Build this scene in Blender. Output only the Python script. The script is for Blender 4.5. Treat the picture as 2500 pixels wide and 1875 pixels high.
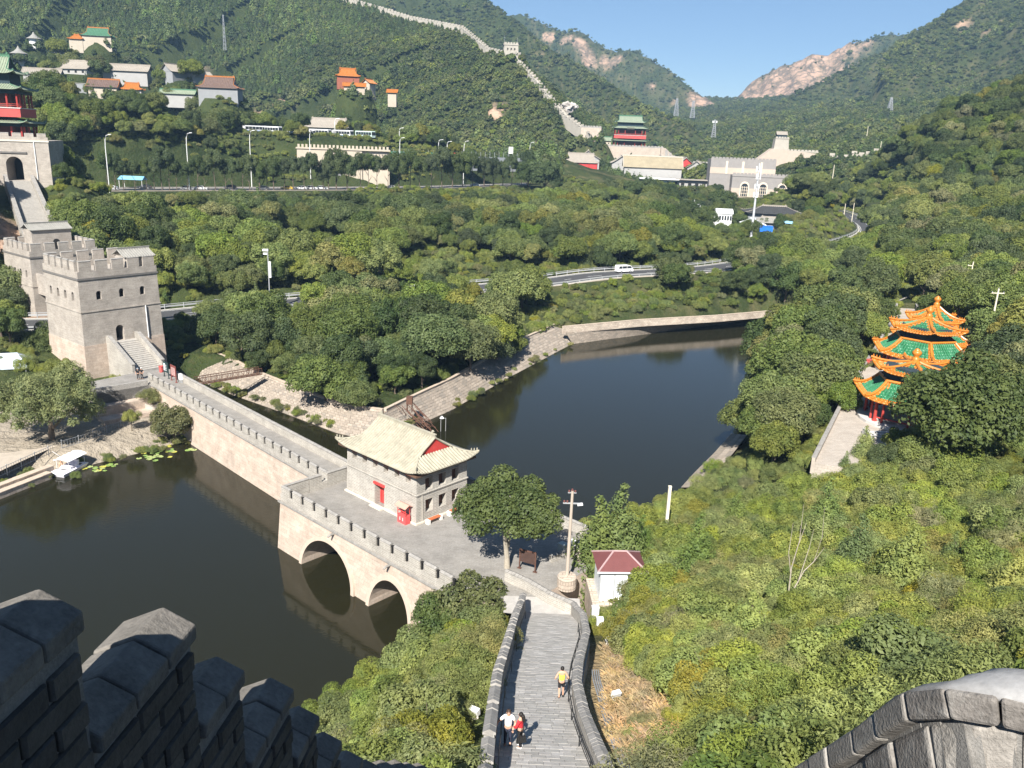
import bpy, bmesh, math, random
import numpy as np
from mathutils import Vector, Matrix, Euler
R = math.radians
for o in list(bpy.data.objects): bpy.data.objects.remove(o)
SC = bpy.context.scene
COL = SC.collection
# ---------------------------------------------------------------- camera, sky, sun, exposure
F_PX, PITCH, ROLL, EYE = 2022.0, R(16.4), R(2.2), 41.3
_F = Vector((0, math.cos(PITCH), -math.sin(PITCH)))
_R0 = Vector((1, 0, 0)); _U0 = _R0.cross(_F)
_R = _R0 * math.cos(ROLL) + _U0 * math.sin(ROLL)
_U = _U0 * math.cos(ROLL) - _R0 * math.sin(ROLL)
cam = bpy.data.cameras.new('camera'); cam_o = bpy.data.objects.new('camera', cam); COL.objects.link(cam_o)
cam_o.matrix_world = Matrix(((_R.x, _U.x, -_F.x, 0), (_R.y, _U.y, -_F.y, 0), (_R.z, _U.z, -_F.z, EYE), (0, 0, 0, 1)))
cam.sensor_width = 36.0; cam.lens = F_PX / 2500 * 36.0
cam.clip_start = 0.1; cam.clip_end = 20000
SC.camera = cam_o
SUN_AZ, SUN_EL = R(194), R(42)          # azimuth clockwise from +Y
w = bpy.data.worlds.new('World'); SC.world = w; w.use_nodes = True
nt = w.node_tree; nt.nodes.clear()
sky = nt.nodes.new('ShaderNodeTexSky'); sky.sky_type = 'NISHITA'; sky.sun_disc = False
sky.sun_elevation = SUN_EL; sky.sun_rotation = SUN_AZ; sky.air_density = 0.8; sky.dust_density = 0.0; sky.ozone_density = 4.0; sky.altitude = 300
bg = nt.nodes.new('ShaderNodeBackground'); bg.inputs[1].default_value = 0.05
wo = nt.nodes.new('ShaderNodeOutputWorld')
nt.links.new(sky.outputs[0], bg.inputs[0]); nt.links.new(bg.outputs[0], wo.inputs[0])
sun = bpy.data.lights.new('sun', 'SUN'); sun.energy = 5.0; sun.angle = R(0.53); sun.color = (1.0, 0.955, 0.88)
sun_o = bpy.data.objects.new('sun', sun); COL.objects.link(sun_o)
TO_SUN = Vector((math.sin(SUN_AZ) * math.cos(SUN_EL), math.cos(SUN_AZ) * math.cos(SUN_EL), math.sin(SUN_EL)))
sun_o.rotation_euler = TO_SUN.to_track_quat('Z', 'Y').to_euler(); sun_o.location = (-60, -150, 200)
SC.view_settings.view_transform = 'Standard'; SC.view_settings.look = 'None'
SC.view_settings.exposure = 1.2; SC.view_settings.gamma = 1.0
SC.render.engine = 'CYCLES'
SC.cycles.max_bounces = 5; SC.cycles.diffuse_bounces = 2; SC.cycles.glossy_bounces = 2; SC.cycles.transmission_bounces = 2
SC.cycles.volume_bounces = 0; SC.cycles.transparent_max_bounces = 4
# ---------------------------------------------------------------- helpers
def ray(px, py): return _F + _R * ((px - 1250) / F_PX) - _U * ((py - 937.5) / F_PX)
def at(px, py, z):                      # point at height z along a sight line
    d = ray(px, py); t = (z - EYE) / d.z
    return Vector((d.x * t, d.y * t, z))
def atd(px, py, Y):                     # point at ground distance Y along a sight line
    d = ray(px, py); t = Y / d.y
    return Vector((d.x * t, Y, EYE + d.z * t))
def zon(px, py, P):                     # height over the spot P at which a sight line passes
    d = ray(px, py); return EYE + d.z * (math.hypot(P[0], P[1]) / math.hypot(d.x, d.y))
def proj(P):
    v = Vector(P) - Vector((0, 0, EYE)); w_ = v.dot(_F); return 1250 + F_PX * v.dot(_R) / w_, 937.5 - F_PX * v.dot(_U) / w_
def lerp(a, b, t): return a + (b - a) * t
def prof(x, xs, zs): return float(np.interp(x, xs, zs))
class MB:
    def __init__(s): s.v = []; s.f = []; s.m = []
    def add(s, vs, fs, mi=0):
        n = len(s.v); s.v += [tuple(v) for v in vs]; s.f += [tuple(i + n for i in f) for f in fs]; s.m += [mi] * len(fs); return s
    def box(s, x0, x1, y0, y1, z0, z1, mi=0, M=None):
        vs = [Vector(p) for p in ((x0,y0,z0),(x1,y0,z0),(x1,y1,z0),(x0,y1,z0),(x0,y0,z1),(x1,y0,z1),(x1,y1,z1),(x0,y1,z1))]
        if M: vs = [M @ v for v in vs]
        return s.add(vs, ((0,3,2,1),(4,5,6,7),(0,1,5,4),(1,2,6,5),(2,3,7,6),(3,0,4,7)), mi)
    def frus(s, b, t, mi=0):            # two matching loops (bottom, top), closed
        n = len(b)
        return s.add(list(b) + list(t), [tuple(range(n))[::-1], tuple(range(n, 2 * n))] + [(i, (i + 1) % n, n + (i + 1) % n, n + i) for i in range(n)], mi)
    def prism(s, poly, z0, z1, mi=0): return s.frus([(p[0], p[1], z0) for p in poly], [(p[0], p[1], z1) for p in poly], mi)
    def tube(s, pts, rad, n=8, mi=0, cap=True):
        pts = [Vector(p) for p in pts]; rs = rad if isinstance(rad, (list, tuple)) else [rad] * len(pts)
        rings = []
        for i, p in enumerate(pts):
            t = (pts[min(i + 1, len(pts) - 1)] - pts[max(i - 1, 0)]).normalized()
            a = t.cross(Vector((0, 0, 1)) if abs(t.z) < .95 else Vector((1, 0, 0))).normalized(); b = t.cross(a)
            rings.append([p + (a * math.cos(2 * math.pi * k / n) + b * math.sin(2 * math.pi * k / n)) * rs[i] for k in range(n)])
        vs = [v for r in rings for v in r]; fs = []
        for i in range(len(pts) - 1):
            for k in range(n): fs.append((i * n + k, i * n + (k + 1) % n, (i + 1) * n + (k + 1) % n, (i + 1) * n + k))
        if cap: fs += [tuple(range(n))[::-1], tuple(range((len(pts) - 1) * n, len(pts) * n))]
        return s.add(vs, fs, mi)
    def lathe(s, pr, n=16, c=(0, 0, 0), mi=0):   # profile [(r,z)..]
        vs = []; fs = []
        for r, z in pr: vs += [(c[0] + r * math.cos(2 * math.pi * k / n), c[1] + r * math.sin(2 * math.pi * k / n), c[2] + z) for k in range(n)]
        for i in range(len(pr) - 1):
            for k in range(n): fs.append((i * n + k, i * n + (k + 1) % n, (i + 1) * n + (k + 1) % n, (i + 1) * n + k))
        fs += [tuple(range(n))[::-1], tuple(range((len(pr) - 1) * n, len(pr) * n))]
        return s.add(vs, fs, mi)
    def mesh(s, name, mats):
        me = bpy.data.meshes.new(name); me.from_pydata(s.v, [], s.f); me.update()
        for m in (mats if isinstance(mats, (list, tuple)) else [mats]): me.materials.append(m)
        if len(me.materials) > 1: me.polygons.foreach_set('material_index', s.m)
        boxuv(me); return me
    def build(s, name, mats, parent=None, smooth=False, loc=None):
        me = s.mesh(name, mats)
        if smooth: me.polygons.foreach_set('use_smooth', [True] * len(me.polygons))
        return link(name, me, parent, loc)
def boxuv(me):                          # metre-scaled UVs, level courses on walls
    if not len(me.polygons): return
    uv = me.uv_layers.new(name='UVMap'); co = np.empty(len(me.vertices) * 3); me.vertices.foreach_get('co', co); co = co.reshape(-1, 3)
    li = np.empty(len(me.loops), int); me.loops.foreach_get('vertex_index', li)
    no = np.empty(len(me.polygons) * 3); me.polygons.foreach_get('normal', no); no = no.reshape(-1, 3)
    tot = np.empty(len(me.polygons), int); me.polygons.foreach_get('loop_total', tot)
    n = np.repeat(no, tot, axis=0); p = co[li]
    flat = np.abs(n[:, 2]) > .85
    t = np.stack([-n[:, 1], n[:, 0], np.zeros(len(n))], 1); t[flat] = (1, 0, 0)
    t /= np.maximum(np.linalg.norm(t, axis=1, keepdims=True), 1e-6)
    b = np.cross(n, t)
    out = np.stack([(p * t).sum(1), (p * b).sum(1)], 1); uv.data.foreach_set('uv', out.ravel().astype(np.float32))
def link(name, me, parent=None, loc=None):
    o = bpy.data.objects.new(name, me); COL.objects.link(o)
    if parent: o.parent = parent
    if loc is not None: o.location = loc
    return o
def tag(o, label=None, cat=None, group=None, kind=None):
    if label: o['label'] = label
    if cat: o['category'] = cat
    if group: o['group'] = group
    if kind: o['kind'] = kind
    return o
def thing(name, label, cat, loc=(0, 0, 0), rz=0.0, group=None):
    o = bpy.data.objects.new(name, None); COL.objects.link(o); o.empty_display_size = .3
    o.location = loc; o.rotation_euler = (0, 0, rz); return tag(o, label, cat, group)
def dup(root, loc, rz, label=None, group=None, scale=None):
    r = root.copy(); COL.objects.link(r); r.location = loc; r.rotation_euler = (0, 0, rz)
    if scale is not None: r.scale = scale if hasattr(scale, '__len__') else (scale,) * 3
    if label: r['label'] = label
    if group: r['group'] = group
    for ch in KIDS.get(root.name, ()) or [c for c in root.children]:
        c = ch.copy(); COL.objects.link(c); c.parent = r
        for g in list(ch.children):
            d = g.copy(); COL.objects.link(d); d.parent = c
    return r
KIDS = {}
def carve(o, cut):                      # subtract a closed MB shape and keep the plain mesh
    c = bpy.data.objects.new('cut', cut.mesh('cut', o.data.materials[0])); COL.objects.link(c)
    c.parent = o.parent
    for q in (c.data, o.data):
        bm = bmesh.new(); bm.from_mesh(q); bmesh.ops.recalc_face_normals(bm, faces=bm.faces[:]); bm.to_mesh(q); bm.free()
    md = o.modifiers.new('b', 'BOOLEAN'); md.operation = 'DIFFERENCE'; md.object = c; md.solver = 'EXACT'
    c.matrix_parent_inverse = o.matrix_parent_inverse; c.matrix_basis = o.matrix_basis
    dg = bpy.context.evaluated_depsgraph_get(); dg.update()
    me = bpy.data.meshes.new_from_object(o.evaluated_get(dg)); me.name = o.data.name
    o.modifiers.clear(); old = o.data; o.data = me; bpy.data.meshes.remove(old)
    cm = c.data; bpy.data.objects.remove(c); bpy.data.meshes.remove(cm)
    for l in list(me.uv_layers): me.uv_layers.remove(l)
    boxuv(me); return o
# ---------------------------------------------------------------- materials
MATS = {}
def _n(nt, t, **k):
    n = nt.nodes.new(t)
    for a, b in k.items(): setattr(n, a, b)
    return n
def ramp2(nt, fac, c0, c1, p0=.3, p1=.7):
    r = _n(nt, 'ShaderNodeValToRGB'); e = r.color_ramp.elements
    e[0].position = p0; e[0].color = (*c0, 1); e[1].position = p1; e[1].color = (*c1, 1)
    nt.links.new(fac, r.inputs[0]); return r.outputs[0]
def noise(nt, co, scale, detail=4, rough=.6, dist=0):
    n = _n(nt, 'ShaderNodeTexNoise'); n.inputs['Scale'].default_value = scale; n.inputs['Detail'].default_value = detail
    n.inputs['Roughness'].default_value = rough; n.inputs['Distortion'].default_value = dist
    nt.links.new(co, n.inputs['Vector']); return n.outputs[0]
def mix(nt, f, a, b, mode='MIX'):
    m = _n(nt, 'ShaderNodeMix', data_type='RGBA', blend_type=mode)
    if isinstance(f, (int, float)): m.inputs[0].default_value = f
    else: nt.links.new(f, m.inputs[0])
    for s, v in ((6, a), (7, b)):
        if isinstance(v, (tuple, list)): m.inputs[s].default_value = (*v, 1)
        else: nt.links.new(v, m.inputs[s])
    return m.outputs[2]
def base_mat(name):
    m = bpy.data.materials.new(name); m.use_nodes = True; nt = m.node_tree; nt.nodes.clear()
    o = _n(nt, 'ShaderNodeOutputMaterial'); p = _n(nt, 'ShaderNodeBsdfPrincipled'); nt.links.new(p.outputs[0], o.inputs[0])
    MATS[name] = m; return m, nt, p
def bumpn(nt, p, h, strength, dist=.02):
    b = _n(nt, 'ShaderNodeBump'); b.inputs['Strength'].default_value = strength; b.inputs['Distance'].default_value = dist
    nt.links.new(h, b.inputs['Height']); nt.links.new(b.outputs[0], p.inputs['Normal'])
def mat(name, c, rough=.85, var=.25, scale=1.2, bump=.15, spec=.3, metal=0, dirt=None, fine=8.0):
    """plain surface: two-scale noise tints, optional streaky dirt, fine bump; world coordinates"""
    if name in MATS: return MATS[name]
    m, nt, p = base_mat(name); g = _n(nt, 'ShaderNodeNewGeometry').outputs['Position']
    n1 = noise(nt, g, scale, 5); n2 = noise(nt, g, scale * fine, 3)
    lo = tuple(x * (1 - var) for x in c); hi = tuple(min(1, x * (1 + var * .8)) for x in c)
    col = ramp2(nt, n1, lo, hi); col = mix(nt, .35, col, ramp2(nt, n2, lo, hi))
    if dirt: col = mix(nt, ramp2(nt, noise(nt, g, scale * .45, 6, .7), (0, 0, 0), (.75, .75, .75), .5, .68), col, dirt)
    nt.links.new(col, p.inputs['Base Color']); p.inputs['Roughness'].default_value = rough
    p.inputs['Specular IOR Level'].default_value = spec; p.inputs['Metallic'].default_value = metal
    if bump: bumpn(nt, p, n2, bump)
    return m
def brick(name, c1, c2, mortar, w=.4, h=.12, ms=.012, var=.2, bump=.5, dirt=None, rough=.9, nscale=.5, dist=.02):
    if name in MATS: return MATS[name]
    m, nt, p = base_mat(name); uv = _n(nt, 'ShaderNodeUVMap').outputs[0]; g = _n(nt, 'ShaderNodeNewGeometry').outputs['Position']
    b = _n(nt, 'ShaderNodeTexBrick'); b.inputs['Scale'].default_value = 1
    b.inputs['Brick Width'].default_value = w; b.inputs['Row Height'].default_value = h; b.inputs['Mortar Size'].default_value = ms
    b.inputs['Mortar Smooth'].default_value = .2; b.inputs['Bias'].default_value = 0
    b.inputs['Color1'].default_value = (*c1, 1); b.inputs['Color2'].default_value = (*c2, 1); b.inputs['Mortar'].default_value = (*mortar, 1)
    nt.links.new(uv, b.inputs['Vector'])
    n1 = noise(nt, g, nscale, 6, .65); n2 = noise(nt, g, 6, 4)
    col = mix(nt, 1.0, b.outputs[0], ramp2(nt, n1, (1 - var,) * 3, (1 + var,) * 3), 'MULTIPLY')
    col = mix(nt, .5, col, mix(nt, 1.0, col, ramp2(nt, n2, (.72,) * 3, (1.2,) * 3), 'MULTIPLY'))
    if dirt: col = mix(nt, ramp2(nt, noise(nt, g, nscale * 1.7, 6, .75), (0, 0, 0), (.7,) * 3, .52, .72), col, dirt)
    nt.links.new(col, p.inputs['Base Color']); p.inputs['Roughness'].default_value = rough; p.inputs['Specular IOR Level'].default_value = .25
    inv = _n(nt, 'ShaderNodeMath', operation='MULTIPLY_ADD'); inv.inputs[1].default_value = -1; nt.links.new(b.outputs['Fac'], inv.inputs[0])
    nt.links.new(ramp2(nt, n2, (0,) * 3, (.6,) * 3), inv.inputs[2])
    bumpn(nt, p, inv.outputs[0], bump, dist); return m
def leaf_mat(name, c, hue=.02, val=.3, trans=.3, yellow=0.0):
    if name in MATS: return MATS[name]
    m, nt, p = base_mat(name); oi = _n(nt, 'ShaderNodeObjectInfo'); g = _n(nt, 'ShaderNodeNewGeometry')
    n1 = noise(nt, g.outputs['Position'], .8, 3); n0 = noise(nt, g.outputs['Position'], .017, 4, .6)
    lo = (c[0] * .62, c[1] * .68, c[2] * .7); hi = (c[0] * 1.5, c[1] * 1.28, c[2] * 1.1)
    col = ramp2(nt, n1, lo, hi)
    col = mix(nt, 1.0, col, ramp2(nt, n0, (.62,.68,.72), (1.3,1.22,1.05), .35, .65), 'MULTIPLY')
    hs = _n(nt, 'ShaderNodeHueSaturation'); nt.links.new(col, hs.inputs['Color'])
    mr = _n(nt, 'ShaderNodeMapRange'); nt.links.new(oi.outputs['Random'], mr.inputs[0]); mr.inputs[3].default_value = .5 - hue * 1.6; mr.inputs[4].default_value = .5 + hue
    nt.links.new(mr.outputs[0], hs.inputs['Hue'])
    wn = _n(nt, 'ShaderNodeTexWhiteNoise', noise_dimensions='1D'); nt.links.new(oi.outputs['Random'], wn.inputs['W'])
    mv = _n(nt, 'ShaderNodeMapRange'); nt.links.new(wn.outputs[0], mv.inputs[0]); mv.inputs[3].default_value = 1 - val; mv.inputs[4].default_value = 1 + val
    nt.links.new(mv.outputs[0], hs.inputs['Value'])
    ms = _n(nt, 'ShaderNodeMapRange'); nt.links.new(wn.outputs[1], ms.inputs[0]); ms.inputs[3].default_value = .72; ms.inputs[4].default_value = 1.08
    nt.links.new(ms.outputs[0], hs.inputs['Saturation'])
    nt.links.new(hs.outputs[0], p.inputs['Base Color']); p.inputs['Roughness'].default_value = .6; p.inputs['Specular IOR Level'].default_value = .3
    tr = _n(nt, 'ShaderNodeBsdfTranslucent'); nt.links.new(mix(nt, .35, hs.outputs[0], (.25, .3, .02)), tr.inputs[0])
    ms2 = _n(nt, 'ShaderNodeMixShader'); ms2.inputs[0].default_value = trans
    nt.links.new(p.outputs[0], ms2.inputs[1]); nt.links.new(tr.outputs[0], ms2.inputs[2])
    out = [n for n in nt.nodes if n.type == 'OUTPUT_MATERIAL'][0]; nt.links.new(ms2.outputs[0], out.inputs[0])
    return m
GREYBRICK = brick('grey_brick', (.25,.235,.215), (.31,.29,.265), (.42,.40,.37), .42, .14, .012)
PALEBRICK = brick('pale_brick', (.30,.275,.24), (.36,.335,.295), (.50,.475,.43), .95, .17, .02, bump=.8)
TOWERBRICK = brick('tower_brick', (.31,.272,.235), (.38,.34,.295), (.40,.365,.32), .9, .17, .018, var=.2, dirt=(.235,.205,.175))
PINKSTONE = brick('pink_ashlar', (.42,.335,.27), (.48,.395,.325), (.34,.28,.235), 1.1, .42, .016, var=.2, bump=.4, dirt=(.33,.28,.23))
TANSTONE = brick('tan_ashlar', (.42,.345,.28), (.52,.45,.37), (.30,.25,.2), .75, .36, .03, var=.25, bump=.6)
DECK = brick('deck_paving', (.225,.21,.19), (.255,.24,.22), (.19,.18,.165), .5, .25, .01, var=.18, bump=.12)
REDPAINT = mat('red_paint', (.52,.055,.05), .5, .15, 2, .05)
DARK = mat('dark_void', (.018,.017,.016), .9, .2, 2, 0)
WHITE = mat('white_paint', (.70,.70,.69), .45, .06, 2, .03)
GREYMETAL = mat('grey_metal', (.42,.43,.44), .45, .1, 3, .03, metal=.3)
RUST = mat('rusty_steel', (.115,.058,.038), .8, .35, 3, .2)
BARK = mat('bark', (.13,.10,.075), .9, .35, 6, .5)
PALEBARK = mat('pale_bark', (.34,.30,.24), .9, .25, 6, .4)
STONECAP = mat('coping_grey', (.27,.255,.235), .9, .35, 2.2, .4, fine=7)
# ---------------------------------------------------------------- terrain
def vnoise(x, y, s, seed=0):
    x = np.asarray(x, float) / s + seed * 17.31; y = np.asarray(y, float) / s - seed * 9.77
    xi = np.floor(x).astype(np.int64); yi = np.floor(y).astype(np.int64); fx = x - xi; fy = y - yi
    fx = fx * fx * (3 - 2 * fx); fy = fy * fy * (3 - 2 * fy)
    def hsh(a, b):
        n = (a * 374761393 + b * 668265263 + seed * 1442695) & 0x7fffffff
        n = ((n ^ (n >> 13)) * 1274126177) & 0x7fffffff
        return ((n ^ (n >> 16)) & 0xffff) / 65535.0
    return (hsh(xi, yi) * (1 - fx) + hsh(xi + 1, yi) * fx) * (1 - fy) + (hsh(xi, yi + 1) * (1 - fx) + hsh(xi + 1, yi + 1) * fx) * fy
def fbm(x, y, s, n=4, seed=0):
    r = 0; a = 1; t = 0
    for i in range(n): r = r + a * vnoise(x, y, s / 2 ** i, seed + i); t += a; a *= .5
    return r / t - .5
def V2(p): return np.array([p[0], p[1]])
ROAD = [at(*p).copy() for p in ((-150,795,6),(150,790,6),(380,772,6),(680,742,6),(1000,718,6.5),(1320,690,7),(1480,671,8),(1740,655,8))]
ROAD += [Vector(p) for p in ((92,276,8.5),(124,312,9.5),(147,350,10.5),(158,395,12),(158,445,14),(148,500,17),(138,560,20))]
LAKEPX = [(-700,1400),(-150,1225),(0,1192),(75,1155),(170,1152),(330,1112),(478,1088),(505,1010),(480,930),(513,942),(567,964),(689,1007),(818,1056),(905,1075),(985,1052),(1100,1003),(1250,918),(1404,836),(1650,806),(1892,775),(1960,800),(1905,850),(1812,930),(1806,984),(1788,1076),(1692,1176),(1590,1240),(1470,1290),(1380,1360)]
LAKE = [V2(at(x, y, 0)) for x, y in LAKEPX] + [np.array(p) for p in ((6,66),(1,61),(-6.5,61),(-8.8,55.9),(-11,52.8),(-14,49),(-20,44),(-34,36),(-60,30),(-120,30),(-150,60))]
def seg_d(px, py, a, b):
    ab = b - a; L = (ab ** 2).sum(); t = np.clip(((px - a[0]) * ab[0] + (py - a[1]) * ab[1]) / L, 0, 1)
    return np.hypot(px - a[0] - t * ab[0], py - a[1] - t * ab[1]), t
def poly_sd(px, py, poly):              # + inside, - outside
    d = np.full(px.shape, 1e9); ins = np.zeros(px.shape, bool)
    for i in range(len(poly)):
        a, b = poly[i], poly[(i + 1) % len(poly)]
        d = np.minimum(d, seg_d(px, py, a, b)[0])
        c = (a[1] > py) != (b[1] > py)
        with np.errstate(divide='ignore', invalid='ignore'):
            xx = (b[0] - a[0]) * (py - a[1]) / (b[1] - a[1]) + a[0]
        ins ^= c & (px < xx)
    return np.where(ins, d, -d)
def line_zd(px, py, pts):
    D = np.full(px.shape, 1e9); Z = np.zeros(px.shape); S = np.zeros(px.shape)
    for i in range(len(pts) - 1):
        a, b = V2(pts[i]), V2(pts[i + 1]); d, t = seg_d(px, py, a, b); k = d < D
        D = np.where(k, d, D); Z = np.where(k, pts[i][2] + (pts[i + 1][2] - pts[i][2]) * t, Z); S = np.where(k, i + t, S)
    return D, Z, S
def RP(px, py, Y): return atd(px, py, Y)
CT = [(0,-3,37),(-5,0,33),(5,3,36),(-3,12,25),(4,12,28),(-25,5,16),(22,5,32),(60,0,34),(-60,0,4),(5,24,18.5),(5.5,34,14.3),(7.5,46,9.3),(9,56,5.4),(14,40,13),(24,40,15),(20,60,7.5),(30,60,10),
 (-3,24,17),(-3,34,12.5),(-4,44,7),(-3,54,4),(-8,44,4),(-12,40,4),
 (28,82,6),(45,60,14),(60,60,17),(26,100,3),(35,117,4),(40,136,4),(60,40,20),(40,25,23),(24,22,26),(36,90,7.5),
 (41,87,10),(50,110,10),(60,135,10),(72,158,10),(55,92,11),(66,115,12),(78,138,12.5),(95,150,16),(80,110,15),(140,220,20),(190,300,30),(110,260,11),(60,200,5),(75,225,7),(48,170,4),(58,185,4.5),
 (-40,132,3),(-20,125,3),(0,170,3.2),(25,192,3.5),(50,205,4),(-30,150,4),(0,195,4),(-55,142,3),(-20,160,3.6),
 (-58,97,1.6),(-50,106,1.6),(-66,108,2),(-80,95,2.5),(-100,110,8),(-68,130,3),(-90,150,12),(-110,170,18),(-130,130,20),(-48,118,2),
 (-90,200,14),(-60,200,9),(-20,225,10),(20,255,12),(60,280,13),(100,330,14),
 (120,480,16),(100,560,20),(60,600,25),(150,600,26),(180,900,38),(300,1500,85),(420,2200,150),(-300,300,45),(-260,420,50),(300,600,60),(330,400,60),(260,250,45),(300,100,60),(-400,100,40),(-200,60,20),(600,200,120),(700,900,160),
 (160,60,45),(120,20,45)]
for x, y, z in ((-100,470,21),(90,462,20),(400,462,20),(700,461,20),(1000,458,20),(1250,450,20),(90,430,20.5),(400,432,20.5),(700,430,20.5),(1000,430,21),(1280,425,20)): CT.append(tuple(at(x, y, z)))
for x, y, D in ((350,250,330),(600,315,380),(850,325,400),(1050,345,430),(150,200,330),(1300,360,500),(1500,400,590),(1650,440,500),(1800,480,470),(1700,400,560),(1900,400,520),(1750,560,420),(1830,590,330)): CT.append(tuple(RP(x, y, D)))
CT = np.array(CT); _c = CT[:, :2]
_d = np.hypot(_c[:, None, 0] - _c[None, :, 0], _c[:, None, 1] - _c[None, :, 1])
_A = np.zeros((len(CT) + 3,) * 2); _A[:len(CT), :len(CT)] = -_d + np.eye(len(CT)) * .6; _A[:len(CT), -3] = 1; _A[:len(CT), -2:] = _c; _A[-3, :len(CT)] = 1; _A[-2:, :len(CT)] = _c.T
_W = np.linalg.solve(_A, np.concatenate([CT[:, 2], [0, 0, 0]]))
def rbf(x, y):
    r = np.full(x.shape, _W[-3]) + _W[-2] * x + _W[-1] * y
    for i in range(len(CT)): r -= _W[i] * np.hypot(x - CT[i, 0], y - CT[i, 1])
    return r
RIDGES = [  # crest sight points (px,py,distance), flank slope, gully amplitude
 ([(1440,335,600),(1385,296,625),(1340,245,650),(1300,195,672),(1245,140,700),(1190,128,722),(1125,74,765),(1000,50,805),(850,4,850),(700,-70,880),(300,-190,900),(-300,-260,820),(-900,-260,700)], .47, 14),
 ([(900,-150,1450),(1100,-70,1400),(1190,2,1350),(1250,42,1320),(1310,98,1260),(1420,170,1180),(1560,252,1060),(1640,290,980),(1690,318,920)], .55, 26),
 ([(800,-260,2300),(1000,-90,2300),(1145,8,2250),(1205,38,2200),(1272,32,2150),(1335,62,2100),(1375,78,2080),(1410,72,2060),(1450,98,2050),(1500,122,2030),(1545,120,2000),(1600,150,1980),(1640,172,1950),(1700,220,1900),(1745,246,1880)], .75, 40),
 ([(1560,245,3000),(1700,232,3000),(1745,232,2900),(1775,238,2900),(1800,240,2850),(1900,250,2800)], .5, 30),
 ([(1800,240,2150),(1830,205,2150),(1870,180,2150),(1905,162,2130),(1940,150,2120),(1988,126,2100),(2020,132,2100),(2075,102,2080),(2115,96,2060),(2165,80,2050),(2215,82,2030),(2300,40,2000),(2420,0,2000)], .8, 40),
 ([(2700,-190,1250),(2480,-70,1300),(2385,2,1350),(2330,35,1380),(2270,62,1400),(2220,84,1420),(2150,128,1430),(2060,168,1440),(1960,225,1430),(1880,262,1420),(1800,290,1400)], .52, 34),
 ([(2900,100,380),(2650,170,410),(2500,222,440),(2390,292,470),(2260,352,500),(2120,388,520),(1930,408,535)], .42, 8),
]
RPTS = [([RP(*p) for p in r[0]], r[1], r[2]) for r in RIDGES]
WALLWAY = [(-.1,0,39.6),(1.6,22,19.9),(1.6,25,19.0),(1.7,34,15.3),(2.8,41.5,12.2),(3.8,50,8.6),(3.9,58,5.3)]
PARK = [at(-250,468,20), at(60,468,20), at(400,466,20), at(700,465,20), at(1000,462,20), at(1290,452,20)]
PARKW = 26.0
TERP = [V2(at(x_, y_, 10.0)) for x_, y_ in ((1985,1130),(2050,1000),(2108,900),(2150,835),(2178,790),(2190,745),(2225,730))] + [np.array(q_) for q_ in ((77,152),(77,130),(66,106),(54,87),(42,77))]
STAIRL = [at(120, 690, 12.5), at(106, 588, 17), at(46, 440, 27.6), at(44, 432, 28.0)]
FARB = {  # sight point of the base, distance, pad radius
 'gate_near': (20,445,205,17), 'gate_far': (1530,404,600,30), 'fort': (1812,484,480,22), 'beacon': (1915,396,560,16), 'hall_red': (1415,442,520,10), 'hall_long': (1590,440,520,18), 'shed': (1660,458,500,10), 'chancel': (1760,410,530,12),
 'white_block': (1765,560,340,16), 'black_hall': (1890,566,350,12), 'cream_wall': (840,436,368,27), 'bus_terrace': (640,322,400,20), 'bus_terrace2': (760,330,400,22), 'bus_terrace3': (850,336,402,12), 'bus_hall': (805,331,420,12),
 'temple_top': (243,106,560,8), 'temple_left': (258,242,430,7), 'temple_mid': (540,242,440,9), 'temple_red': (868,232,520,9), 'hall_grey': (185,184,450,11), 'hall_grey2': (440,198,455,8), 'kiosk1': (85,112,560,5), 'kiosk2': (48,150,500,5), 'kiosk3': (152,150,485,5),
 'ridge_tower': (1246,140,700,8), 'spur_tower': (2384,290,470,6), 'arch_gate': (1440,345,600,10)}
PADS = [(-89, 155, 12, 5.2)] + [(RP(a, b, c).x, RP(a, b, c).y, d, RP(a, b, c).z) for a, b, c, d in FARB.values()]
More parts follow.
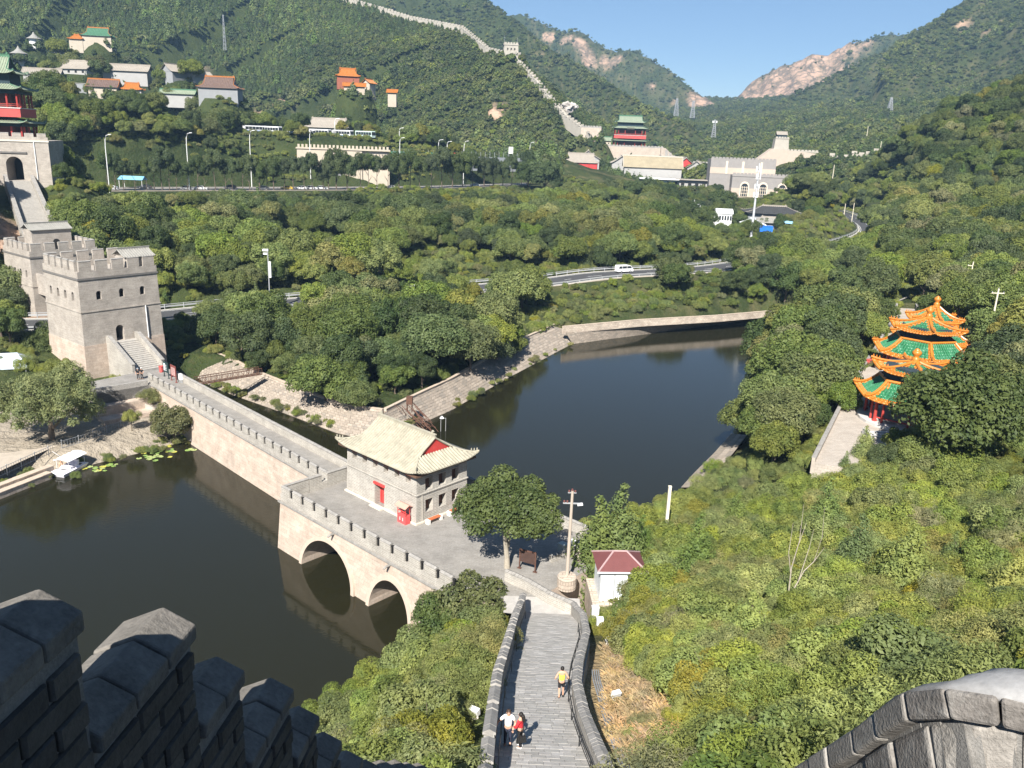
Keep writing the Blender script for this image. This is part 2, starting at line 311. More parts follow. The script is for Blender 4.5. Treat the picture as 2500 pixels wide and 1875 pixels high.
def terrain_h(x, y):
    x = np.asarray(x, float); y = np.asarray(y, float); sh = x.shape; x = x.ravel(); y = y.ravel()
    h = rbf(x, y); D0 = np.hypot(x, y)
    rk = np.full(x.shape, -1e9)
    for i, (pts, sl, gu) in enumerate(RPTS):
        d, z, s = line_zd(x, y, pts)
        g = np.abs(fbm(x, y, 60 + gu * 5, 4, i * 5)) * 2
        zz = z - sl * d * (1 + .25 * fbm(x, y, 200, 2, 30 + i)) - gu * g * np.clip(d / (gu * 4), 0, 1) + fbm(x, y, 26 + gu, 3, 50 + i) * np.clip(gu * .5, 0, 26) * np.clip(d / 30, .5 if gu > 35 else .35, 1)
        k = 8 + gu * .25; hh = np.clip(.5 + .5 * (zz - h) / k, 0, 1); h = h * (1 - hh) + zz * hh + k * hh * (1 - hh) * .5
    h = h + fbm(x, y, 14, 3, 3) * np.clip((D0 - 15) / 80, 0, 1) * 1.3
    for qx, qy, qr, qz in PADS:
        d = np.hypot(x - qx, y - qy); k = np.clip((d - qr) / (qr * .7 + 5), 0, 1); k = k * k * (3 - 2 * k); h = np.where(d < qr * 2 + 6, qz * (1 - k) + h * k, h)
    # level shelves: road, car park, pavilion terrace, wall spur
    d, z, s = line_zd(x, y, ROAD); k = np.clip((d - 6.2) / (5 + np.clip((y - 320) / 80, 0, 1) * 26), 0, 1); k = k * k * (3 - 2 * k); h = (z - .12) * (1 - k) + h * k
    d, z, s = line_zd(x, y, [Vector((p[0], p[1] + PARKW / 2, p[2])) for p in PARK]); k = np.clip((d - PARKW / 2 - .4) / 2.5, 0, 1); h = (z - .15) * (1 - k) + h * k
    d, z, s = line_zd(x, y, WALLWAY); k = np.clip((d - 3.0) / 5, 0, 1); h = np.where(y > -3, (z - 1.0) * (1 - k) + h * k, h)
    ins = poly_sd(x, y, TERP) if len(x) < 10 else np.where((x > 25) & (x < 110) & (y > 60) & (y < 175), poly_sd(x, y, TERP), -99.0)
    h = np.where(ins > -1.0, np.minimum(h, 9.6), h)
    # lake basin
    near = (D0 < 330)
    sd = np.full(x.shape, -50.0); sd[near] = poly_sd(x[near], y[near], LAKE)
    h = np.where(sd > 0, np.minimum(h, -.25 - .5 * sd), np.maximum(h, np.minimum(.35 + .12 * -sd, 1.2)))
    isl = (y > 104) & (x > -62) & (x < 80)
    h = np.where((sd <= 0) & (sd > -6.0), np.minimum(h, np.where(isl, .42 * -sd - .7 + np.clip(-sd - 4.0, 0, 2) * .9, .58 * -sd - .32)), h)
    d, z, s = line_zd(x, y, STAIRL); h = np.where(d < 9, np.minimum(h, z - 1.6 + np.clip(d - 4.5, 0, 9) * .9), h)
    return h.reshape(sh)
def hz(x, y): return float(terrain_h(np.array([x]), np.array([y]))[0])
def grid_axis(segs):
    out = []
    for a, b, st in segs: out += list(np.arange(a, b, st))
    return np.array(out + [segs[-1][1]])
GX = grid_axis([(-1500,-700,40),(-700,-250,9),(-250,-110,4),(-110,110,1.7),(110,260,4),(260,1300,11),(1300,2600,40)])
GY = grid_axis([(-80,-6,6),(-6,270,1.7),(270,560,3.2),(560,1000,6),(1000,2300,12),(2300,3200,45)])
XX, YY = np.meshgrid(GX, GY); HH = terrain_h(XX, YY)
nx, ny = len(GX), len(GY)
me = bpy.data.meshes.new('terrain')
ii = np.arange(nx * ny).reshape(ny, nx)
q = np.stack([ii[:-1, :-1], ii[:-1, 1:], ii[1:, 1:], ii[1:, :-1]], -1).reshape(-1, 4)
me.vertices.add(nx * ny); me.vertices.foreach_set('co', np.stack([XX, YY, HH], -1).ravel().astype(np.float32))
me.loops.add(q.size); me.loops.foreach_set('vertex_index', q.ravel().astype(np.int32))
me.polygons.add(len(q)); me.polygons.foreach_set('loop_start', np.arange(0, q.size, 4, dtype=np.int32)); me.polygons.foreach_set('loop_total', np.full(len(q), 4, np.int32))
me.update(calc_edges=True); me.polygons.foreach_set('use_smooth', np.ones(len(q), bool))
# bare rock where the two cliffs stand, the dry bank by the wall, scattered outcrops
def blob(px, py, Y, rad):
    p = RP(px, py, Y); return p.x, p.y, rad
ROCKS = [blob(1880,215,2080,95),blob(1935,185,2070,105),blob(1990,155,2060,90),blob(1960,225,2000,75),blob(1850,235,2080,50),blob(2060,175,1980,30),blob(2090,140,1980,40),blob(2045,185,1950,25),
 blob(1420,108,2020,22),blob(1440,125,2000,24),blob(1385,90,2040,14),blob(1475,135,2000,14),blob(1500,150,1990,15),blob(1340,85,2060,14),blob(1715,238,1870,30),blob(1590,215,1920,12),
 blob(1395,255,640,8),blob(1225,180,650,9),blob(1212,200,640,7),blob(1310,270,590,9),blob(1330,310,560,8),blob(1300,255,600,6),blob(1345,300,560,6),blob(470,30,700,12),blob(490,60,660,9),blob(445,45,690,8),blob(520,70,640,10),blob(1290,320,560,5),
 blob(5,520,180,8),blob(15,560,168,8),blob(25,610,155,7),blob(40,640,148,5),blob(2330,450,330,5),blob(2450,390,330,4),blob(2440,440,300,3),blob(1740,255,1500,14),blob(2250,75,1300,10),blob(2290,70,1250,9),blob(2350,60,1200,9),blob(2410,60,1150,7),blob(2215,160,1300,10)]
def rock_of(x, y):
    r = np.zeros(x.shape)
    for bx, by, br in ROCKS:
        k = (np.abs(x - bx) < br * 4.5) & (np.abs(y - by) < br * 4.5)
        if k.any(): r[k] = np.maximum(r[k], np.exp(-((x[k] - bx) ** 2 + (y[k] - by) ** 2) / (br * br) * .8))
    n = fbm(x, y, 45, 4, 77) * 1.1 + fbm(x, y, 12, 2, 71) * .5
    far = np.clip((np.hypot(x, y) - 900) / 600, 0, 1)
    r = r + n * (.25 + .75 * np.clip(r * 3, 0, 1)) * .9
    sp = fbm(x, y, 30, 3, 91); r = np.maximum(r, (sp - .27) * 6 * np.clip((np.hypot(x, y) - 300) / 300, 0, 1) * .9)
    return np.clip((r - .34) * 3.2, 0, 1)
RK = rock_of(XX.ravel(), YY.ravel())
dy = np.maximum(0, 1 - np.hypot((XX.ravel() - 6.2) / 2.6, (YY.ravel() - 40) / 15)) * 2.2 + fbm(XX.ravel(), YY.ravel(), 4, 3, 8) * .6
dry = np.clip(dy, 0, 1) * (YY.ravel() > 20) * (XX.ravel() > 3)
bank = np.clip(1.2 - np.hypot((XX.ravel() + 58) / 26, (YY.ravel() - 102) / 14), 0, 1) * 3
for nm, arr in (('rock', RK), ('dry', np.clip(dry, 0, 1)), ('bank', np.clip(bank, 0, 1))):
    a = me.attributes.new(nm, 'FLOAT', 'POINT'); a.data.foreach_set('value', arr.astype(np.float32))
m, nt, p = base_mat('hill_ground'); g = _n(nt, 'ShaderNodeNewGeometry').outputs['Position']
def attr(nt, n): a = _n(nt, 'ShaderNodeAttribute', attribute_name=n); return a.outputs['Fac']
n1 = noise(nt, g, .035, 8, .65); n2 = noise(nt, g, .22, 6, .7); n3 = noise(nt, g, 1.6, 4, .6)
col = ramp2(nt, n1, (.022,.034,.012), (.05,.066,.022), .35, .65)
col = mix(nt, ramp2(nt, n2, (0,0,0), (.8,.8,.8), .5, .72), col, (.07,.082,.026))
col = mix(nt, ramp2(nt, n3, (0,0,0), (.6,.6,.6), .52, .75), col, (.085,.075,.04))
rc = ramp2(nt, noise(nt, g, .035, 9, .8), (.10,.085,.06), (.50,.33,.235), .38, .58)
vr = _n(nt, 'ShaderNodeTexVoronoi', feature='DISTANCE_TO_EDGE'); vr.inputs['Scale'].default_value = .04
wp = _n(nt, 'ShaderNodeVectorMath', operation='ADD'); nt.links.new(g, wp.inputs[0]); wn_ = _n(nt, 'ShaderNodeTexNoise'); wn_.inputs['Scale'].default_value = .03; wn_.inputs['Detail'].default_value = 5; nt.links.new(g, wn_.inputs['Vector']); ws = _n(nt, 'ShaderNodeVectorMath', operation='SCALE'); ws.inputs[3].default_value = 55; nt.links.new(wn_.outputs['Color'], ws.inputs[0]); nt.links.new(ws.outputs[0], wp.inputs[1]); nt.links.new(wp.outputs[0], vr.inputs['Vector'])
rc = mix(nt, ramp2(nt, vr.outputs[0], (.85,)*3, (0,)*3, .0, .14), rc, (.09,.08,.06))
col = mix(nt, attr(nt, 'rock'), col, rc)
col = mix(nt, attr(nt, 'dry'), col, ramp2(nt, n3, (.33,.235,.125), (.5,.38,.225)))
col = mix(nt, attr(nt, 'bank'), col, ramp2(nt, noise(nt, g, .9, 6, .7), (.235,.2,.155), (.34,.295,.235)))
nt.links.new(col, p.inputs['Base Color']); p.inputs['Roughness'].default_value = .95; p.inputs['Specular IOR Level'].default_value = .1
bumpn(nt, p, mix(nt, .5, n2, n1), 1.0, 3.0)
me.materials.append(m); terrain = link('terrain', me); tag(terrain, kind='structure')
# ---------------------------------------------------------------- lake water
m, nt, p = base_mat('lake_water'); g = _n(nt, 'ShaderNodeNewGeometry').outputs['Position']
mp = _n(nt, 'ShaderNodeMapping'); mp.inputs['Rotation'].default_value = (0, 0, R(35)); mp.inputs['Scale'].default_value = (1, 2.2, 1); nt.links.new(g, mp.inputs[0])
p.inputs['Base Color'].default_value = (.0145, .014, .0065, 1); p.inputs['Roughness'].default_value = .06; p.inputs['IOR'].default_value = 1.33; p.inputs['Specular IOR Level'].default_value = .5
mxn = _n(nt, 'ShaderNodeMath', operation='MULTIPLY'); nt.links.new(noise(nt, mp.outputs[0], 1.4, 3, .55), mxn.inputs[0]); nt.links.new(ramp2(nt, noise(nt, g, .03, 3), (.25,)*3, (1,)*3), mxn.inputs[1])
bumpn(nt, p, mxn.outputs[0], .22, .06)
wv = MB(); wv.add([(-170,20,0),(110,20,0),(110,235,0),(-170,235,0)], [(0,1,2,3)])
lake = wv.build('lake_water', m); tag(lake, kind='structure')
# ---------------------------------------------------------------- air
m = bpy.data.materials.new('haze_air'); m.use_nodes = True; nt = m.node_tree; nt.nodes.clear()
o_ = _n(nt, 'ShaderNodeOutputMaterial'); v_ = _n(nt, 'ShaderNodeVolumePrincipled'); nt.links.new(v_.outputs[0], o_.inputs['Volume'])
v_.inputs['Color'].default_value = (.42, .68, 1.0, 1); v_.inputs['Density'].default_value = .00016; v_.inputs['Anisotropy'].default_value = .1
hb = MB(); hb.box(-1600, 2700, -90, 3300, -60, 900)
haze = hb.build('haze', m); tag(haze, kind='stuff')
# ---------------------------------------------------------------- foliage prototypes
rng = np.random.default_rng(7)
PROTO = bpy.data.collections.new('prototypes')     # not linked to the scene: only mesh data is shared
def leaf_mesh(name, blobs, n, size, material, seed, squash=1.0, up=.35, core=.5, asp=.55, droop=0, thin=True, wp=2.0):
    r = np.random.default_rng(seed); B = np.array(blobs, float)
    w = B[:, 3] ** wp; k = r.choice(len(B), n * 2, p=w / w.sum())
    d = r.normal(size=(n * 2, 3)); d /= np.linalg.norm(d, axis=1, keepdims=True)
    keep = d[:, 2] > -.55 + .3 * r.random(n * 2); d = d[keep]; k = k[keep]
    P = B[k, :3] + d * (B[k, 3] * (.72 + .36 * r.random(len(k)) ** .7))[:, None] * np.array([1, 1, squash])
    dm = np.min(np.linalg.norm(P[:, None] - B[None, :, :3], axis=2) / B[None, :, 3] + (np.arange(len(B))[None] == k[:, None]) * 9, axis=1)
    kk = dm > (.72 if thin else -1); P = P[kk][:n]; d = d[kk][:n]
    N = d + r.normal(size=d.shape) * .55 + np.array([0, 0, up]); N /= np.linalg.norm(N, axis=1, keepdims=True)
    T = np.cross(N, r.normal(size=N.shape)); T /= np.linalg.norm(T, axis=1, keepdims=True)
    if droop: T = T + np.array([0, 0, -droop]); T /= np.linalg.norm(T, axis=1, keepdims=True)
    Bt = np.cross(N, T); s = size * (.55 + .9 * r.random((len(P), 1)))
    vs = np.stack([P - T * s, P + Bt * s * asp, P + T * s, P - Bt * s * asp], 1).reshape(-1, 3)
    m_ = len(P); fs = np.arange(m_ * 4).reshape(-1, 4)
    V = [tuple(v) for v in vs]; Fc = [tuple(f) for f in fs]
    if core:
        for b in B:
            bm = bmesh.new(); bmesh.ops.create_icosphere(bm, subdivisions=1, radius=b[3] * core)
            n0 = len(V)
            for v in bm.verts: V.append((b[0] + v.co.x * (.8 + .4 * r.random()), b[1] + v.co.y * (.8 + .4 * r.random()), b[2] + v.co.z * squash))
            for f in bm.faces: Fc.append(tuple(n0 + v.index for v in f.verts))
            bm.free()
    me = bpy.data.meshes.new(name); me.from_pydata(V, [], Fc); me.update(); me.materials.append(material); return me
def crown_blobs(seed, rx, rz, zc, nb, br, flat=0):
    r = np.random.default_rng(seed); out = [(0, 0, zc, rx * .62)]
    for i in range(nb):
        a = i * 2.4 + r.random() * .8; u = (i + .5) / nb; el = math.asin(-.55 + 1.5 * u if -.55 + 1.5 * u < .98 else .98)
        rr = .58 + .46 * r.random()
        out.append((rx * rr * math.cos(a) * math.cos(el), rx * rr * math.sin(a) * math.cos(el), zc + rz * rr * math.sin(el), br * (.5 + .95 * r.random() ** 1.3)))
    return out
def trunk_mesh(name, h, r0, seed, material, limbs=5, spread=1.6, zc=None, lean=.15):
    r = random.Random(seed); m = MB(); pts = []; x = y = 0
    zt = zc or h
    for i in range(6):
        pts.append((x, y, -.6 + (zt + .6) * i / 5)); x += (r.random() - .5) * lean; y += (r.random() - .5) * lean
    m.tube(pts, [r0 * (1.25 - .9 * i / 5) for i in range(6)], 7)
    for i in range(limbs):
        a = i * 2.39 + r.random(); b = pts[2 + i % 3]; L = spread * (.7 + .5 * r.random())
        p1 = (b[0] + math.cos(a) * L * .5, b[1] + math.sin(a) * L * .5, b[2] + L * .5); p2 = (b[0] + math.cos(a) * L, b[1] + math.sin(a) * L, b[2] + L * .9)
        m.tube([b, p1, p2], [r0 * .5, r0 * .33, r0 * .12], 5)
    me = m.mesh(name, material); return me
LEAF = leaf_mat('leaf_green', (.132,.185,.044), .012, .25); LEAF_D = leaf_mat('leaf_dark', (.068,.108,.036), .008, .2); LEAF_Y = leaf_mat('leaf_yellowish', (.19,.21,.036), .012, .2)
LEAF_S = leaf_mat('leaf_shrub', (.172,.228,.054), .012, .22); LEAF_C = leaf_mat('leaf_conifer', (.092,.148,.038), .01, .2, .15); LEAF_W = leaf_mat('leaf_willow', (.175,.235,.064), .015, .2); LEAF_P = leaf_mat('leaf_pale', (.19,.215,.085), .01, .2)
LEAF_H = leaf_mat('leaf_hill', (.118,.155,.048), .012, .3)
def conifer_blobs(seed, h, r0, nl=16):
    r = np.random.default_rng(seed); out = []
    for i in range(nl):
        u = i / (nl - 1); rr = r0 * (1 - u) ** .75 + .1; nb = max(1, int(5 * (1 - u) + 1))
        for j in range(nb):
            a = j * 2 * math.pi / nb + i * .7 + r.random() * .5
            out.append((rr * .55 * math.cos(a), rr * .55 * math.sin(a), .35 + (h - .5) * u, rr * .62 + .14))
    return out
def proto(name, crown, trunk): return {'name': name, 'crown': crown, 'trunk': trunk}
TREES = {}
def mk_tree(key, seed, rx, rz, zc, nb, br, n, size, lm, r0=.16, bark=BARK, **kw):
    TREES[key] = proto(key, leaf_mesh('crown', crown_blobs(seed, rx, rz, zc, nb, br), n, size, lm, seed, **kw), trunk_mesh('trunk', zc, r0, seed, bark, spread=rx * .7, zc=zc))
mk_tree('b0', 1, 2.7, 2.2, 3.9, 20, 1.05, 11000, .12, LEAF)
mk_tree('b1', 2, 3.0, 2.0, 3.6, 24, 1.0, 12000, .12, LEAF)
mk_tree('b2', 3, 2.4, 2.6, 4.2, 20, 1.0, 11000, .12, LEAF_D)
mk_tree('b3', 4, 2.8, 2.2, 3.7, 22, .95, 11000, .12, LEAF_D)
mk_tree('b4', 5, 2.6, 2.1, 3.6, 18, 1.05, 10000, .125, LEAF_Y)
mk_tree('b5', 6, 2.9, 2.0, 3.3, 26, .85, 11000, .118, LEAF)
mk_tree('b6', 8, 2.5, 2.3, 3.7, 18, 1.0, 10000, .12, LEAF_P)
mk_tree('park', 9, 1.9, 2.3, 5.4, 16, .85, 6500, .13, LEAF_D, r0=.12)
for k, sd, h, r0, lm in (('c0', 11, 6.0, 1.35, LEAF_C), ('c1', 12, 7.0, 1.6, LEAF_C), ('c2', 13, 6.0, 1.7, LEAF_S)):
    TREES[k] = proto(k, leaf_mesh('crown', conifer_blobs(sd, h, r0), 9000, .09, lm, sd, up=.5, asp=.35, thin=False, wp=.9), trunk_mesh('trunk', h * .8, .12, sd, BARK, 0, zc=h * .8))
mk_tree('s0', 21, 1.5, 1.0, .9, 14, .6, 13000, .048, LEAF_S, r0=.05, up=.6)
mk_tree('s1', 22, 1.8, .9, .8, 18, .55, 15000, .046, LEAF_S, r0=.05, up=.6, asp=.35)
mk_tree('s2', 23, 1.3, 1.2, 1.1, 12, .6, 10000, .065, LEAF, r0=.06, up=.5)
mk_tree('s3', 24, 1.6, .8, .7, 14, .55, 12000, .05, LEAF_Y, r0=.05, up=.6, asp=.4)
mk_tree('s4', 25, 1.5, 1.1, 1.0, 14, .6, 13000, .048, LEAF_P, r0=.05, up=.6, asp=.3)
# ---------------------------------------------------------------- scattering
def stuff_points(name, pts, meshes, label_kind='stuff'):
    """one 'stuff' object: instances of the given crown meshes at pts [(x,y,z,scale,rot,variant)]"""
    pts = np.array(pts, float); n = len(pts)
    col = bpy.data.collections.new(name + '_variants')
    for i, me_ in enumerate(meshes): col.objects.link(bpy.data.objects.new('%s_variant_%02d' % (name, i), me_))
    me_ = bpy.data.meshes.new(name); me_.vertices.add(n); me_.vertices.foreach_set('co', pts[:, :3].ravel().astype(np.float32))
    for nm, c in (('sc', 3), ('rot', 4)):
        a = me_.attributes.new(nm, 'FLOAT', 'POINT'); a.data.foreach_set('value', pts[:, c].astype(np.float32))
    a = me_.attributes.new('var', 'INT', 'POINT'); a.data.foreach_set('value', pts[:, 5].astype(np.int32))
    o = link(name, me_); tag(o, kind='stuff')
    ng = bpy.data.node_groups.new(name + '_scatter', 'GeometryNodeTree')
    ng.interface.new_socket('Geometry', in_out='INPUT', socket_type='NodeSocketGeometry'); ng.interface.new_socket('Geometry', in_out='OUTPUT', socket_type='NodeSocketGeometry')
    gi = ng.nodes.new('NodeGroupInput'); go = ng.nodes.new('NodeGroupOutput'); ip = ng.nodes.new('GeometryNodeInstanceOnPoints')
    ci = ng.nodes.new('GeometryNodeCollectionInfo'); ci.inputs['Collection'].default_value = col; ci.inputs['Separate Children'].default_value = True; ci.inputs['Reset Children'].default_value = True
    ip.inputs['Pick Instance'].default_value = True
    def na(nm, t):
        a = ng.nodes.new('GeometryNodeInputNamedAttribute'); a.data_type = t; a.inputs['Name'].default_value = nm; return a.outputs['Attribute']
    cb = ng.nodes.new('ShaderNodeCombineXYZ'); ng.links.new(na('rot', 'FLOAT'), cb.inputs['Z'])
    L = ng.links.new
    L(gi.outputs[0], ip.inputs['Points']); L(ci.outputs[0], ip.inputs['Instance']); L(na('var', 'INT'), ip.inputs['Instance Index'])
    L(cb.outputs[0], ip.inputs['Rotation']); L(na('sc', 'FLOAT'), ip.inputs['Scale']); L(ip.outputs[0], go.inputs[0])
    md = o.modifiers.new('scatter', 'NODES'); md.node_group = ng
    return o
TREE_N = {}
def tree(key, x, y, sc, label, group=None, name='leafy_tree', cat='tree', z=None, rz=None, sz=None, sink=.1):
    P = TREES[key]; z = hz(x, y) - sink if z is None else z
    TREE_N[group] = TREE_N.get(group, 0) + 1
    t = thing(name, label, cat, (x, y, z), random.uniform(0, 6.28) if rz is None else rz, group)
    t.scale = (sc, sc, sz or sc)
    link('trunk', P['trunk'], t); link('crown', P['crown'], t)
    return t
random.seed(11)
# ---------------------------------------------------------------- roofs, shared builders
def smooth_mesh(o): o.data.polygons.foreach_set('use_smooth', [True] * len(o.data.polygons)); return o
def xieshan(parent, L, W, ov, ze, rise, g, mt, mr, sp=.27, rr=.065, lift=.35, gm=None, ridge=.16, rows=True, name='roof', x0=0, y0=0, beasts=True, soffit=None):
    """curved hip-and-gable roof over [x0,x0+L]x[y0,y0+W]; g = distance of the gable from the end eave, g=None hip roof, g=0 plain gable"""
    ax, bx, ay, by = x0 - ov, x0 + L + ov, y0 - ov, y0 + W + ov; half = (by - ay) / 2; yc = (ay + by) / 2
    gable_only = (g == 0)
    if g is None: g = half
    def f(d): v = min(max(d / half, 0), 1); return ze + rise * (.62 * v + .38 * v * v)
    def H(x, y):
        dy = min(y - ay, by - y); dx = min(x - ax, bx - x)
        if gable_only: d = dy; c = 0
        else:
            d = min(dx, dy) if dx < g - 1e-6 else dy
            c = max(0, 1 - dx / 2.2) * max(0, 1 - dy / 2.2)
        return f(d) + lift * c * c
    root = MB(); tl = MB(); n = 7
    def strip(pa, pb, roll):
        # surface strip between two down-slope lines, with a half-round tile roll on line a
        vs = list(pa) + list(pb); k = len(pa)
        root.add(vs, [(i, i + 1, k + i + 1, k + i) for i in range(k - 1)])
        if roll and rows:
            for i in range(k - 1):
                p, q = Vector(pa[i]), Vector(pa[i + 1]); t = (q - p)
                if t.length < .02: continue
                t.normalize(); s = Vector((t.y, -t.x, 0))
                if s.length < .01: continue
                s.normalize(); u = s.cross(t)
                if u.z < 0: u = -u
                r = []
                for c in (p, q): r.append([c + s * rr, c + (s * .7 + u * .75) * rr, c + u * rr * 1.1, c + (-s * .7 + u * .75) * rr, c - s * rr])
                tl.add(r[0] + r[1], [(j, j + 1, 6 + j, 5 + j) for j in range(4)] + ([(5, 6, 7, 8, 9)] if i == k - 2 else []))
    # long slopes
    for sgn in (-1, 1):
        ye = ay if sgn < 0 else by
        xs = np.linspace(ax, bx, max(4, int((bx - ax) / sp)) + 1)
        lines = []
        for x in xs:
            dx = min(x - ax, bx - x); top = half if (gable_only or dx >= g) else max(dx, .02)
            lines.append([(x, ye - sgn * top * (1 - i / n), H(x, ye - sgn * top * (1 - i / n) if i else ye - sgn * top * .999)) for i in range(n + 1)])
        for a, b in zip(lines[:-1], lines[1:]): strip(a, b, True)
    if not gable_only:
        for sgn in (-1, 1):
            xe = ax if sgn < 0 else bx
            ys = np.linspace(ay, by, max(4, int((by - ay) / sp)) + 1); lines = []
            for y in ys:
                dy = min(y - ay, by - y); top = min(g, max(dy, .02))
                lines.append([(xe - sgn * top * (1 - i / n), y, f(top * (1 - i / n)) + lift * (max(0, 1 - top * (1 - i / n) / 2.2) * max(0, 1 - dy / 2.2)) ** 2) for i in range(n + 1)])
            for a, b in zip(lines[:-1], lines[1:]): strip(a, b, True)
    rt = smooth_mesh(root.build(name, mt, parent))
    sol = rt.modifiers.new('thick', 'SOLIDIFY'); sol.thickness = .12; sol.offset = -1
    if tl.v: tag(smooth_mesh(tl.build('tile_rows', mt, rt)), kind='stuff')
    zr = f(half); gx0 = ax + (g if not gable_only else 0); gx1 = bx - (g if not gable_only else 0)
    rd = MB(); rd.box(gx0 - .05, gx1 + .05, yc - ridge * .6, yc + ridge * .6, zr - .1, zr + ridge * 2.0); rd.box(gx0 - .1, gx1 + .1, yc - ridge * .85, yc + ridge * .85, zr + ridge * 2.0 - .02, zr + ridge * 2.5)
    rd.build('main_ridge', mr, rt)
    def ridge_line(pts, r=ridge * .55):
        m = MB(); m.tube([Vector(p) + Vector((0, 0, r * .6)) for p in pts], r, 6); m.build('ridge', mr, rt)
    for gx, s in ((gx0, -1), (gx1, 1)):
        for sy in (-1, 1):
            ye = ay if sy < 0 else by
            if gable_only: ridge_line([(gx - s * .12, yc + (ye - yc) * u, f(half * (1 - u))) for u in (0, .25, .5, .75, 1)])
            elif g < half:
                u1 = 1 - g / half
                ridge_line([(gx, yc + (ye - yc) * u1 * u, f(half * (1 - u1 * u))) for u in (0, .33, .66, 1)])
            if not gable_only:
                xe = ax if s < 0 else bx
                ridge_line([(xe - s * g * (1 - u), ye - sy * g * (1 - u), H(xe - s * g * (1 - u), ye - sy * g * (1 - u))) for u in (0, .25, .5, .75, .9, 1)])
                if beasts:
                    for u in (.72, .82, .92):
                        bm_ = MB(); px_, py_ = xe - s * g * (1 - u), ye - sy * g * (1 - u); zz = H(px_, py_) + ridge
                        bm_.lathe([(.07, 0), (.08, .08), (.05, .16), (.06, .2), (.02, .28)], 6, (px_, py_, zz)); bm_.build('ridge_beast', mr, rt)
        if beasts:
            bm_ = MB(); k = ridge * 2.2
            pr = [(0, 0), (k * 1.3, 0), (k * 1.5, k * .9), (k * 1.1, k * 1.9), (k * .5, k * 1.6), (k * .75, k * 1.1), (k * .2, k * .9)]
            bm_.frus([(gx - s * a_, yc - .09, zr + .05 + b_) for a_, b_ in pr], [(gx - s * a_, yc + .09, zr + .05 + b_) for a_, b_ in pr]); bm_.build('ridge_ornament', mr, rt)
        if not gable_only and g < half:
            gy = half - g; z0 = f(g); k = MB(); gg = gx - s * .12
            pr = [(yc - gy, z0 - .05), (yc + gy, z0 - .05)] + [(yc + gy * (1 - u), f(g + gy * u) - .03) for u in (.33, .66, 1)] + [(yc - gy * (1 - u), f(g + gy * u) - .03) for u in (.66, .33)]
            k.frus([(gg - .04, a_, b_) for a_, b_ in pr], [(gg + .04, a_, b_) for a_, b_ in pr]); k.build('gable_panel', gm or REDPAINT, rt)
    if soffit:
        k = MB(); k.box(x0 - ov * .75, x0 + L + ov * .75, y0 - ov * .75, y0 + W + ov * .75, ze - .28, ze - .06); k.build('eave_soffit', soffit, rt)
    return rt
def arch_poly(w, h, n=8):               # door/window outline, round head, base at z=0
    r = w / 2; return [(-r, 0), (r, 0)] + [(r * math.cos(math.pi * i / n), h - r + r * math.sin(math.pi * i / n)) for i in range(n + 1)]
def wall_frame(o, e):                   # local matrix: x along wall e, y = outward normal, z up at o
    e = Vector((e[0], e[1], 0)).normalized(); n = Vector((e.y, -e.x, 0)); M = Matrix.Identity(4)
    for i in range(3): M[i][0] = e[i]; M[i][1] = n[i]; M[i][2] = (0, 0, 1)[i]; M[i][3] = o[i]
    return M
def extr(poly, y0, y1, M): return ([M @ Vector((a, y0, b)) for a, b in poly], [M @ Vector((a, y1, b)) for a, b in poly])
COPE = MB()
for _i in range(5): COPE.frus([(-.75 + _i * .3 + .006, -.24, 0), (-.75 + _i * .3 + .294, -.24, 0), (-.75 + _i * .3 + .294, .24, 0), (-.75 + _i * .3 + .006, .24, 0)], [(-.75 + _i * .3 + .006, -.24, .06), (-.75 + _i * .3 + .294, -.24, .06), (-.75 + _i * .3 + .294, .24, .06), (-.75 + _i * .3 + .006, .24, .06)]); COPE.add([(-.75 + _i * .3 + .006, -.24, .06), (-.75 + _i * .3 + .294, -.24, .06), (-.75 + _i * .3 + .294, .24, .06), (-.75 + _i * .3 + .006, .24, .06), (-.75 + _i * .3 + .006, 0, .17), (-.75 + _i * .3 + .294, 0, .17)], [(0, 1, 5, 4), (2, 3, 4, 5), (1, 2, 5), (3, 0, 4)])
COPE_ME = COPE.mesh('coping', STONECAP)
CLAMP = MB().box(-.07, .07, -.07, .07, 0, .8).box(-.16, .16, -.1, .1, .76, .9).mesh('crenel_lamp', DARK)
MERLON_ME = {}
def merlon_mesh(mt, l=1.45, t=.38, h=.72):
    k = (mt.name, l, t, h)
    if k not in MERLON_ME: MERLON_ME[k] = MB().box(-l / 2, l / 2, -t / 2, t / 2, 0, h).mesh('merlon', mt)
    return MERLON_ME[k]
def crenels(parent, a, b, z, mt, base=.8, sp=1.95, l=1.45, t=.38, h=.62, cope=True, lamp=False):
    """solid parapet from a to b topped by single merlons"""
    a, b = Vector((a[0], a[1], 0)), Vector((b[0], b[1], 0)); e = (b - a); Ln = e.length; e.normalize(); n = Vector((e.y, -e.x, 0)); ang = math.atan2(e.y, e.x)
    M = wall_frame((a.x, a.y, z), e)
    MB().box(0, Ln, -t / 2, t / 2, 0, base, M=M).build('parapet', mt, parent)
    k = max(1, int(round(Ln / sp))); s = Ln / k
    for i in range(k):
        p = a + e * (s * (i + .5)); o = link('merlon', merlon_mesh(mt, round(s - (sp - l), 2), t, h), parent, (p.x, p.y, z + base)); o.rotation_euler = (0, 0, ang)
        if lamp:
            lm_ = link('crenel_lamp', CLAMP, o, ((s - (sp - l)) / 2 + .09, 0, -.12))
        if cope:
            c = link('coping', COPE_ME, o, (0, 0, h)); c.scale = ((s - (sp - l)) / 1.5, t / .42, 1)
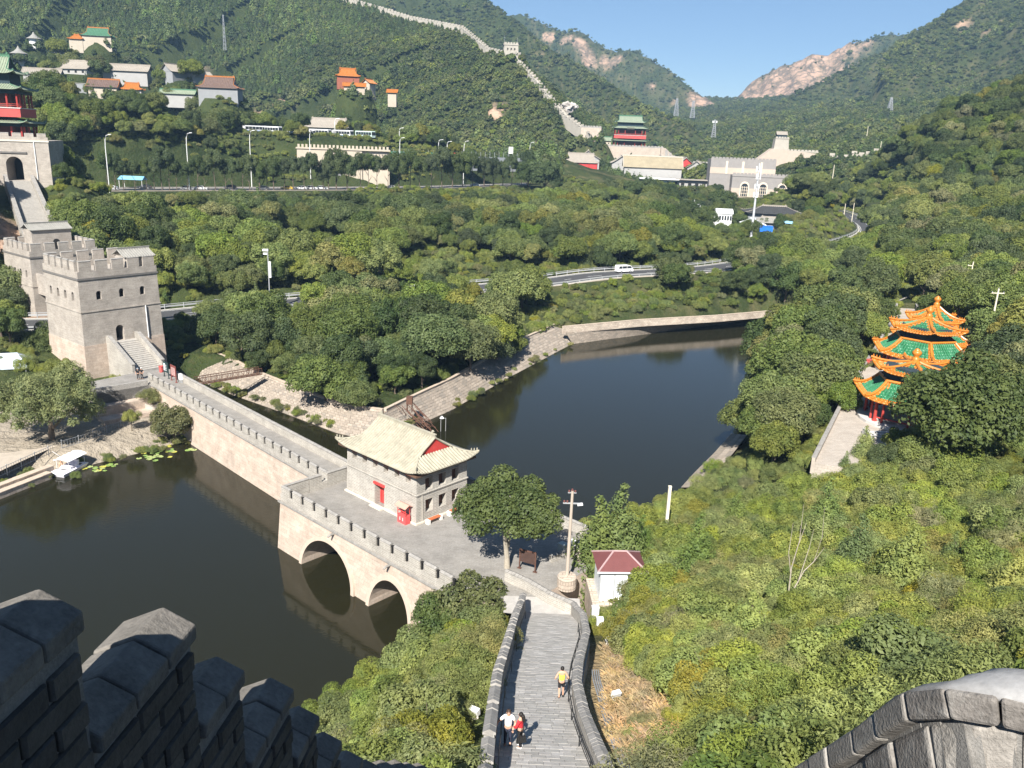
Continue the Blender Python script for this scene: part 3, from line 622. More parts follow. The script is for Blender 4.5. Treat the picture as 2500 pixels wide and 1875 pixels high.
# ---------------------------------------------------------------- stone bridge with platform
DECKZ = 5.3
pa = at(683, 1188, 6.8); pb = at(1095, 1410, 6.8)
PE = Vector((pb.x - pa.x, pb.y - pa.y, 0)).normalized(); PN = Vector((-PE.y, PE.x, 0))
PO = Vector((pa.x, pa.y, 0)); PANG = math.atan2(PE.y, PE.x)
def PT(s, t, z=0): return PO + PE * s + PN * t + Vector((0, 0, z))
bridge = thing('stone_bridge', 'long pale stone bridge with brick battlements and two arches over the lake', 'bridge')
PLAT_T = 17.0
face_end = 26.5
poly = [PT(0, 0), PT(face_end, 0), PT(30.5, 4.5), PT(30.5, 12), PT(27, PLAT_T), PT(1.5, PLAT_T), PT(0, 11)]
bt = [(-.45, -.6), (face_end, -.6), (31, 4.2), (31, 12), (27.5, PLAT_T + .5), (1.2, PLAT_T + .5), (-.45, 11)]
body = MB(); body.frus([PT(a, b, -3) for a, b in bt], [(q.x, q.y, DECKZ - .02) for q in poly]); plat = body.build('arch_wall', PINKSTONE, bridge)
def s_of(px, py):
    p = at(px, py, 0); return (p - PO).dot(PE)
for (pl, pr_, hgt) in (((750,1372),(862,1450),3.7),((911,1475),(1050,1512),3.5)):
    s0, s1 = s_of(*pl), s_of(*pr_); wdt = s1 - s0; r = wdt / 2; sm = (s0 + s1) / 2
    sec = [(-r, -4), (r, -4)] + [(r * math.cos(math.pi * i / 18), hgt * math.sin(math.pi * i / 18)) for i in range(19)]
    c = MB(); c.frus([PT(sm + a_, -4, b_) for a_, b_ in sec], [PT(sm + a_, 22, b_) for a_, b_ in sec]); carve(plat, c)
    v = MB(); sec2 = [(r * math.cos(math.pi * i / 24), hgt * math.sin(math.pi * i / 24)) for i in range(25)]
    for i in range(24):
        (a0, b0), (a1, b1) = sec2[i], sec2[i + 1]; k1 = 1 + .42 / r
        off = -.32 - .0 
        o_ = [PT(sm + a0, -.62 + b0 * .105, b0), PT(sm + a1, -.62 + b1 * .105, b1), PT(sm + a1 * k1, -.62 + b1 * k1 * .105, b1 * k1), PT(sm + a0 * k1, -.62 + b0 * k1 * .105, b0 * k1)]
        v.frus([p_ + PN * .35 for p_ in o_], [p_ for p_ in o_])
    v.build('arch_ring', mat('voussoir_stone', (.45,.37,.3), .9, .12, 2, .1), bridge)
dk = MB(); dk.add([(q.x, q.y, DECKZ) for q in poly], [tuple(range(len(poly)))]); dk.build('platform_deck', DECK, bridge)
# string course + battlements along the water side
for a, b in ((PT(-.1, -.12), PT(face_end, -.12)),):
    MB().box(0, (b - a).length, -.02, .14, -.12, .1, M=wall_frame((a.x, a.y, DECKZ), PE)).build('string_course', STONECAP, bridge)
crenels(bridge, PT(.0, .2), PT(25.6, .2), DECKZ, PALEBRICK, base=.75, h=.8, lamp=True)
crenels(bridge, PT(.2, .4), PT(.2, 3.2), DECKZ, PALEBRICK, base=.85, h=.66, sp=1.4, l=1.4)
m_ = MB(); m_.box(0, 4.9, -.2, .2, 0, 1.5, M=wall_frame(PT(.21, 3.25, DECKZ), PN)); sw = m_.build('cross_wall', PALEBRICK, bridge)
carve(sw, MB().box(1.5, 2.2, -.4, .4, .75, 2, M=wall_frame(PT(.21, 3.25, DECKZ), PN)))
c = link('coping', COPE_ME, bridge, PT(.21, 4.0, DECKZ + 1.5)); c.rotation_euler = (0, 0, PANG + math.pi / 2)
c = link('coping', COPE_ME, bridge, PT(.21, 6.8, DECKZ + 1.5)); c.rotation_euler = (0, 0, PANG + math.pi / 2); c.scale = (1.75, 1, 1)
for s in (9.2, 17.5):                   # water spouts
    q = PT(s, -.15, DECKZ - .35); m_ = MB(); m_.tube([q + PN * .2, q - PN * .35, q - PN * .6 - Vector((0, 0, .12))], [.13, .12, .09], 6); m_.build('water_spout', STONECAP, bridge)
# causeway to the tower
A0 = at(352, 906, 6.8); A1 = PT(.3, 5.6); A0.z = A1.z = 0
CE = (A1 - A0).normalized(); CN = Vector((-CE.y, CE.x, 0)); CL = (A1 - A0).length
CW = 4.3
def CT_(s, t, z=0): return A0 + CE * s + CN * t + Vector((0, 0, z))
cw = MB(); cw.frus([CT_(-1, -.45, -3), CT_(CL, -.45, -3), CT_(CL, CW + .3, -3), CT_(-1, CW + .3, -3)], [CT_(-1, 0, DECKZ - .024), CT_(CL, 0, DECKZ - .024), CT_(CL, CW, DECKZ - .024), CT_(-1, CW, DECKZ - .024)])
cw.build('causeway_wall', PINKSTONE, bridge)
MB().add([CT_(-1, 0, DECKZ - .004), CT_(CL, 0, DECKZ - .004), CT_(CL, CW, DECKZ - .004), CT_(-1, CW, DECKZ - .004)], [(0, 1, 2, 3)]).build('causeway_deck', DECK, bridge)
MB().box(0, CL, -.02, .12, -.1, .08, M=wall_frame(CT_(0, -.1, DECKZ), CE)).build('string_course', STONECAP, bridge)
crenels(bridge, CT_(1.0, .2), CT_(CL - .2, .2), DECKZ - .003, PALEBRICK, base=.65, h=.75, lamp=True)
def low_wall(parent, pts, zs, t, h, mt, cope_mt, piece=.42, nm='low_wall', cnm='coping_stone', gab=.09, maxn=300):
    """solid wall along a polyline with separate gabled coping stones"""
    pts = [Vector((p[0], p[1], z)) for p, z in zip(pts, zs)]; m = MB(); L = []; R_ = []
    for i, p in enumerate(pts):
        e = (pts[min(i + 1, len(pts) - 1)] - pts[max(i - 1, 0)]); e.z = 0; e.normalize(); n = Vector((e.y, -e.x, 0)); L.append(p - n * t / 2); R_.append(p + n * t / 2)
    for i in range(len(pts) - 1):
        up = Vector((0, 0, h)); dn = Vector((0, 0, -1.2))
        m.add([L[i] + dn, L[i + 1] + dn, R_[i + 1] + dn, R_[i] + dn, L[i] + up, L[i + 1] + up, R_[i + 1] + up, R_[i] + up], ((4, 5, 6, 7)[::-1], (0, 1, 5, 4), (2, 3, 7, 6)) + (((3, 0, 4, 7),) if i == 0 else ()) + (((1, 2, 6, 5),) if i == len(pts) - 2 else ()))
    m.build(nm, mt, parent)
    ln = [0]
    for a, b in zip(pts[:-1], pts[1:]): ln.append(ln[-1] + (b - a).length)
    n = min(maxn, max(1, int(ln[-1] / piece))); st = ln[-1] / n; base = coping_piece(st - .028, t + .1, gab, cope_mt)
    for k in range(n):
        s = (k + .5) * st; i = max(j for j in range(len(ln) - 1) if ln[j] <= s + 1e-9); u = (s - ln[i]) / (ln[i + 1] - ln[i]); p = pts[i].lerp(pts[i + 1], u); e = (pts[i + 1] - pts[i]).normalized()
        o = link(cnm, base, parent, (p.x, p.y, p.z + h)); o.rotation_euler = (random.uniform(-.02, .02), -math.asin(e.z), math.atan2(e.y, e.x) + random.uniform(-.015, .015))
        o.scale = (1, random.uniform(.96, 1.04), random.uniform(.9, 1.15))
_CP = {}
def coping_piece(l, t, gab, mt):
    k = (round(l, 3), t, gab, mt.name)
    if k not in _CP:
        m = MB(); a = l / 2; b = t / 2
        m.add([(-a, -b, -.01), (a, -b, -.01), (a, b, -.01), (-a, b, -.01), (-a, -b, .07), (a, -b, .07), (a, b, .07), (-a, b, .07), (-a, 0, .07 + gab), (a, 0, .07 + gab)], [(0, 3, 2, 1), (0, 1, 5, 4), (2, 3, 7, 6), (4, 5, 9, 8), (6, 7, 8, 9), (0, 4, 8, 7, 3), (1, 2, 6, 9, 5)])
        _CP[k] = m.mesh('coping_stone', mt)
    return _CP[k]
low_wall(bridge, [CT_(1.5, CW - .2), CT_(CL - .3, CW - .2), PT(1.6, PLAT_T - 6.2)], [DECKZ] * 3, .36, 1.0, PALEBRICK, STONECAP, .45)
low_wall(bridge, [PT(2.0, 12.0), PT(2.2, PLAT_T - .3), PT(26.6, PLAT_T - .3), PT(30.2, 12.2)], [DECKZ] * 4, .36, .95, PALEBRICK, STONECAP, .6)
# ---------------------------------------------------------------- guard house
HS0, HS1, HT0, HT1 = 2.65, 13.5, 6.5, 13.1
HL, HW = HS1 - HS0, HT1 - HT0
house = thing('guard_house', 'two storey brick guard house with pale tiled roof and red door on the bridge', 'building', PT(HS0, HT0, DECKZ), PANG)
HH_ = zon(1027, 1150, PT(HS1, HT0)) - DECKZ
hb_ = MB(); bq = .13
hb_.frus([(-bq, -bq, 0), (HL + bq, -bq, 0), (HL + bq, HW + bq, 0), (-bq, HW + bq, 0)], [(0, 0, HH_), (HL, 0, HH_), (HL, HW, HH_), (0, HW, HH_)])
hw = hb_.build('wall', PALEBRICK, house)
cut = MB(); wins = []
for i in range(6):                      # upper row on the long side
    xc = 1.2 + i * (HL - 2.4) / 5; wins.append(('f', xc, HH_ - 1.62, .72, .82))
cut.box(4.55, 6.05, -1, .75, -.2, 2.35)
for i in range(3):
    yc = 1.55 + i * 1.75; wins.append(('r', yc, HH_ - 2.35, .95, 1.3)); wins.append(('r', yc, .95, .95, 1.3))
for k, c_, z_, w_, h_ in wins:
    if k == 'f': cut.box(c_ - w_ / 2, c_ + w_ / 2, -1, .62, z_, z_ + h_)
    else: cut.box(HL - .62, HL + 1, c_ - w_ / 2, c_ + w_ / 2, z_, z_ + h_)
carve(hw, cut)
for k, c_, z_, w_, h_ in wins:
    if k == 'f':
        MB().box(c_ - w_ / 2 - .06, c_ + w_ / 2 + .06, -.09, .02, z_ + h_ - .02, z_ + h_ + .1).build('window_lintel', REDPAINT, house)
        o = MB().box(c_ - w_ / 2 + .01, c_ + w_ / 2 - .01, .5, .56, z_ + .01, z_ + h_ - .01).build('shutter', mat('faded_red_paint', (.42,.10,.085), .7, .2, 3, .1), house)
        MB().box(-.025, .025, -.03, .03, .0, h_ - .04).build('mullion', REDPAINT, o, loc=(c_, .5, z_ + .02))
    else:
        o = MB().box(HL - .56, HL - .5, c_ - w_ / 2 + .01, c_ + w_ / 2 - .01, z_ + .01, z_ + h_ - .01).build('shutter', mat('dark_wood', (.10,.05,.035), .8, .3, 3, .2), house)
        MB().box(-.03, .03, -w_ / 2 - .05, w_ / 2 + .05, 0, .08).build('lintel', mat('stone_trim', (.42,.38,.33), .9, .15, 2, .2), o, loc=(HL + .06, c_, z_ + h_))
MB().box(4.45, 6.15, -.22, .02, 2.32, 2.56).build('door_lintel', REDPAINT, house)
dr_ = MB().box(4.56, 5.3, .6, .68, .06, 2.33).box(5.31, 6.04, .6, .68, .06, 2.33).build('door', REDPAINT, house)
for q in (4.78, 5.18, 5.5, 5.9): MB().box(q - .03, q + .03, .57, .61, .3, 2.2).build('door_batten', mat('dark_red_paint', (.36,.03,.03), .5, .15, 3, .05), dr_)
for hx in (5.22, 5.4): MB().lathe([(.0, 0), (.05, .0), (.05, .03), (0, .04)], 8, (hx, .56, 1.15)).build('door_knocker', mat('brass', (.5,.35,.12), .4, .1, 3, 0, metal=.8), dr_)
MB().box(4.4, 6.2, -.75, -.16, -.02, .14).build('door_step', mat('pale_stone', (.55,.5,.42), .85, .12, 2, .15), house)
pl_ = MB()
for a_ in ((-.3, HL + .3, -.3, -.13), (-.3, HL + .3, HW + .13, HW + .3), (-.3, -.13, -.13, HW + .13), (HL + .13, HL + .3, -.13, HW + .13)): pl_.box(*a_, -.02, .16)
pl_.build('plinth', mat('pale_stone', (.55,.5,.42), .85, .12, 2, .15), house)
zc_ = HH_ * .535
sc_ = MB()
for a_ in ((-.16, HL + .16, -.17, .0), (-.16, HL + .16, HW, HW + .17), (-.17, .0, .0, HW), (HL, HL + .17, .0, HW)): sc_.box(*a_, zc_, zc_ + .1)
sc_.build('string_course', PALEBRICK, house)
dt = MB()
for i in range(int(HL / .22)): dt.box(i * .22 + .03, i * .22 + .13, -.13, 0, zc_ - .1, zc_ + .003)
for i in range(int(HW / .22)): dt.box(HL, HL + .13, i * .22 + .03, i * .22 + .13, zc_ - .1, zc_ + .003)
tag(dt.build('dentil_course', PALEBRICK, house), kind='stuff')
TILEPALE = mat('pale_roof_tile', (.34,.315,.245), .85, .25, 1.5, .3, dirt=(.23,.215,.165))
zr_ = zon(932, 1008, PT(HS0 + .8, (HT0 + HT1) / 2)) - DECKZ
xieshan(house, HL, HW, .9, HH_ - .12, zr_ - HH_ - .2, 2.0, TILEPALE, TILEPALE, sp=.36, rr=.115, lift=.5, soffit=mat('eave_wood', (.13,.075,.05), .8, .3, 3, .2))
MB().tube([(HL + .16, .62, .2), (HL + .12, .62, HH_ * .52)], .035, 6).build('down_pipe', mat('pipe_beige', (.5,.46,.4), .6, .1, 3, 0), house)
EXCL = [([(q.x, q.y) for q in poly], .6)]
# ---------------------------------------------------------------- wall ramp down to the bridge
def ramp_z(Y): return prof(Y, [p[1] for p in WALLWAY], [p[2] for p in WALLWAY])
def on_ramp(px, py, dz):
    d = ray(px, py); t = 4.0
    while t < 100:
        P = Vector((d.x * t, d.y * t, EYE + d.z * t))
        if P.z <= ramp_z(P.y) + dz: return P
        t += .03
LP = [on_ramp(x, y, 1.5) for x, y in ((1278,1450),(1258,1500),(1240,1560),(1215,1640),(1203,1720),(1193,1800),(1186,1870))]
RPX = [on_ramp(x, y, 1.0) for x, y in ((1424,1497),(1432,1540),(1414,1610),(1408,1660),(1424,1730),(1452,1800),(1482,1870))]
LP = [Vector((p.x, p.y, 0)) for p in LP] + [Vector((-.55, 19, 0)), Vector((-1.1, 12.5, 0))]
RPX = [Vector((p.x, p.y, 0)) for p in RPX] + [Vector((3.55, 19, 0)), Vector((3.2, 12.5, 0)), Vector((2.75, 6.5, 0))]
wallway = thing('great_wall_ramp', 'sloping grey brick walkway of the great wall running down to the bridge', 'walkway')
lx = lambda Y: prof(Y, [p.y for p in LP[::-1]], [p.x for p in LP[::-1]]); rx_ = lambda Y: prof(Y, [p.y for p in RPX[::-1]], [p.x for p in RPX[::-1]])
ys = [60.5] + list(np.arange(58, 23, -.7)) + [22.0]
fl = MB(); vs = []
for Y in ys: z = ramp_z(Y) - .012 + (.0 if Y < 58.2 else .018); vs += [(lx(min(Y, 58)) - .3 - (.0 if Y < 58 else 1.2), Y, z), (rx_(min(Y, 56)) + .3, Y, z)]
fl.add(vs, [(2 * i, 2 * i + 2, 2 * i + 3, 2 * i + 1) for i in range(len(ys) - 1)]); fl.build('mortar_bed', mat('ramp_mortar', (.38,.36,.335), .95, .2, 2, .2), wallway)
sb = MB(); sb.frus([(-1.0, 22, 5), (4.2, 22, 5), (6.2, 57, 0), (.6, 57, 0)], [(lx(22) - .28, 22, ramp_z(22) - .05), (rx_(22) + .28, 22, ramp_z(22) - .05), (rx_(56) + .28, 57, ramp_z(57) - .05), (lx(57) - .28, 57, ramp_z(57) - .05)])
# masonry body under the walkway
vs = []; fs = []
for i, Y in enumerate(ys[1:]):
    z = ramp_z(Y) - .04; a, b = lx(Y) - .24, rx_(min(Y, 56)) + .24
    vs += [(a, Y, z), (b, Y, z), (b + .5, Y, z - 5), (a - .5, Y, z - 5)]
    if i: k = 4 * i; fs += [(k - 4, k - 3, k + 1, k), (k - 3, k - 2, k + 2, k + 1), (k - 1, k - 4, k, k + 3)]
MB().add(vs, fs).build('side_masonry', GREYBRICK, wallway)
PAVE = [mat('paver_%d' % i, c, .9, .22, 1.6, .25, fine=9) for i, c in enumerate(((.40,.38,.355), (.355,.34,.315), (.44,.42,.395), (.37,.35,.325)))]
pm = [MB().frus([(-.5, -.5, -.03), (.5, -.5, -.03), (.5, .5, -.03), (-.5, .5, -.03)], [(-.485, -.475, .02), (.485, -.475, .02), (.485, .475, .02), (-.485, .475, .02)]).mesh('paver', m) for m in PAVE]
npv = 0; rest_m = [MB() for _ in PAVE]; Y = 22.6; row = 0
while Y < 58:
    sl = (ramp_z(Y + .1) - ramp_z(Y - .1)) / .2; st = .34; x = lx(Y) + .2 - (row % 2) * .28
    while x < rx_(min(Y, 56)) - .1:
        wd = random.choice((.5, .56, .62)); x1 = min(x + wd, rx_(min(Y, 56)) - .02); x0_ = max(x, lx(Y) + .12)
        if x1 - x0_ > .12:
            k = random.choices(range(4), (5, 4, 2, 2))[0]; cx = (x0_ + x1) / 2; z = ramp_z(Y) + random.uniform(-.008, .006)
            if npv < 300 and Y > 24:
                o = link('paving_slab', pm[k], wallway, (cx, Y, z)); o.scale = (x1 - x0_, st / math.cos(math.atan(sl)), 1); o.rotation_euler = (math.atan(sl), 0, 0); npv += 1
            else:
                h2 = st * .5; a_, b_ = x0_ + .008, x1 - .008; q = .008
                rest_m[k].add([(a_, Y - h2 + q, z + .02 - sl * h2), (b_, Y - h2 + q, z + .02 - sl * h2), (b_, Y + h2 - q, z + .02 + sl * h2), (a_, Y + h2 - q, z + .02 + sl * h2), (a_, Y - h2 + q, z - .03 - sl * h2), (b_, Y - h2 + q, z - .03 - sl * h2)], [(0, 1, 2, 3), (4, 5, 1, 0)])
        x += wd
    Y += st; row += 1
for k, r_ in enumerate(rest_m): tag(r_.build('paving', PAVE[k], wallway), kind='stuff')
def along(pts, st):
    out = []; pts = [Vector(p) for p in pts]
    for a, b in zip(pts[:-1], pts[1:]):
        n = max(1, int((b - a).length / st)); out += [a.lerp(b, i / n) for i in range(n)]
    return out + [pts[-1]]
lpar = thing('wall_parapet', 'tall brick parapet with stepped merlons on the shaded side of the ramp', 'parapet')
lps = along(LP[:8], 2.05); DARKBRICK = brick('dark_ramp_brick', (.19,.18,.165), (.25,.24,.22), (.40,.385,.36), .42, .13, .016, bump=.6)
for a, b in zip(lps[:-1], lps[1:]):
    e = b - a; Ln = e.length; za, zb = ramp_z(a.y), ramp_z(b.y); n = Vector((e.y, -e.x, 0)).normalized()
    q = [a - n * .2, b - n * .2, b + n * .2, a + n * .2]
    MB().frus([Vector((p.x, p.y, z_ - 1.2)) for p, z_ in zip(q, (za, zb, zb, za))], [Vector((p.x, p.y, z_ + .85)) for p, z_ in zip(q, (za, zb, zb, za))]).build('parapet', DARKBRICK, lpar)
    u0, u1 = .06, .9; qa, qb = a.lerp(b, u0), a.lerp(b, u1); z0, z1 = lerp(za, zb, u0), lerp(za, zb, u1); q = [qa - n * .2, qb - n * .2, qb + n * .2, qa + n * .2]
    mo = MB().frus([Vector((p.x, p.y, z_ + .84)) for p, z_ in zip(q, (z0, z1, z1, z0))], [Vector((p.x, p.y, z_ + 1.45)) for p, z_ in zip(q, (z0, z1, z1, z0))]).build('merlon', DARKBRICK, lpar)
    cp = coping_piece((qb - qa).length / 5 - .012, .5, .1, STONECAP)
    for i in range(5):
        u = (i + .5) / 5; p = qa.lerp(qb, u); o = link('coping_stone', cp, mo, (p.x, p.y, lerp(z0, z1, u) + 1.45)); o.rotation_euler = (0, -math.asin((z1 - z0) / Vector((qb.x - qa.x, qb.y - qa.y, z1 - z0)).length), math.atan2(e.y, e.x)); o.scale = (1.06, 1, random.uniform(.85, 1.2))
rpar = thing('wall_parapet', 'low winding brick parapet with rounded coping on the sunny side of the ramp', 'parapet')
up = [at(x, y, DECKZ + .95) for x, y in ((1236,1392),(1290,1416),(1345,1448),(1400,1472))]
rl = [Vector((p.x, p.y, 0)) for p in up] + RPX[:8]; rs_ = along(rl, .9)
low_wall(rpar, rs_, [ramp_z(p.y) if p.y < 58 else DECKZ for p in rs_], .4, .9, PALEBRICK, STONECAP, .36, gab=.1)
hand = thing('handrail', 'thin dark metal handrail along the low parapet of the ramp', 'handrail')
hp = [p + Vector((-.42, 0, ramp_z(p.y) + .75)) for p in rs_ if p.y < 52 and p.y > 19]
MB().tube(hp, .03, 6).build('rail', mat('dark_metal', (.05,.05,.05), .5, .2, 3, 0, metal=.5), hand); MB().tube([p - Vector((0, 0, .35)) for p in hp], .02, 5).build('rail', MATS['dark_metal'], hand)
for p in hp[::3]: MB().tube([p, p - Vector((0, 0, .85))], .025, 5).build('post', MATS['dark_metal'], hand)
cb_ = thing('handrail', 'thin black handrail sagging along the shaded parapet of the ramp', 'handrail')
hp = [p + Vector((.4, 0, ramp_z(p.y) + .7)) for p in along(LP[:8], 1.2) if p.y < 56 and p.y > 19]
MB().tube(hp, .025, 5).build('rail', MATS['dark_metal'], cb_)
for p in hp[::4]: MB().tube([p, p - Vector((0, 0, .8))], .022, 5).build('post', MATS['dark_metal'], cb_)
# steep stair under the viewer
stair = thing('wall_stair', 'steep brick stair of the wall between the two near parapets', 'stair')
for i in range(72):
    Y = 21.9 - i * .32; z = 20.0 + i * .272
    o = MB().box(-2.2 + .085 * Y, 2.3 + .05 * Y, Y - .34, Y, z - .6, z).build('step', MATS['paver_1'], stair)
# ---------------------------------------------------------------- stepped parapet beside the viewer (shaded side)
IA, IB = -2.2, .098
def xin(Y): return IA + IB * Y
tops = [(1.55, 2.4, 39.96), (2.4, 3.22, 39.24), (3.22, 4.17, 38.56), (4.17, 4.75, 37.85), (4.75, 5.58, 37.08), (5.58, 6.13, 36.4), (6.13, 6.72, 35.66), (6.72, 7.41, 34.86), (7.41, 8.1, 34.15), (8.1, 8.8, 33.55), (8.8, 9.5, 32.95), (9.5, 10.2, 32.3), (10.2, 11, 31.6)]
near = thing('stepped_parapet', 'dark shaded brick parapet with stepped gabled coping stones above the lake', 'parapet')
NB = [mat('dark_brick_%d' % i, c, .9, .4, 5, .5, fine=6) for i, c in enumerate(((.075,.068,.06), (.095,.086,.075), (.06,.056,.052)))]  # very dark brick tones, picked at random per brick
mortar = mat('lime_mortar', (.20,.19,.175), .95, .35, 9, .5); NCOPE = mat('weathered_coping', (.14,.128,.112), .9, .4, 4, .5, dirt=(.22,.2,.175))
TH = .36; ANG = math.atan2(1, IB)
def npt(Y, off, z): return Vector((xin(Y) - off, Y, z))
bmesh_ = []
for m_ in NB:
    k = MB(); a, b, c_ = .5, .5, .5
    k.frus([(-.5, -.5, -.5), (.5, -.5, -.5), (.5, .5, -.5), (-.5, .5, -.5)], [(-.5, -.5, .5), (.5, -.5, .5), (.5, .5, .5), (-.5, .5, .5)])
    me_ = k.mesh('brick', m_); bm = bmesh.new(); bm.from_mesh(me_); bmesh.ops.bevel(bm, geom=bm.edges[:], offset=.045, segments=1, affect='EDGES'); bm.to_mesh(me_); bm.free(); bmesh_.append(me_)
nb_ = 0; rh = .128
for si, (y0, y1, zt) in enumerate(tops):
    core = MB(); q = [npt(y0, .02, 0), npt(y1, .02, 0), npt(y1, TH - .02, 0), npt(y0, TH - .02, 0)]
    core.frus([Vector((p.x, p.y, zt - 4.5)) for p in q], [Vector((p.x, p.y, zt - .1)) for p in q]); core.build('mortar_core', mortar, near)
    # coping in two or three stones: a gable with the ridge nearer the inner edge
    n = 2 if y1 - y0 < .75 else 3
    for j in range(n):
        a = lerp(y0, y1, j / n) + .006; b = lerp(y0, y1, (j + 1) / n) - .006; k = MB(); dz = random.uniform(-.008, .008)
        loop = [(-.03, -.1), (-.03, 0), (.15, .105), (TH + .03, 0), (TH + .03, -.1)]
        k.frus([npt(a, o_, zt + dz + z_) for o_, z_ in loop], [npt(b, o_, zt + dz + z_) for o_, z_ in loop])
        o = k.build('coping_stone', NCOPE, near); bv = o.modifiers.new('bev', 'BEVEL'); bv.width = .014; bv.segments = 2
    if si > 9: continue
    z = math.floor((zt - .1) / rh) * rh; rows = 0; depth = 2.0 if si < 6 else 1.2
    while z > zt - depth and nb_ < 330:
        top = min(z + 0, zt - .1); bot = z - rh
        ph = .2 * (int(round(z / rh)) % 2); yy = math.floor((y0 - ph) / .4) * .4 + ph
        while yy < y1:
            a, b = max(yy, y0) + .007, min(yy + .4, y1) - .007
            if b - a > .06:
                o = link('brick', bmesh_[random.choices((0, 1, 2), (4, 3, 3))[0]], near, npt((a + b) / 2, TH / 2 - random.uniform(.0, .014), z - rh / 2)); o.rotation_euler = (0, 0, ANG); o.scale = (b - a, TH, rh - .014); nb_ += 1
            yy += .4
        z -= rh; rows += 1
# ---------------------------------------------------------------- curved parapet beside the viewer (sunny side)
rp = thing('curved_parapet', 'sunlit dark stone parapet with smooth curved coping beside the stair', 'parapet')
CPT = np.array([(3.9,3.15,38.72),(3.3,3.38,38.70),(2.8,3.63,38.66),(2.62,3.76,38.62),(2.47,3.95,38.52),(2.45,4.2,38.33),(2.46,4.42,38.1),(2.49,4.84,37.55),(2.56,6.02,36.13),(2.64,7.2,34.75),(2.75,8.6,33.1)])
_cs = np.concatenate([[0], np.cumsum(np.hypot(np.diff(CPT[:, 0]), np.diff(CPT[:, 1])))]); CLEN = float(_cs[-1])
def cxy(s): return Vector((float(np.interp(s, _cs, CPT[:, 0])), float(np.interp(s, _cs, CPT[:, 1])), 0))
def ctop(s): return float(np.interp(s, _cs, CPT[:, 2]))
def ctan(s): return (cxy(min(s + .12, CLEN)) - cxy(max(s - .12, 0))).normalized()
def csl(s): return math.atan2(ctop(min(s + .06, CLEN)) - ctop(max(s - .06, 0)), .12)
def CP(s, o, x):                        # s along the wall, o below the top edge, x outwards from the inner face
    t = ctan(s); n = Vector((t.y, -t.x, 0)); a = csl(s); p = cxy(s) + n * x + t * (math.sin(a) * o * .9); p.z = ctop(s) - math.cos(a) * o; return p
RST = [mat('dark_stone_%d' % i, c, .85, .4, 7, .7, fine=5, dirt=(.30,.285,.26)) for i, c in enumerate(((.20,.185,.165), (.25,.23,.205), (.165,.15,.135)))]
RCOPE = mat('grey_coping_smooth', (.25,.245,.24), .6, .3, 2.5, .15, dirt=(.42,.42,.41))
pts = [.05]
while pts[-1] < CLEN - .4: pts.append(pts[-1] + random.uniform(.26, .42))
def cblock(s0, s1, o0, o1, x0, x1, m_, nm, bev=.022):
    k = MB(); dx = random.uniform(-.012, .012); d_ = lambda x: x + (dx if x < .1 else 0)
    k.frus([CP(s0, o1, d_(x0)), CP(s0, o1, x1), CP(s0, o0, x1), CP(s0, o0, d_(x0))], [CP(s1, o1, d_(x0)), CP(s1, o1, x1), CP(s1, o0, x1), CP(s1, o0, d_(x0))])
    o = k.build(nm, m_, rp); bv = o.modifiers.new('bev', 'BEVEL'); bv.width = bev; bv.segments = 2; return o
for a, b in zip(pts[:-1], pts[1:]): cblock(a + .009, b - .009, .03, .2, -.04, .2, random.choice(RST), 'coping_block')
for j, (o0, o1) in enumerate(((.225, .52), (.545, .82), (.845, 1.12))):
    q = .05 + j * .12
    while q < CLEN - .4:
        b = q + random.uniform(.24, .38); cblock(q + .01, b - .01, o0, o1, .02, .2, random.choice(RST), 'stone_block', .03); q = b
k = MB(); vs = []; ss_ = np.linspace(.03, CLEN - .03, 70)
for q in ss_: vs += [CP(q, o, x) for x, o in ((-.02, .028), (.05, .0), (.16, -.012), (.26, -.005), (.34, .05), (.34, .2))]
fs = [(6 * i + j, 6 * i + j + 1, 6 * i + j + 7, 6 * i + j + 6) for i in range(len(ss_) - 1) for j in range(5)]
o = smooth_mesh(k.add(vs, fs).build('top_slab', RCOPE, rp)); so = o.modifiers.new('t', 'SOLIDIFY'); so.thickness = .05; so.offset = -1
k = MB(); vs = []
for q in ss_: vs += [CP(q, o, x) for x, o in ((.05, .09), (.32, .09), (.32, 2.6), (.05, 2.6))]
fs = [(4 * i + j, 4 * i + (j + 1) % 4, 4 * i + 4 + (j + 1) % 4, 4 * i + 4 + j) for i in range(len(ss_) - 1) for j in range(4)]
k.add(vs, fs).build('mortar_core', mortar, rp)
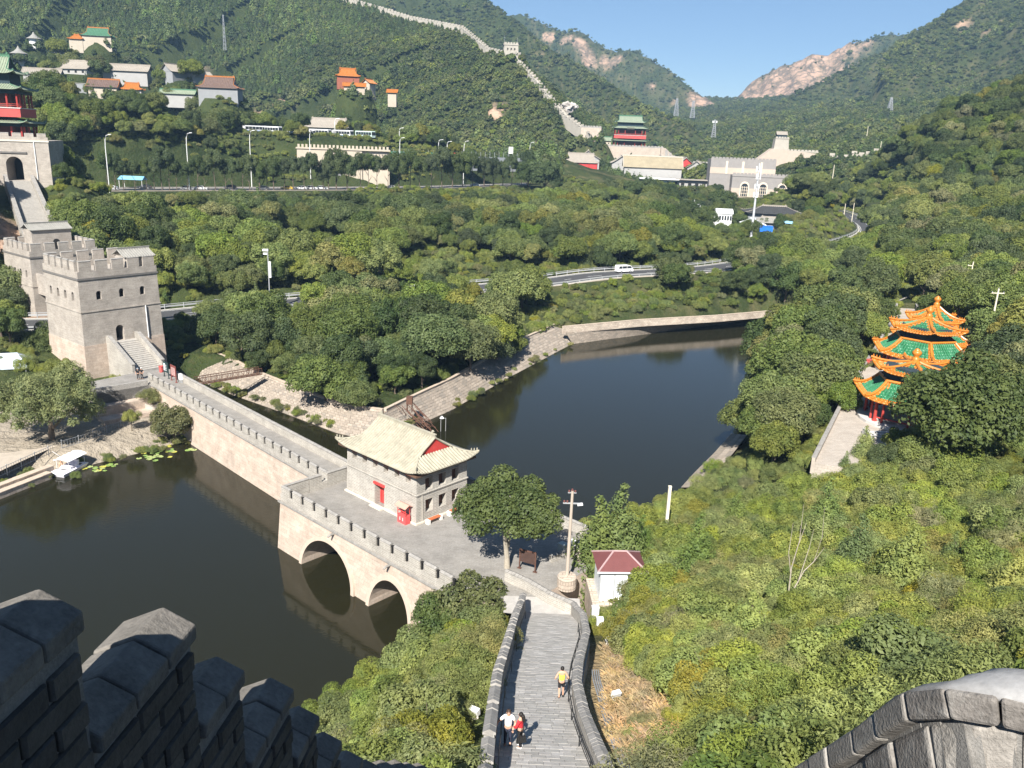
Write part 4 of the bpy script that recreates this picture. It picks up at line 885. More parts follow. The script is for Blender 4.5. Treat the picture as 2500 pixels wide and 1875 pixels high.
# ---------------------------------------------------------------- gate towers on the west bank
SOOT = mat('string_dark', (.15,.14,.13), .9, .25, 2, .2)
ROOFG = mat('grey_roof_tile', (.27,.26,.235), .85, .22, 1.2, .25)
def tower(name, label, FLc, e1, w, d, z0, ztop, zstr, zmid, plinth=None, batter=.35, wins=(), side=(), door=None, cat='tower', mt=TOWERBRICK):
    """battered square tower; FLc = front left corner at the foot, front runs along e1, body goes back along e2"""
    e1 = Vector((e1[0], e1[1], 0)).normalized(); e2 = Vector((-e1.y, e1.x, 0)); o = Vector((FLc[0], FLc[1], 0))
    t = thing(name, label, cat, (o.x, o.y, z0), math.atan2(e1.y, e1.x))
    H = ztop - z0; b = batter
    def ring(z, g=0): k = b * z / H - g; return [(k, k, z), (w - k, k, z), (w - k, d - k, z), (k, d - k, z)]
    zp = (plinth - z0) if plinth else 0
    if plinth: MB().frus(ring(-2, .06), ring(zp, .06)).build('plinth', PINKSTONE, t)
    floor = zstr - z0 + .3
    body = MB().frus(ring(zp if plinth else -2), ring(floor)).build('wall', mt, t)
    cut = MB(); k1 = b / H
    for (u, z, ww, hh) in wins: cut.frus(*[[Vector((u + a, yy, z - z0 + c)) for a, c in arch_poly(ww, hh)] for yy in (-1.5, .9)])
    for (u, z, ww, hh) in side: cut.frus(*[[Vector((xx, d - u + a, z - z0 + c)) for a, c in arch_poly(ww, hh)] for xx in (-1.5, .9)])
    if door: cut.frus(*[[Vector((door[0] + a, yy, door[1] - z0 + c)) for a, c in arch_poly(door[2], door[3])] for yy in (-1.5, 2.2)])
    carve(body, cut)
    for (u, z, ww, hh) in wins: MB().frus(*[[Vector((u + a, yy, z - z0 + c)) for a, c in arch_poly(ww - .04, hh - .04)] for yy in (.78, .86)]).build('window', DARK, t)
    for (u, z, ww, hh) in side: MB().frus(*[[Vector((xx, d - u + a, z - z0 + c)) for a, c in arch_poly(ww - .04, hh - .04)] for xx in (.78, .86)]).build('window', DARK, t)
    if door: MB().frus(*[[Vector((door[0] + a, yy, door[1] - z0 + c)) for a, c in arch_poly(door[2] - .04, door[3] - .04)] for yy in (2.05, 2.15)]).build('door', DARK, t)
    for zz, hh, g in ((zstr - z0, .28, .14), (zmid - z0, .2, .1)):
        r0 = ring(zz, g); r1 = ring(zz + hh, g); MB().frus(r0, r1).build('string_course', SOOT if hh > .25 else mt, t)
    k = b * floor / H
    for a, c in (((k, k + .2), (w - k, k + .2)), ((w - k - .2, k + .4), (w - k - .2, d - k - .4)), ((w - k, d - k - .2), (k, d - k - .2)), ((k + .2, d - k - .4), (k + .2, k + .4))):
        crenels(t, a, c, floor, mt, base=1.0, sp=2.3, l=1.65, h=max(.4, H - floor - 1.0), t=.45)
    dn = MB()
    for i in range(int(w / .45)): dn.box(k + i * .45, k + i * .45 + .2, k - .12, k + .02, zstr - z0 + .02, zstr - z0 + .26)
    return t
E1 = (.62, .785); e1v = Vector((.62, .785, 0)).normalized(); e2v = Vector((-e1v.y, e1v.x, 0))
TF = at(214, 926, 3)
def T1P(u, v, z): return Vector((TF.x, TF.y, 0)) + e1v * u + e2v * v + Vector((0, 0, z))
t1 = tower('gate_tower', 'big brick watchtower with crenellated top and stair at the end of the bridge', TF, E1, 13.2, 12.5, 1.5, 21.2, 18.4, 13.4, plinth=8.2, wins=[(3.2, 15.2, .8, 1.35), (6.8, 15.2, .8, 1.35), (10.2, 15.2, .8, 1.35)], side=[(2.5, 15.0, .8, 1.4), (5, 15, .8, 1.4), (7.5, 15, .8, 1.4), (10, 15, .8, 1.4)], door=(5.9, 8.3, 1.3, 2.5))
def roof_hut(parent, x0, y0, w, d, z, h, door=True):
    hb = MB().box(x0, x0 + w, y0, y0 + d, z - .3, z + h).build('hut_wall', TOWERBRICK, parent)
    if door:
        MB().frus(*[[Vector((x0 + w * .6 + a, yy, z + c)) for a, c in arch_poly(1.3, 2.1)] for yy in (y0 - .05, y0 + .02)]).build('hut_door', DARK, parent)
    xieshan(parent, w, d, .35, z + h, 1.0, 0, ROOFG, ROOFG, sp=.4, rr=.09, beasts=False, name='hut_roof', x0=x0, y0=y0, ridge=.12)
roof_hut(t1, 8.2, .7, 4.5, 3.6, 17.1, 2.7, False)
MB().tube([T1P(10.5, -.12, 13.4) - Vector((TF.x, TF.y, 0)), T1P(10.4, -.2, 8.2) - Vector((TF.x, TF.y, 0))], .09, 6)
MB().tube([(10.4, .05, 11.9), (10.4, -.1, 6.6)], .09, 6).build('down_pipe', WHITE, t1)
# stair from the door to the causeway
ts = thing('stone_stair', 'stone stair with brick side walls rising from the bridge to the watchtower door', 'stair')
NS = 15; s0, s1 = 3.7, 8.2; run = 6.6
sd_ = (Vector((at(362, 900, 5.3).x, at(362, 900, 5.3).y, 0)) - T1P(6, -.8, 0)); sd_.z = 0; run = sd_.length; sdir = sd_.normalized(); sn = Vector((-sdir.y, sdir.x, 0))
if sn.dot(e1v) < 0: sn = -sn
STO = T1P(6, -.8, 0); SW = 4.2
def SP(a, b, z): return STO + sdir * a + sn * b + Vector((0, 0, z))
STEP = mat('stair_stone', (.36,.34,.31), .9, .25, 2, .25)
MB().frus([SP(-1.2, -SW/2, 3), SP(.2, -SW/2, 3), SP(.2, SW/2, 3), SP(-1.2, SW/2, 3)], [SP(-1.2, -SW/2, 8.28), SP(.2, -SW/2, 8.28), SP(.2, SW/2, 8.28), SP(-1.2, SW/2, 8.28)]).build('landing', STEP, ts)
for i in range(NS):
    a = .2 + i * (run - .2) / NS; z = 8.28 - (i + 1) * 3.0 / NS; q = (run - .2) / NS + .04
    MB().frus([SP(a, -SW/2, 3), SP(a + q, -SW/2, 3), SP(a + q, SW/2, 3), SP(a, SW/2, 3)], [SP(a, -SW/2, z), SP(a + q, -SW/2, z), SP(a + q, SW/2, z), SP(a, SW/2, z)]).build('step', STEP, ts)
for b in (-SW/2 - .22, SW/2 + .22):
    k = MB(); L_ = [(-1.0, 9.4), (.2, 9.4), (run + .2, 6.3)]
    for (a0, z0_), (a1, z1_) in zip(L_[:-1], L_[1:]): k.frus([SP(a0, b - .2, 2), SP(a1, b - .2, 2), SP(a1, b + .2, 2), SP(a0, b + .2, 2)], [SP(a0, b - .2, z0_), SP(a1, b - .2, z1_), SP(a1, b + .2, z1_), SP(a0, b + .2, z0_)])
    k.build('side_wall', PALEBRICK, ts)
    k = MB().frus([SP(.2, b - .27, 9.38), SP(run + .25, b - .27, 6.28), SP(run + .25, b + .27, 6.28), SP(.2, b + .27, 9.38)], [SP(.2, b - .27, 9.55), SP(run + .25, b - .27, 6.45), SP(run + .25, b + .27, 6.45), SP(.2, b + .27, 9.55)]); k.build('coping', STONECAP, ts)
# landing terrace and pink retaining walls beside the bridge head
lt = thing('landing_terrace', 'paved landing with grey wall and stepped pink stone wall beside the watchtower', 'terrace')
q = [at(x, y, 5.3) for x, y in ((218, 932), (352, 905), (420, 900), (452, 925), (372, 938), (232, 962))]
q = [Vector((p.x, p.y, 0)) for p in q]
MB().prism(q, 1.0, 5.262).build('paving', DECK, lt)
a, b = q[5], q[4]; ee = (b - a).normalized(); Lw = (b - a).length - .6
MB().box(0, Lw, -.35, .0, -2.6, .75, M=wall_frame((a.x, a.y, 5.27), ee)).build('parapet', GREYBRICK, lt)
MB().box(-.3, Lw - .3, .0, 1.5, -4.5, -1.6, M=wall_frame((a.x, a.y, 5.27), ee)).build('wall', PINKSTONE, lt)
MB().box(-.3, Lw - .3, 1.5, 3.6, -5.0, -2.9, M=wall_frame((a.x, a.y, 5.27), ee)).build('wall', PINKSTONE, lt)
# second tower beyond the road
T2F = at(88, 770, 6); z2 = zon(73, 598, T2F)
t2 = tower('gate_tower', 'brick watchtower beyond the road with small roofed hut on top', T2F, E1, 13.2, 12.5, 4.5, z2, z2 - 2.6, z2 - 8.0, wins=[(4.6, z2 - 6.6, .9, 1.5), (9.0, z2 - 6.6, .9, 1.5)], side=[(2.5, z2 - 6.4, .8, 1.4), (5, z2 - 6.4, .8, 1.4), (7.5, z2 - 6.4, .8, 1.4), (10, z2 - 6.4, .8, 1.4)])
roof_hut(t2, 4.2, 8.2, 7.5, 3.8, z2 - 4.5 - 2.3, 4.0)
lk = thing('link_bridge', 'brick walkway bridging the road between the two watchtowers', 'bridge')
LB = T2F - Vector((TF.x, TF.y, 0)); vb = 12.3; ve = LB.dot(e2v) + .3; off = LB.dot(e1v); u0_ = max(off + 1, 2.0); u1_ = max(min(12.2, off + 12.2), u0_ + 3); print('link', off, ve)
MB().frus([T1P(u0_, vb, 10), T1P(u1_, vb, 10), T1P(u1_, ve, 10), T1P(u0_, ve, 10)], [T1P(u0_, vb, 12.4), T1P(u1_, vb, 12.4), T1P(u1_, ve, 12.4), T1P(u0_, ve, 12.4)]).build('deck', TOWERBRICK, lk)
for u in (u0_ + .2, u1_ - .2): MB().frus([T1P(u - .2, vb, 12.4), T1P(u + .2, vb, 12.4), T1P(u + .2, ve, 12.4), T1P(u - .2, ve, 12.4)], [T1P(u - .2, vb, 13.9), T1P(u + .2, vb, 13.9), T1P(u + .2, ve, 13.9), T1P(u - .2, ve, 13.9)]).build('parapet', TOWERBRICK, lk)
# long stair up to the gate
gs = thing('long_stair', 'long straight grey stone stair climbing from the watchtower to the arched gate', 'stair')
GZ = 27.6; g0 = at(18, 441, GZ); g1 = at(74, 441, GZ); b0 = at(70, 592, 17.0); b1 = b0 + (g1 - g0) * 1.12
for v_ in (b0, b1, g0, g1): v_.z = 0
NS = 46
for i in range(NS):
    u0, u1 = i / NS, (i + 1) / NS + .004; z = 17.0 + (GZ - 17.0) * (i + 1) / NS
    q = [b0.lerp(g0, u0), b1.lerp(g1, u0), b1.lerp(g1, u1), b0.lerp(g0, u1)]
    MB().frus([Vector((p.x, p.y, z - 1.5)) for p in q], [Vector((p.x, p.y, z)) for p in q]).build('step', STEP, gs)
for p0, p1, sg in ((b0, g0, -1), (b1, g1, 1)):
    ax_ = (b1 - b0).normalized() * sg; st_ = MB()
    q = [p0 - (p1 - p0).normalized() * 6 + ax_ * .05, p0 - (p1 - p0).normalized() * 6 + ax_ * .75, p1 + ax_ * .75, p1 + ax_ * .05]
    MB().frus([Vector((p.x, p.y, z)) for p, z in zip(q, (9, 9, 20, 20))], [Vector((p.x, p.y, z)) for p, z in zip(q, (16.4, 16.4, GZ + 1.3, GZ + 1.3))]).build('side_wall', PALEBRICK, gs)
    MB().frus([Vector((p.x, p.y, z)) + ax_ * d_ for p, z, d_ in zip(q, (16.4, 16.4, GZ + 1.3, GZ + 1.3), (-.08, .08, .08, -.08))], [Vector((p.x, p.y, z)) + ax_ * d_ for p, z, d_ in zip(q, (16.6, 16.6, GZ + 1.5, GZ + 1.5), (-.08, .08, .08, -.08))]).build('coping', STONECAP, gs)
# ---------------------------------------------------------------- green roofed gate pavilions on stone bases
GTILE = mat('green_grey_tile', (.24,.28,.20), .7, .2, 1, .2); GEDGE = mat('green_glaze', (.07,.17,.10), .5, .2, 2, .1)
LACQ = mat('red_lacquer', (.36,.045,.035), .55, .15, 1, .05); DTEAL = mat('painted_beam', (.025,.045,.055), .7, .3, 1.5, .1); CRIM = mat('crimson_board', (.48,.08,.07), .6, .12, 1, .05)  # dark blue-green for beams, roof necks, upper gable and beacon hut
def gate_pavilion(name, label, loc, rz, s=1.0, rows=True):
    t = thing(name, label, 'gate tower', loc, rz); W, D = 21.0 * s, 13.0 * s
    x0, y0 = -W / 2, -D / 2
    def storey(z0, z1, inset, nm):
        MB().box(x0 + inset + 2.2 * s, -x0 - inset - 2.2 * s, y0 + inset + 2 * s, -y0 - inset - 2 * s, z0, z1).build(nm, mat('dark_lattice', (.085,.03,.025), .8, .3, 2, .1), t)
        xs = [x0 + inset + .4 * s, x0 + inset + 2.6 * s] + [x0 + inset + 2.6 * s + (W - 2 * inset - 5.2 * s) * k for k in (.28, .72, 1)] + [-x0 - inset - .4 * s]
        for xx in xs:
            for yy in (y0 + inset + .4 * s, -y0 - inset - .4 * s): MB().tube([(xx, yy, z0 - .05), (xx, yy, z1)], .24 * s, 8).build('column', LACQ, t)
        for yy in np.linspace(y0 + inset + 2.6 * s, -y0 - inset - 2.6 * s, 3):
            for xx in (x0 + inset + .4 * s, -x0 - inset - .4 * s): MB().tube([(xx, yy, z0 - .05), (xx, yy, z1)], .24 * s, 8).build('column', LACQ, t)
        MB().box(x0 + inset + .1, -x0 - inset - .1, y0 + inset + .1, -y0 - inset - .1, z1 - .75 * s, z1 + .1).build('beam', DTEAL, t)
    storey(0, 3.8 * s, .2, 'hall_wall')
    xieshan(t, W - 1.0, D - 1.0, 1.9 * s, 3.9 * s, 1.9 * s, None, GTILE, GEDGE, sp=.55, rr=.13, lift=.7, beasts=False, name='lower_roof', x0=x0 + .5, y0=y0 + .5, ridge=.2, rows=rows)
    MB().box(x0 + .3, -x0 - .3, y0 + .3, -y0 - .3, 5.2 * s, 7.2 * s).build('balcony', CRIM, t)
    MB().box(x0 + .15, -x0 - .15, y0 + .15, -y0 - .15, 7.2 * s, 7.42 * s).build('balcony_edge', mat('pale_edge', (.6,.5,.47), .7, .1, 2, 0), t)
    for ya in (y0 + .35, -y0 - .35): 
        for zz in (7.8, 8.2): MB().tube([(x0 + .4, ya, zz * s), (-x0 - .4, ya, zz * s)], .07 * s, 5).build('balustrade_rail', LACQ, t)
    for xa in (x0 + .35, -x0 - .35):
        for zz in (7.8, 8.2): MB().tube([(xa, y0 + .4, zz * s), (xa, -y0 - .4, zz * s)], .07 * s, 5).build('balustrade_rail', LACQ, t)
    storey(7.42 * s, 11.3 * s, .5, 'hall_wall')
    xieshan(t, W - 2.0, D - 2.0, 1.8 * s, 11.6 * s, 3.4 * s, None, GTILE, GEDGE, sp=.55, rr=.13, lift=.7, beasts=False, name='middle_roof', x0=x0 + 1, y0=y0 + 1, ridge=.2, rows=rows)
    MB().box(x0 + 2.4 * s, -x0 - 2.4 * s, y0 + 2.4 * s, -y0 - 2.4 * s, 12.6 * s, 15.4 * s).build('neck', DTEAL, t)
    xieshan(t, W - 5.0 * s, D - 5.0 * s, 1.7 * s, 15.2 * s, 4.0 * s, 2.2 * s, GTILE, GEDGE, sp=.55, rr=.13, lift=.8, name='upper_roof', x0=x0 + 2.5 * s, y0=y0 + 2.5 * s, ridge=.25, gm=DTEAL, rows=rows)
    MB().box(-2.3 * s, 2.3 * s, y0 - .6 * s, y0 - .3 * s, 11.0 * s, 12.1 * s).build('name_board', mat('board_dark', (.12,.11,.09), .6, .2, 3, 0), t)
    return t
GP = RP(*FARB['gate_near'][:3]); gb = g0.lerp(g1, .5)
gw = thing('arched_gate', 'tall grey brick gate wall with dark arched passage above the long stair', 'gate', (gb.x - .5, gb.y + .6, GZ), math.atan2((g1 - g0).y, (g1 - g0).x) * .35)
gtop = zon(140, 330, gb) - GZ
wl = MB().box(-22, 7.5, 0, 13, -9, gtop - 1.4).build('wall', TOWERBRICK, gw)
carve(wl, MB().frus(*[[Vector((-.4 + a, yy, -.05 + c)) for a, c in arch_poly(3.6, 5.6, 12)] for yy in (-2, 8)]))
MB().box(-2.6, 1.8, 6.2, 6.4, -.1, 5.6).build('passage_dark', DARK, gw)
MB().box(-3.3, 2.6, -.25, .02, 6.3, 6.7).build('door_hood', SOOT, gw)
MB().box(-22.2, 7.7, -.2, .0, gtop - 1.75, gtop - 1.35).build('string_course', mat('pale_stone', (.55,.5,.42)), gw)
crenels(gw, (-22, .22), (7.5, .22), gtop - 1.4, TOWERBRICK, base=.8, h=.7, sp=2.6, l=1.9)
MB().tube([(4.4, -.15, gtop - 1.7), (4.4, -.2, .3)], .1, 6).build('down_pipe', WHITE, gw)
gp1 = gate_pavilion('gate_pavilion', 'three tiered red pavilion with green eaves above the stair gate', (gw.location.x - 11.5, gw.location.y + 8.2, GZ + gtop - 1.4), gw.rotation_euler.z)
# ---------------------------------------------------------------- masonry banks
BST = [mat('bank_stone_%d' % i, c, .9, .25, 2.0, .35) for i, c in enumerate(((.29,.245,.2), (.26,.22,.18), (.33,.28,.23), (.235,.205,.172)))]
def bank(name, label, W, T, zw, zt, sw=.85, sh=.5, kerb=True, maxr=30):
    Wp = [at(x, y, zw) for x, y in W]; Tp = [at(x, y, zt) for x, y in T]
    t = thing(name, label, 'embankment')
    def samp(P, u):
        L = [0]
        for a, b in zip(P[:-1], P[1:]): L.append(L[-1] + (b - a).length)
        s = u * L[-1]; i = max(j for j in range(len(L) - 1) if L[j] <= s + 1e-9); return P[i].lerp(P[i + 1], (s - L[i]) / max(L[i + 1] - L[i], 1e-6))
    Ln = sum((b - a).length for a, b in zip(Wp[:-1], Wp[1:])); n = int(Ln / sw); hh = (samp(Wp, .5) - samp(Tp, .5)).length; m = max(2, min(maxr, int(hh / sh)))
    core = MB(); vs = []
    for i in range(n + 1):
        a, b = samp(Wp, i / n), samp(Tp, i / n); dn = (a - b).normalized(); vs += [a + dn * 1.2, b, b + Vector((0, 0, -.5)) ]
    core.add(vs, [f for i in range(n) for f in ((3 * i, 3 * i + 3, 3 * i + 4, 3 * i + 1),)]); core.build('slope', mat('bank_mortar', (.24,.205,.165), .95, .3, 1.5, .3), t)
    st = [MB() for _ in BST]
    for j in range(m):
        off = (j % 2) * .5
        for i in range(-1, n):
            u0, u1 = (i + off + random.uniform(-.06, .06)) / n, (i + 1 + off + random.uniform(-.06, .06)) / n
            u0, u1 = max(0, u0), min(1, u1)
            if u1 - u0 < .2 / n: continue
            g = .045 / sw / n * 1.0; v0, v1 = j / m + .035 / m, (j + 1) / m - .035 / m
            P = [samp(Wp, u0 + g).lerp(samp(Tp, u0 + g), v0), samp(Wp, u1 - g).lerp(samp(Tp, u1 - g), v0), samp(Wp, u1 - g).lerp(samp(Tp, u1 - g), v1), samp(Wp, u0 + g).lerp(samp(Tp, u0 + g), v1)]
            nn = (P[1] - P[0]).cross(P[3] - P[0]).normalized()
            if nn.z < 0: nn = -nn
            h_ = random.uniform(.02, .07); ctr = (P[0] + P[2]) / 2
            st[random.choices(range(4), (4, 3, 3, 2))[0]].frus([p - nn * .05 for p in P], [p + nn * h_ + (ctr - p) * .06 for p in P])
    for k, s_ in enumerate(st):
        if s_.v: tag(s_.build('stones', BST[k], t), kind='stuff')
    if kerb: low_wall(t, [samp(Tp, i / n) for i in range(n + 1)], [zt - .1] * (n + 1), .45, .35, TANSTONE, mat('kerb_stone', (.45,.37,.29), .9, .2, 2, .3), 1.1, nm='kerb', cnm='kerb_stone', gab=.02, maxn=60)
    return t
bank('embankment', 'sloping stone faced embankment facing the bridge across the narrow channel', ((452,905),(513,942),(567,964),(689,1007),(818,1056),(912,1080)), ((474,850),(550,871),(641,915),(753,959),(858,993),(935,1003)), 0, 2.75)
bank('embankment', 'sloping slab faced embankment with shrubs along the main lake', ((912,1080),(985,1053),(1100,1003),(1250,918),(1400,838)), ((940,1002),(985,980),(1100,927),(1254,838),(1362,790)), 0, 2.75, 1.1, .75)
bank('retaining_wall', 'coursed pink stone retaining wall at the far end of the lake', ((1398,840),(1650,806),(1892,775)), ((1374,800),(1560,783),(1753,772),(1903,759)), 0, 3.6, 1.0, .45)
bank('embankment', 'pale paved stone edge of the lake below the right hand trees', ((1800,1060),(1762,1106),(1715,1155),(1685,1190)), ((1824,1062),(1792,1104),(1752,1150),(1722,1190)), .35, .8, 1.4, 1.0, kerb=False)
# ---------------------------------------------------------------- road
ASPH = mat('asphalt', (.062,.062,.064), .85, .2, .6, .15); KERB = mat('kerb_concrete', (.42,.40,.36), .9, .15, 1, .1); RMARK = mat('road_paint', (.72,.72,.69), .7, .1, 3, .05)
def polyline(P, st=4.0):
    P = [Vector(p) for p in P]; out = []
    for i in range(len(P) - 1):
        p0, p1, p2, p3 = P[max(i - 1, 0)], P[i], P[i + 1], P[min(i + 2, len(P) - 1)]; n = max(2, int((p2 - p1).length / st))
        for k in range(n):
            u = k / n; out.append(.5 * ((2 * p1) + (p2 - p0) * u + (2 * p0 - 5 * p1 + 4 * p2 - p3) * u * u + (3 * p1 - p0 - 3 * p2 + p3) * u ** 3))
    return out + [P[-1]]
RC = polyline(ROAD, 4.0)
def offs(P, d, dz=0):
    o = []
    for i, p in enumerate(P):
        e = P[min(i + 1, len(P) - 1)] - P[max(i - 1, 0)]; e.z = 0; e.normalize(); o.append(p + Vector((-e.y, e.x, 0)) * d + Vector((0, 0, dz)))
    return o
def ribbon(P, d0, d1, dz):
    a, b = offs(P, d0, dz), offs(P, d1, dz); n = len(P); return MB().add(a + b, [(i, i + 1, n + i + 1, n + i) for i in range(n - 1)])
road = ribbon(RC, -4.6, 4.6, .0).build('road', ASPH); tag(road, kind='structure')
for d0, d1 in ((-5.2, -4.6), (4.6, 5.2)):
    a, b = offs(RC, d0, 0), offs(RC, d1, 0); k = MB(); n = len(RC)
    vs = [p + Vector((0, 0, -.5)) for p in a] + [p + Vector((0, 0, .12)) for p in a] + [p + Vector((0, 0, .12)) for p in b] + [p + Vector((0, 0, -.5)) for p in b]
    k.add(vs, [(r * n + i, r * n + i + 1, (r + 1) * n + i + 1, (r + 1) * n + i) for r in range(3) for i in range(n - 1)]); k.build('kerb', KERB, road)
for d in (-4.1, 4.1): ribbon(RC, d - .08, d + .08, .005).build('edge_line', RMARK, road)
cum = 0; lastd = 0
RF = polyline(ROAD, 1.0)
i = 0
while i < len(RF) - 5:
    ribbon(RF[i:i + 5], -.08, .08, .006).build('lane_dash', RMARK, road); i += 10
EXCL.append(([(p.x, p.y) for p in q], 0) if False else ([(-62, 118), (-50, 112), (-46, 120), (-56, 132)], 0))
for d_, lab in ((5.6, 'galvanised crash barrier on the uphill side of the road'), (-5.0, 'low galvanised crash barrier on the lake side of the road')):
    gr = thing('crash_barrier', lab, 'barrier'); P = offs(RC, d_, 0)
    for zz, hh in ((.45, .3),) if d_ < 0 else ((.45, .3), (.95, .12)):
        n = len(P); k = MB(); k.add([p + Vector((0, 0, zz)) for p in P] + [p + Vector((0, 0, zz + hh)) for p in P], [(i, i + 1, n + i + 1, n + i) for i in range(n - 1)]); o = k.build('rail', GREYMETAL, gr); so = o.modifiers.new('t', 'SOLIDIFY'); so.thickness = .06
    pm_ = MB().box(-.06, .06, -.06, .06, -.3, 1.1 if d_ > 0 else .75).mesh('post', GREYMETAL)
    for p in P[::1]: link('post', pm_, gr, p)
rw = thing('road_wall', 'pale concrete retaining wall holding up the road above the lake meadow', 'wall')
P = offs([p for p in RC if -6 < p.x < 75], -5.35, -.02); n = len(P)
k = MB(); k.add([p + Vector((0, 0, -4.8)) for p in P] + list(P), [(i, i + 1, n + i + 1, n + i) for i in range(n - 1)]); o = k.build('wall_face', mat('wall_concrete', (.40,.34,.285), .9, .15, .8, .15, dirt=(.28,.24,.2)), rw); so = o.modifiers.new('t', 'SOLIDIFY'); so.thickness = .4
EXCL.append(([(T1P(-2, -2, 0).x, T1P(-2, -2, 0).y), (T1P(15, -2, 0).x, T1P(15, -2, 0).y), (T1P(17, 46, 0).x, T1P(17, 46, 0).y), (T1P(-4, 46, 0).x, T1P(-4, 46, 0).y)], 1.0))
EXCL.append(([(b0.x - 4, b0.y - 5), (b1.x + 4, b1.y - 3), (g1.x + 3, g1.y), (g1.x + 12, g1.y + 14), (g0.x - 24, g0.y + 14), (g0.x - 8, g0.y)], 1.0))
# ---------------------------------------------------------------- people
SKIN = mat('skin', (.50,.30,.21), .55, .08, 4, 0); HAIR = mat('black_hair', (.02,.017,.015), .5, .2, 4, .1)
def skin_obj(name, verts, edges, rad, material, parent, sub=2, root=0):
    me = bpy.data.meshes.new(name); me.from_pydata(verts, edges, []); me.materials.append(material); o = link(name, me, parent)
    md = o.modifiers.new('Skin', 'SKIN'); md.use_smooth_shade = True
    lay = me.skin_vertices[0].data
    for i, r in enumerate(rad): lay[i].radius = (r, r) if not isinstance(r, tuple) else r
    for i in range(len(verts)): lay[i].use_root = (i == root)
    ss = o.modifiers.new('Sub', 'SUBSURF'); ss.levels = sub; ss.render_levels = sub
    return o
def person(loc, rz, label, top, legs, hair=HAIR, arms=((.34,-.02,1.12),(.3,.16,.98)), arms2=None, stride=.16, bare_arm=True, bare_leg=False, shoe=None, long_hair=False, s=1.0, group=None, headtilt=0):
    """faces +Y; one continuous skinned body, clothing as shells over it"""
    t = thing('person', label, 'person', loc, rz, group); t.scale = (s, s, s)
    a2 = arms2 or [(-x, y, z) for x, y, z in arms]
    (ex, ey, ez), (hx, hy, hz_) = arms; (fx, fy, fz), (gx, gy, gz) = a2
    V = [(0,0,.95),(0,.01,1.12),(0,.02,1.32),(0,.0,1.47),(0,.02,1.54),(0,.03+headtilt,1.62),(0,.035+headtilt,1.70),
         (.17,0,1.42),(ex,ey,ez),(hx,hy,hz_),(hx*.97,hy+.05,hz_-.07),(-.17,0,1.42),(fx,fy,fz),(gx,gy,gz),(gx*.97,gy+.05,gz-.07),
         (.09,0,.88),(.105,stride*.5,.50),(.11,stride-.06,.09),(.115,stride+.1,.04),(-.09,0,.88),(-.105,-stride*.35,.50),(-.11,-stride-.02,.10),(-.115,-stride+.13,.04)]
    E = [(0,1),(1,2),(2,3),(3,4),(4,5),(5,6),(3,7),(7,8),(8,9),(9,10),(3,11),(11,12),(12,13),(13,14),(0,15),(15,16),(16,17),(17,18),(0,19),(19,20),(20,21),(21,22)]
    Rr = [(.15,.11),(.135,.10),(.16,.11),(.10,.085),.052,(.082,.095),(.075,.088),.062,.045,.034,.038,.062,.045,.034,.038,.088,.058,.042,.04,.088,.058,.042,.04]
    skin_obj('body', V, E, Rr, SKIN, t)
    k = 1.13
    iv = [0,1,2,3,7,11] if bare_arm else [0,1,2,3,7,8,9,11,12,13]
    ie = [(0,1),(1,2),(2,3),(3,7),(3,11)] if bare_arm == 'tank' else ([(0,1),(1,2),(2,3),(3,7),(3,11)] if bare_arm else [(0,1),(1,2),(2,3),(3,7),(7,8),(8,9),(3,11),(11,12),(12,13)])
    vv = [V[i] for i in iv]; 
    if bare_arm is True:
        vv += [tuple(Vector(V[7]).lerp(Vector(V[8]), .6)), tuple(Vector(V[11]).lerp(Vector(V[12]), .6))]; ie = [(iv.index(a), iv.index(b)) for a, b in ie] + [(iv.index(7), 6), (iv.index(11), 7)]; rr = [(.175,.13),(.16,.122),(.18,.128),(.10,.085),.078,.078,.068,.068]
    else:
        ie = [(iv.index(a), iv.index(b)) for a, b in ie]; rr = [tuple(q * k for q in Rr[i]) if isinstance(Rr[i], tuple) else Rr[i] * 1.3 for i in iv]
    skin_obj('shirt', vv, ie, rr, top, t)
    kn = .45 if bare_leg else .97
    lv = [(0,0,.97),(.09,0,.88),tuple(Vector(V[15]).lerp(Vector(V[16]), .9 if bare_leg else 1)),(-.09,0,.88),tuple(Vector(V[19]).lerp(Vector(V[20]), .9 if bare_leg else 1))]; le = [(0,1),(1,2),(0,3),(3,4)]; lr = [(.155,.12),.10,.074,.10,.074]
    if not bare_leg: lv += [V[17], V[21]]; le += [(2,5),(4,6)]; lr += [.056,.056]
    skin_obj('trousers' if not bare_leg else 'shorts', lv, le, lr, legs, t)
    hm = MB(); hm.lathe([(.0,-.03),(.085,-.02),(.098,.04),(.095,.10),(.06,.145),(0,.155)], 12, (0,.005+headtilt,1.60)); smooth_mesh(hm.build('hair', hair, t))
    if long_hair: skin_obj('long_hair', [(0,-.06,1.68),(0,-.12,1.5),(.01,-.15,1.3)], [(0,1),(1,2)], [.085,.09,.05], hair, t)
    fm = MB(); fm.lathe([(.0,0),(.016,.005),(.012,.03),(0,.045)], 6, (0,.125+headtilt,1.585)); fm.build('nose', SKIN, t)
    for x in (-.032,.032): MB().lathe([(0,0),(.012,.003),(0,.01)], 6, (x,.118+headtilt,1.625)).build('eye', DARK, t)
    MB().box(-.03,.03,.108+headtilt,.12+headtilt,1.555,1.563).build('mouth', mat('lip', (.35,.12,.1), .5, .1, 3, 0), t)
    for x in (-.09,.09): MB().lathe([(0,-.02),(.018,0),(0,.03)], 6, (x,.02+headtilt,1.61)).build('ear', SKIN, t)
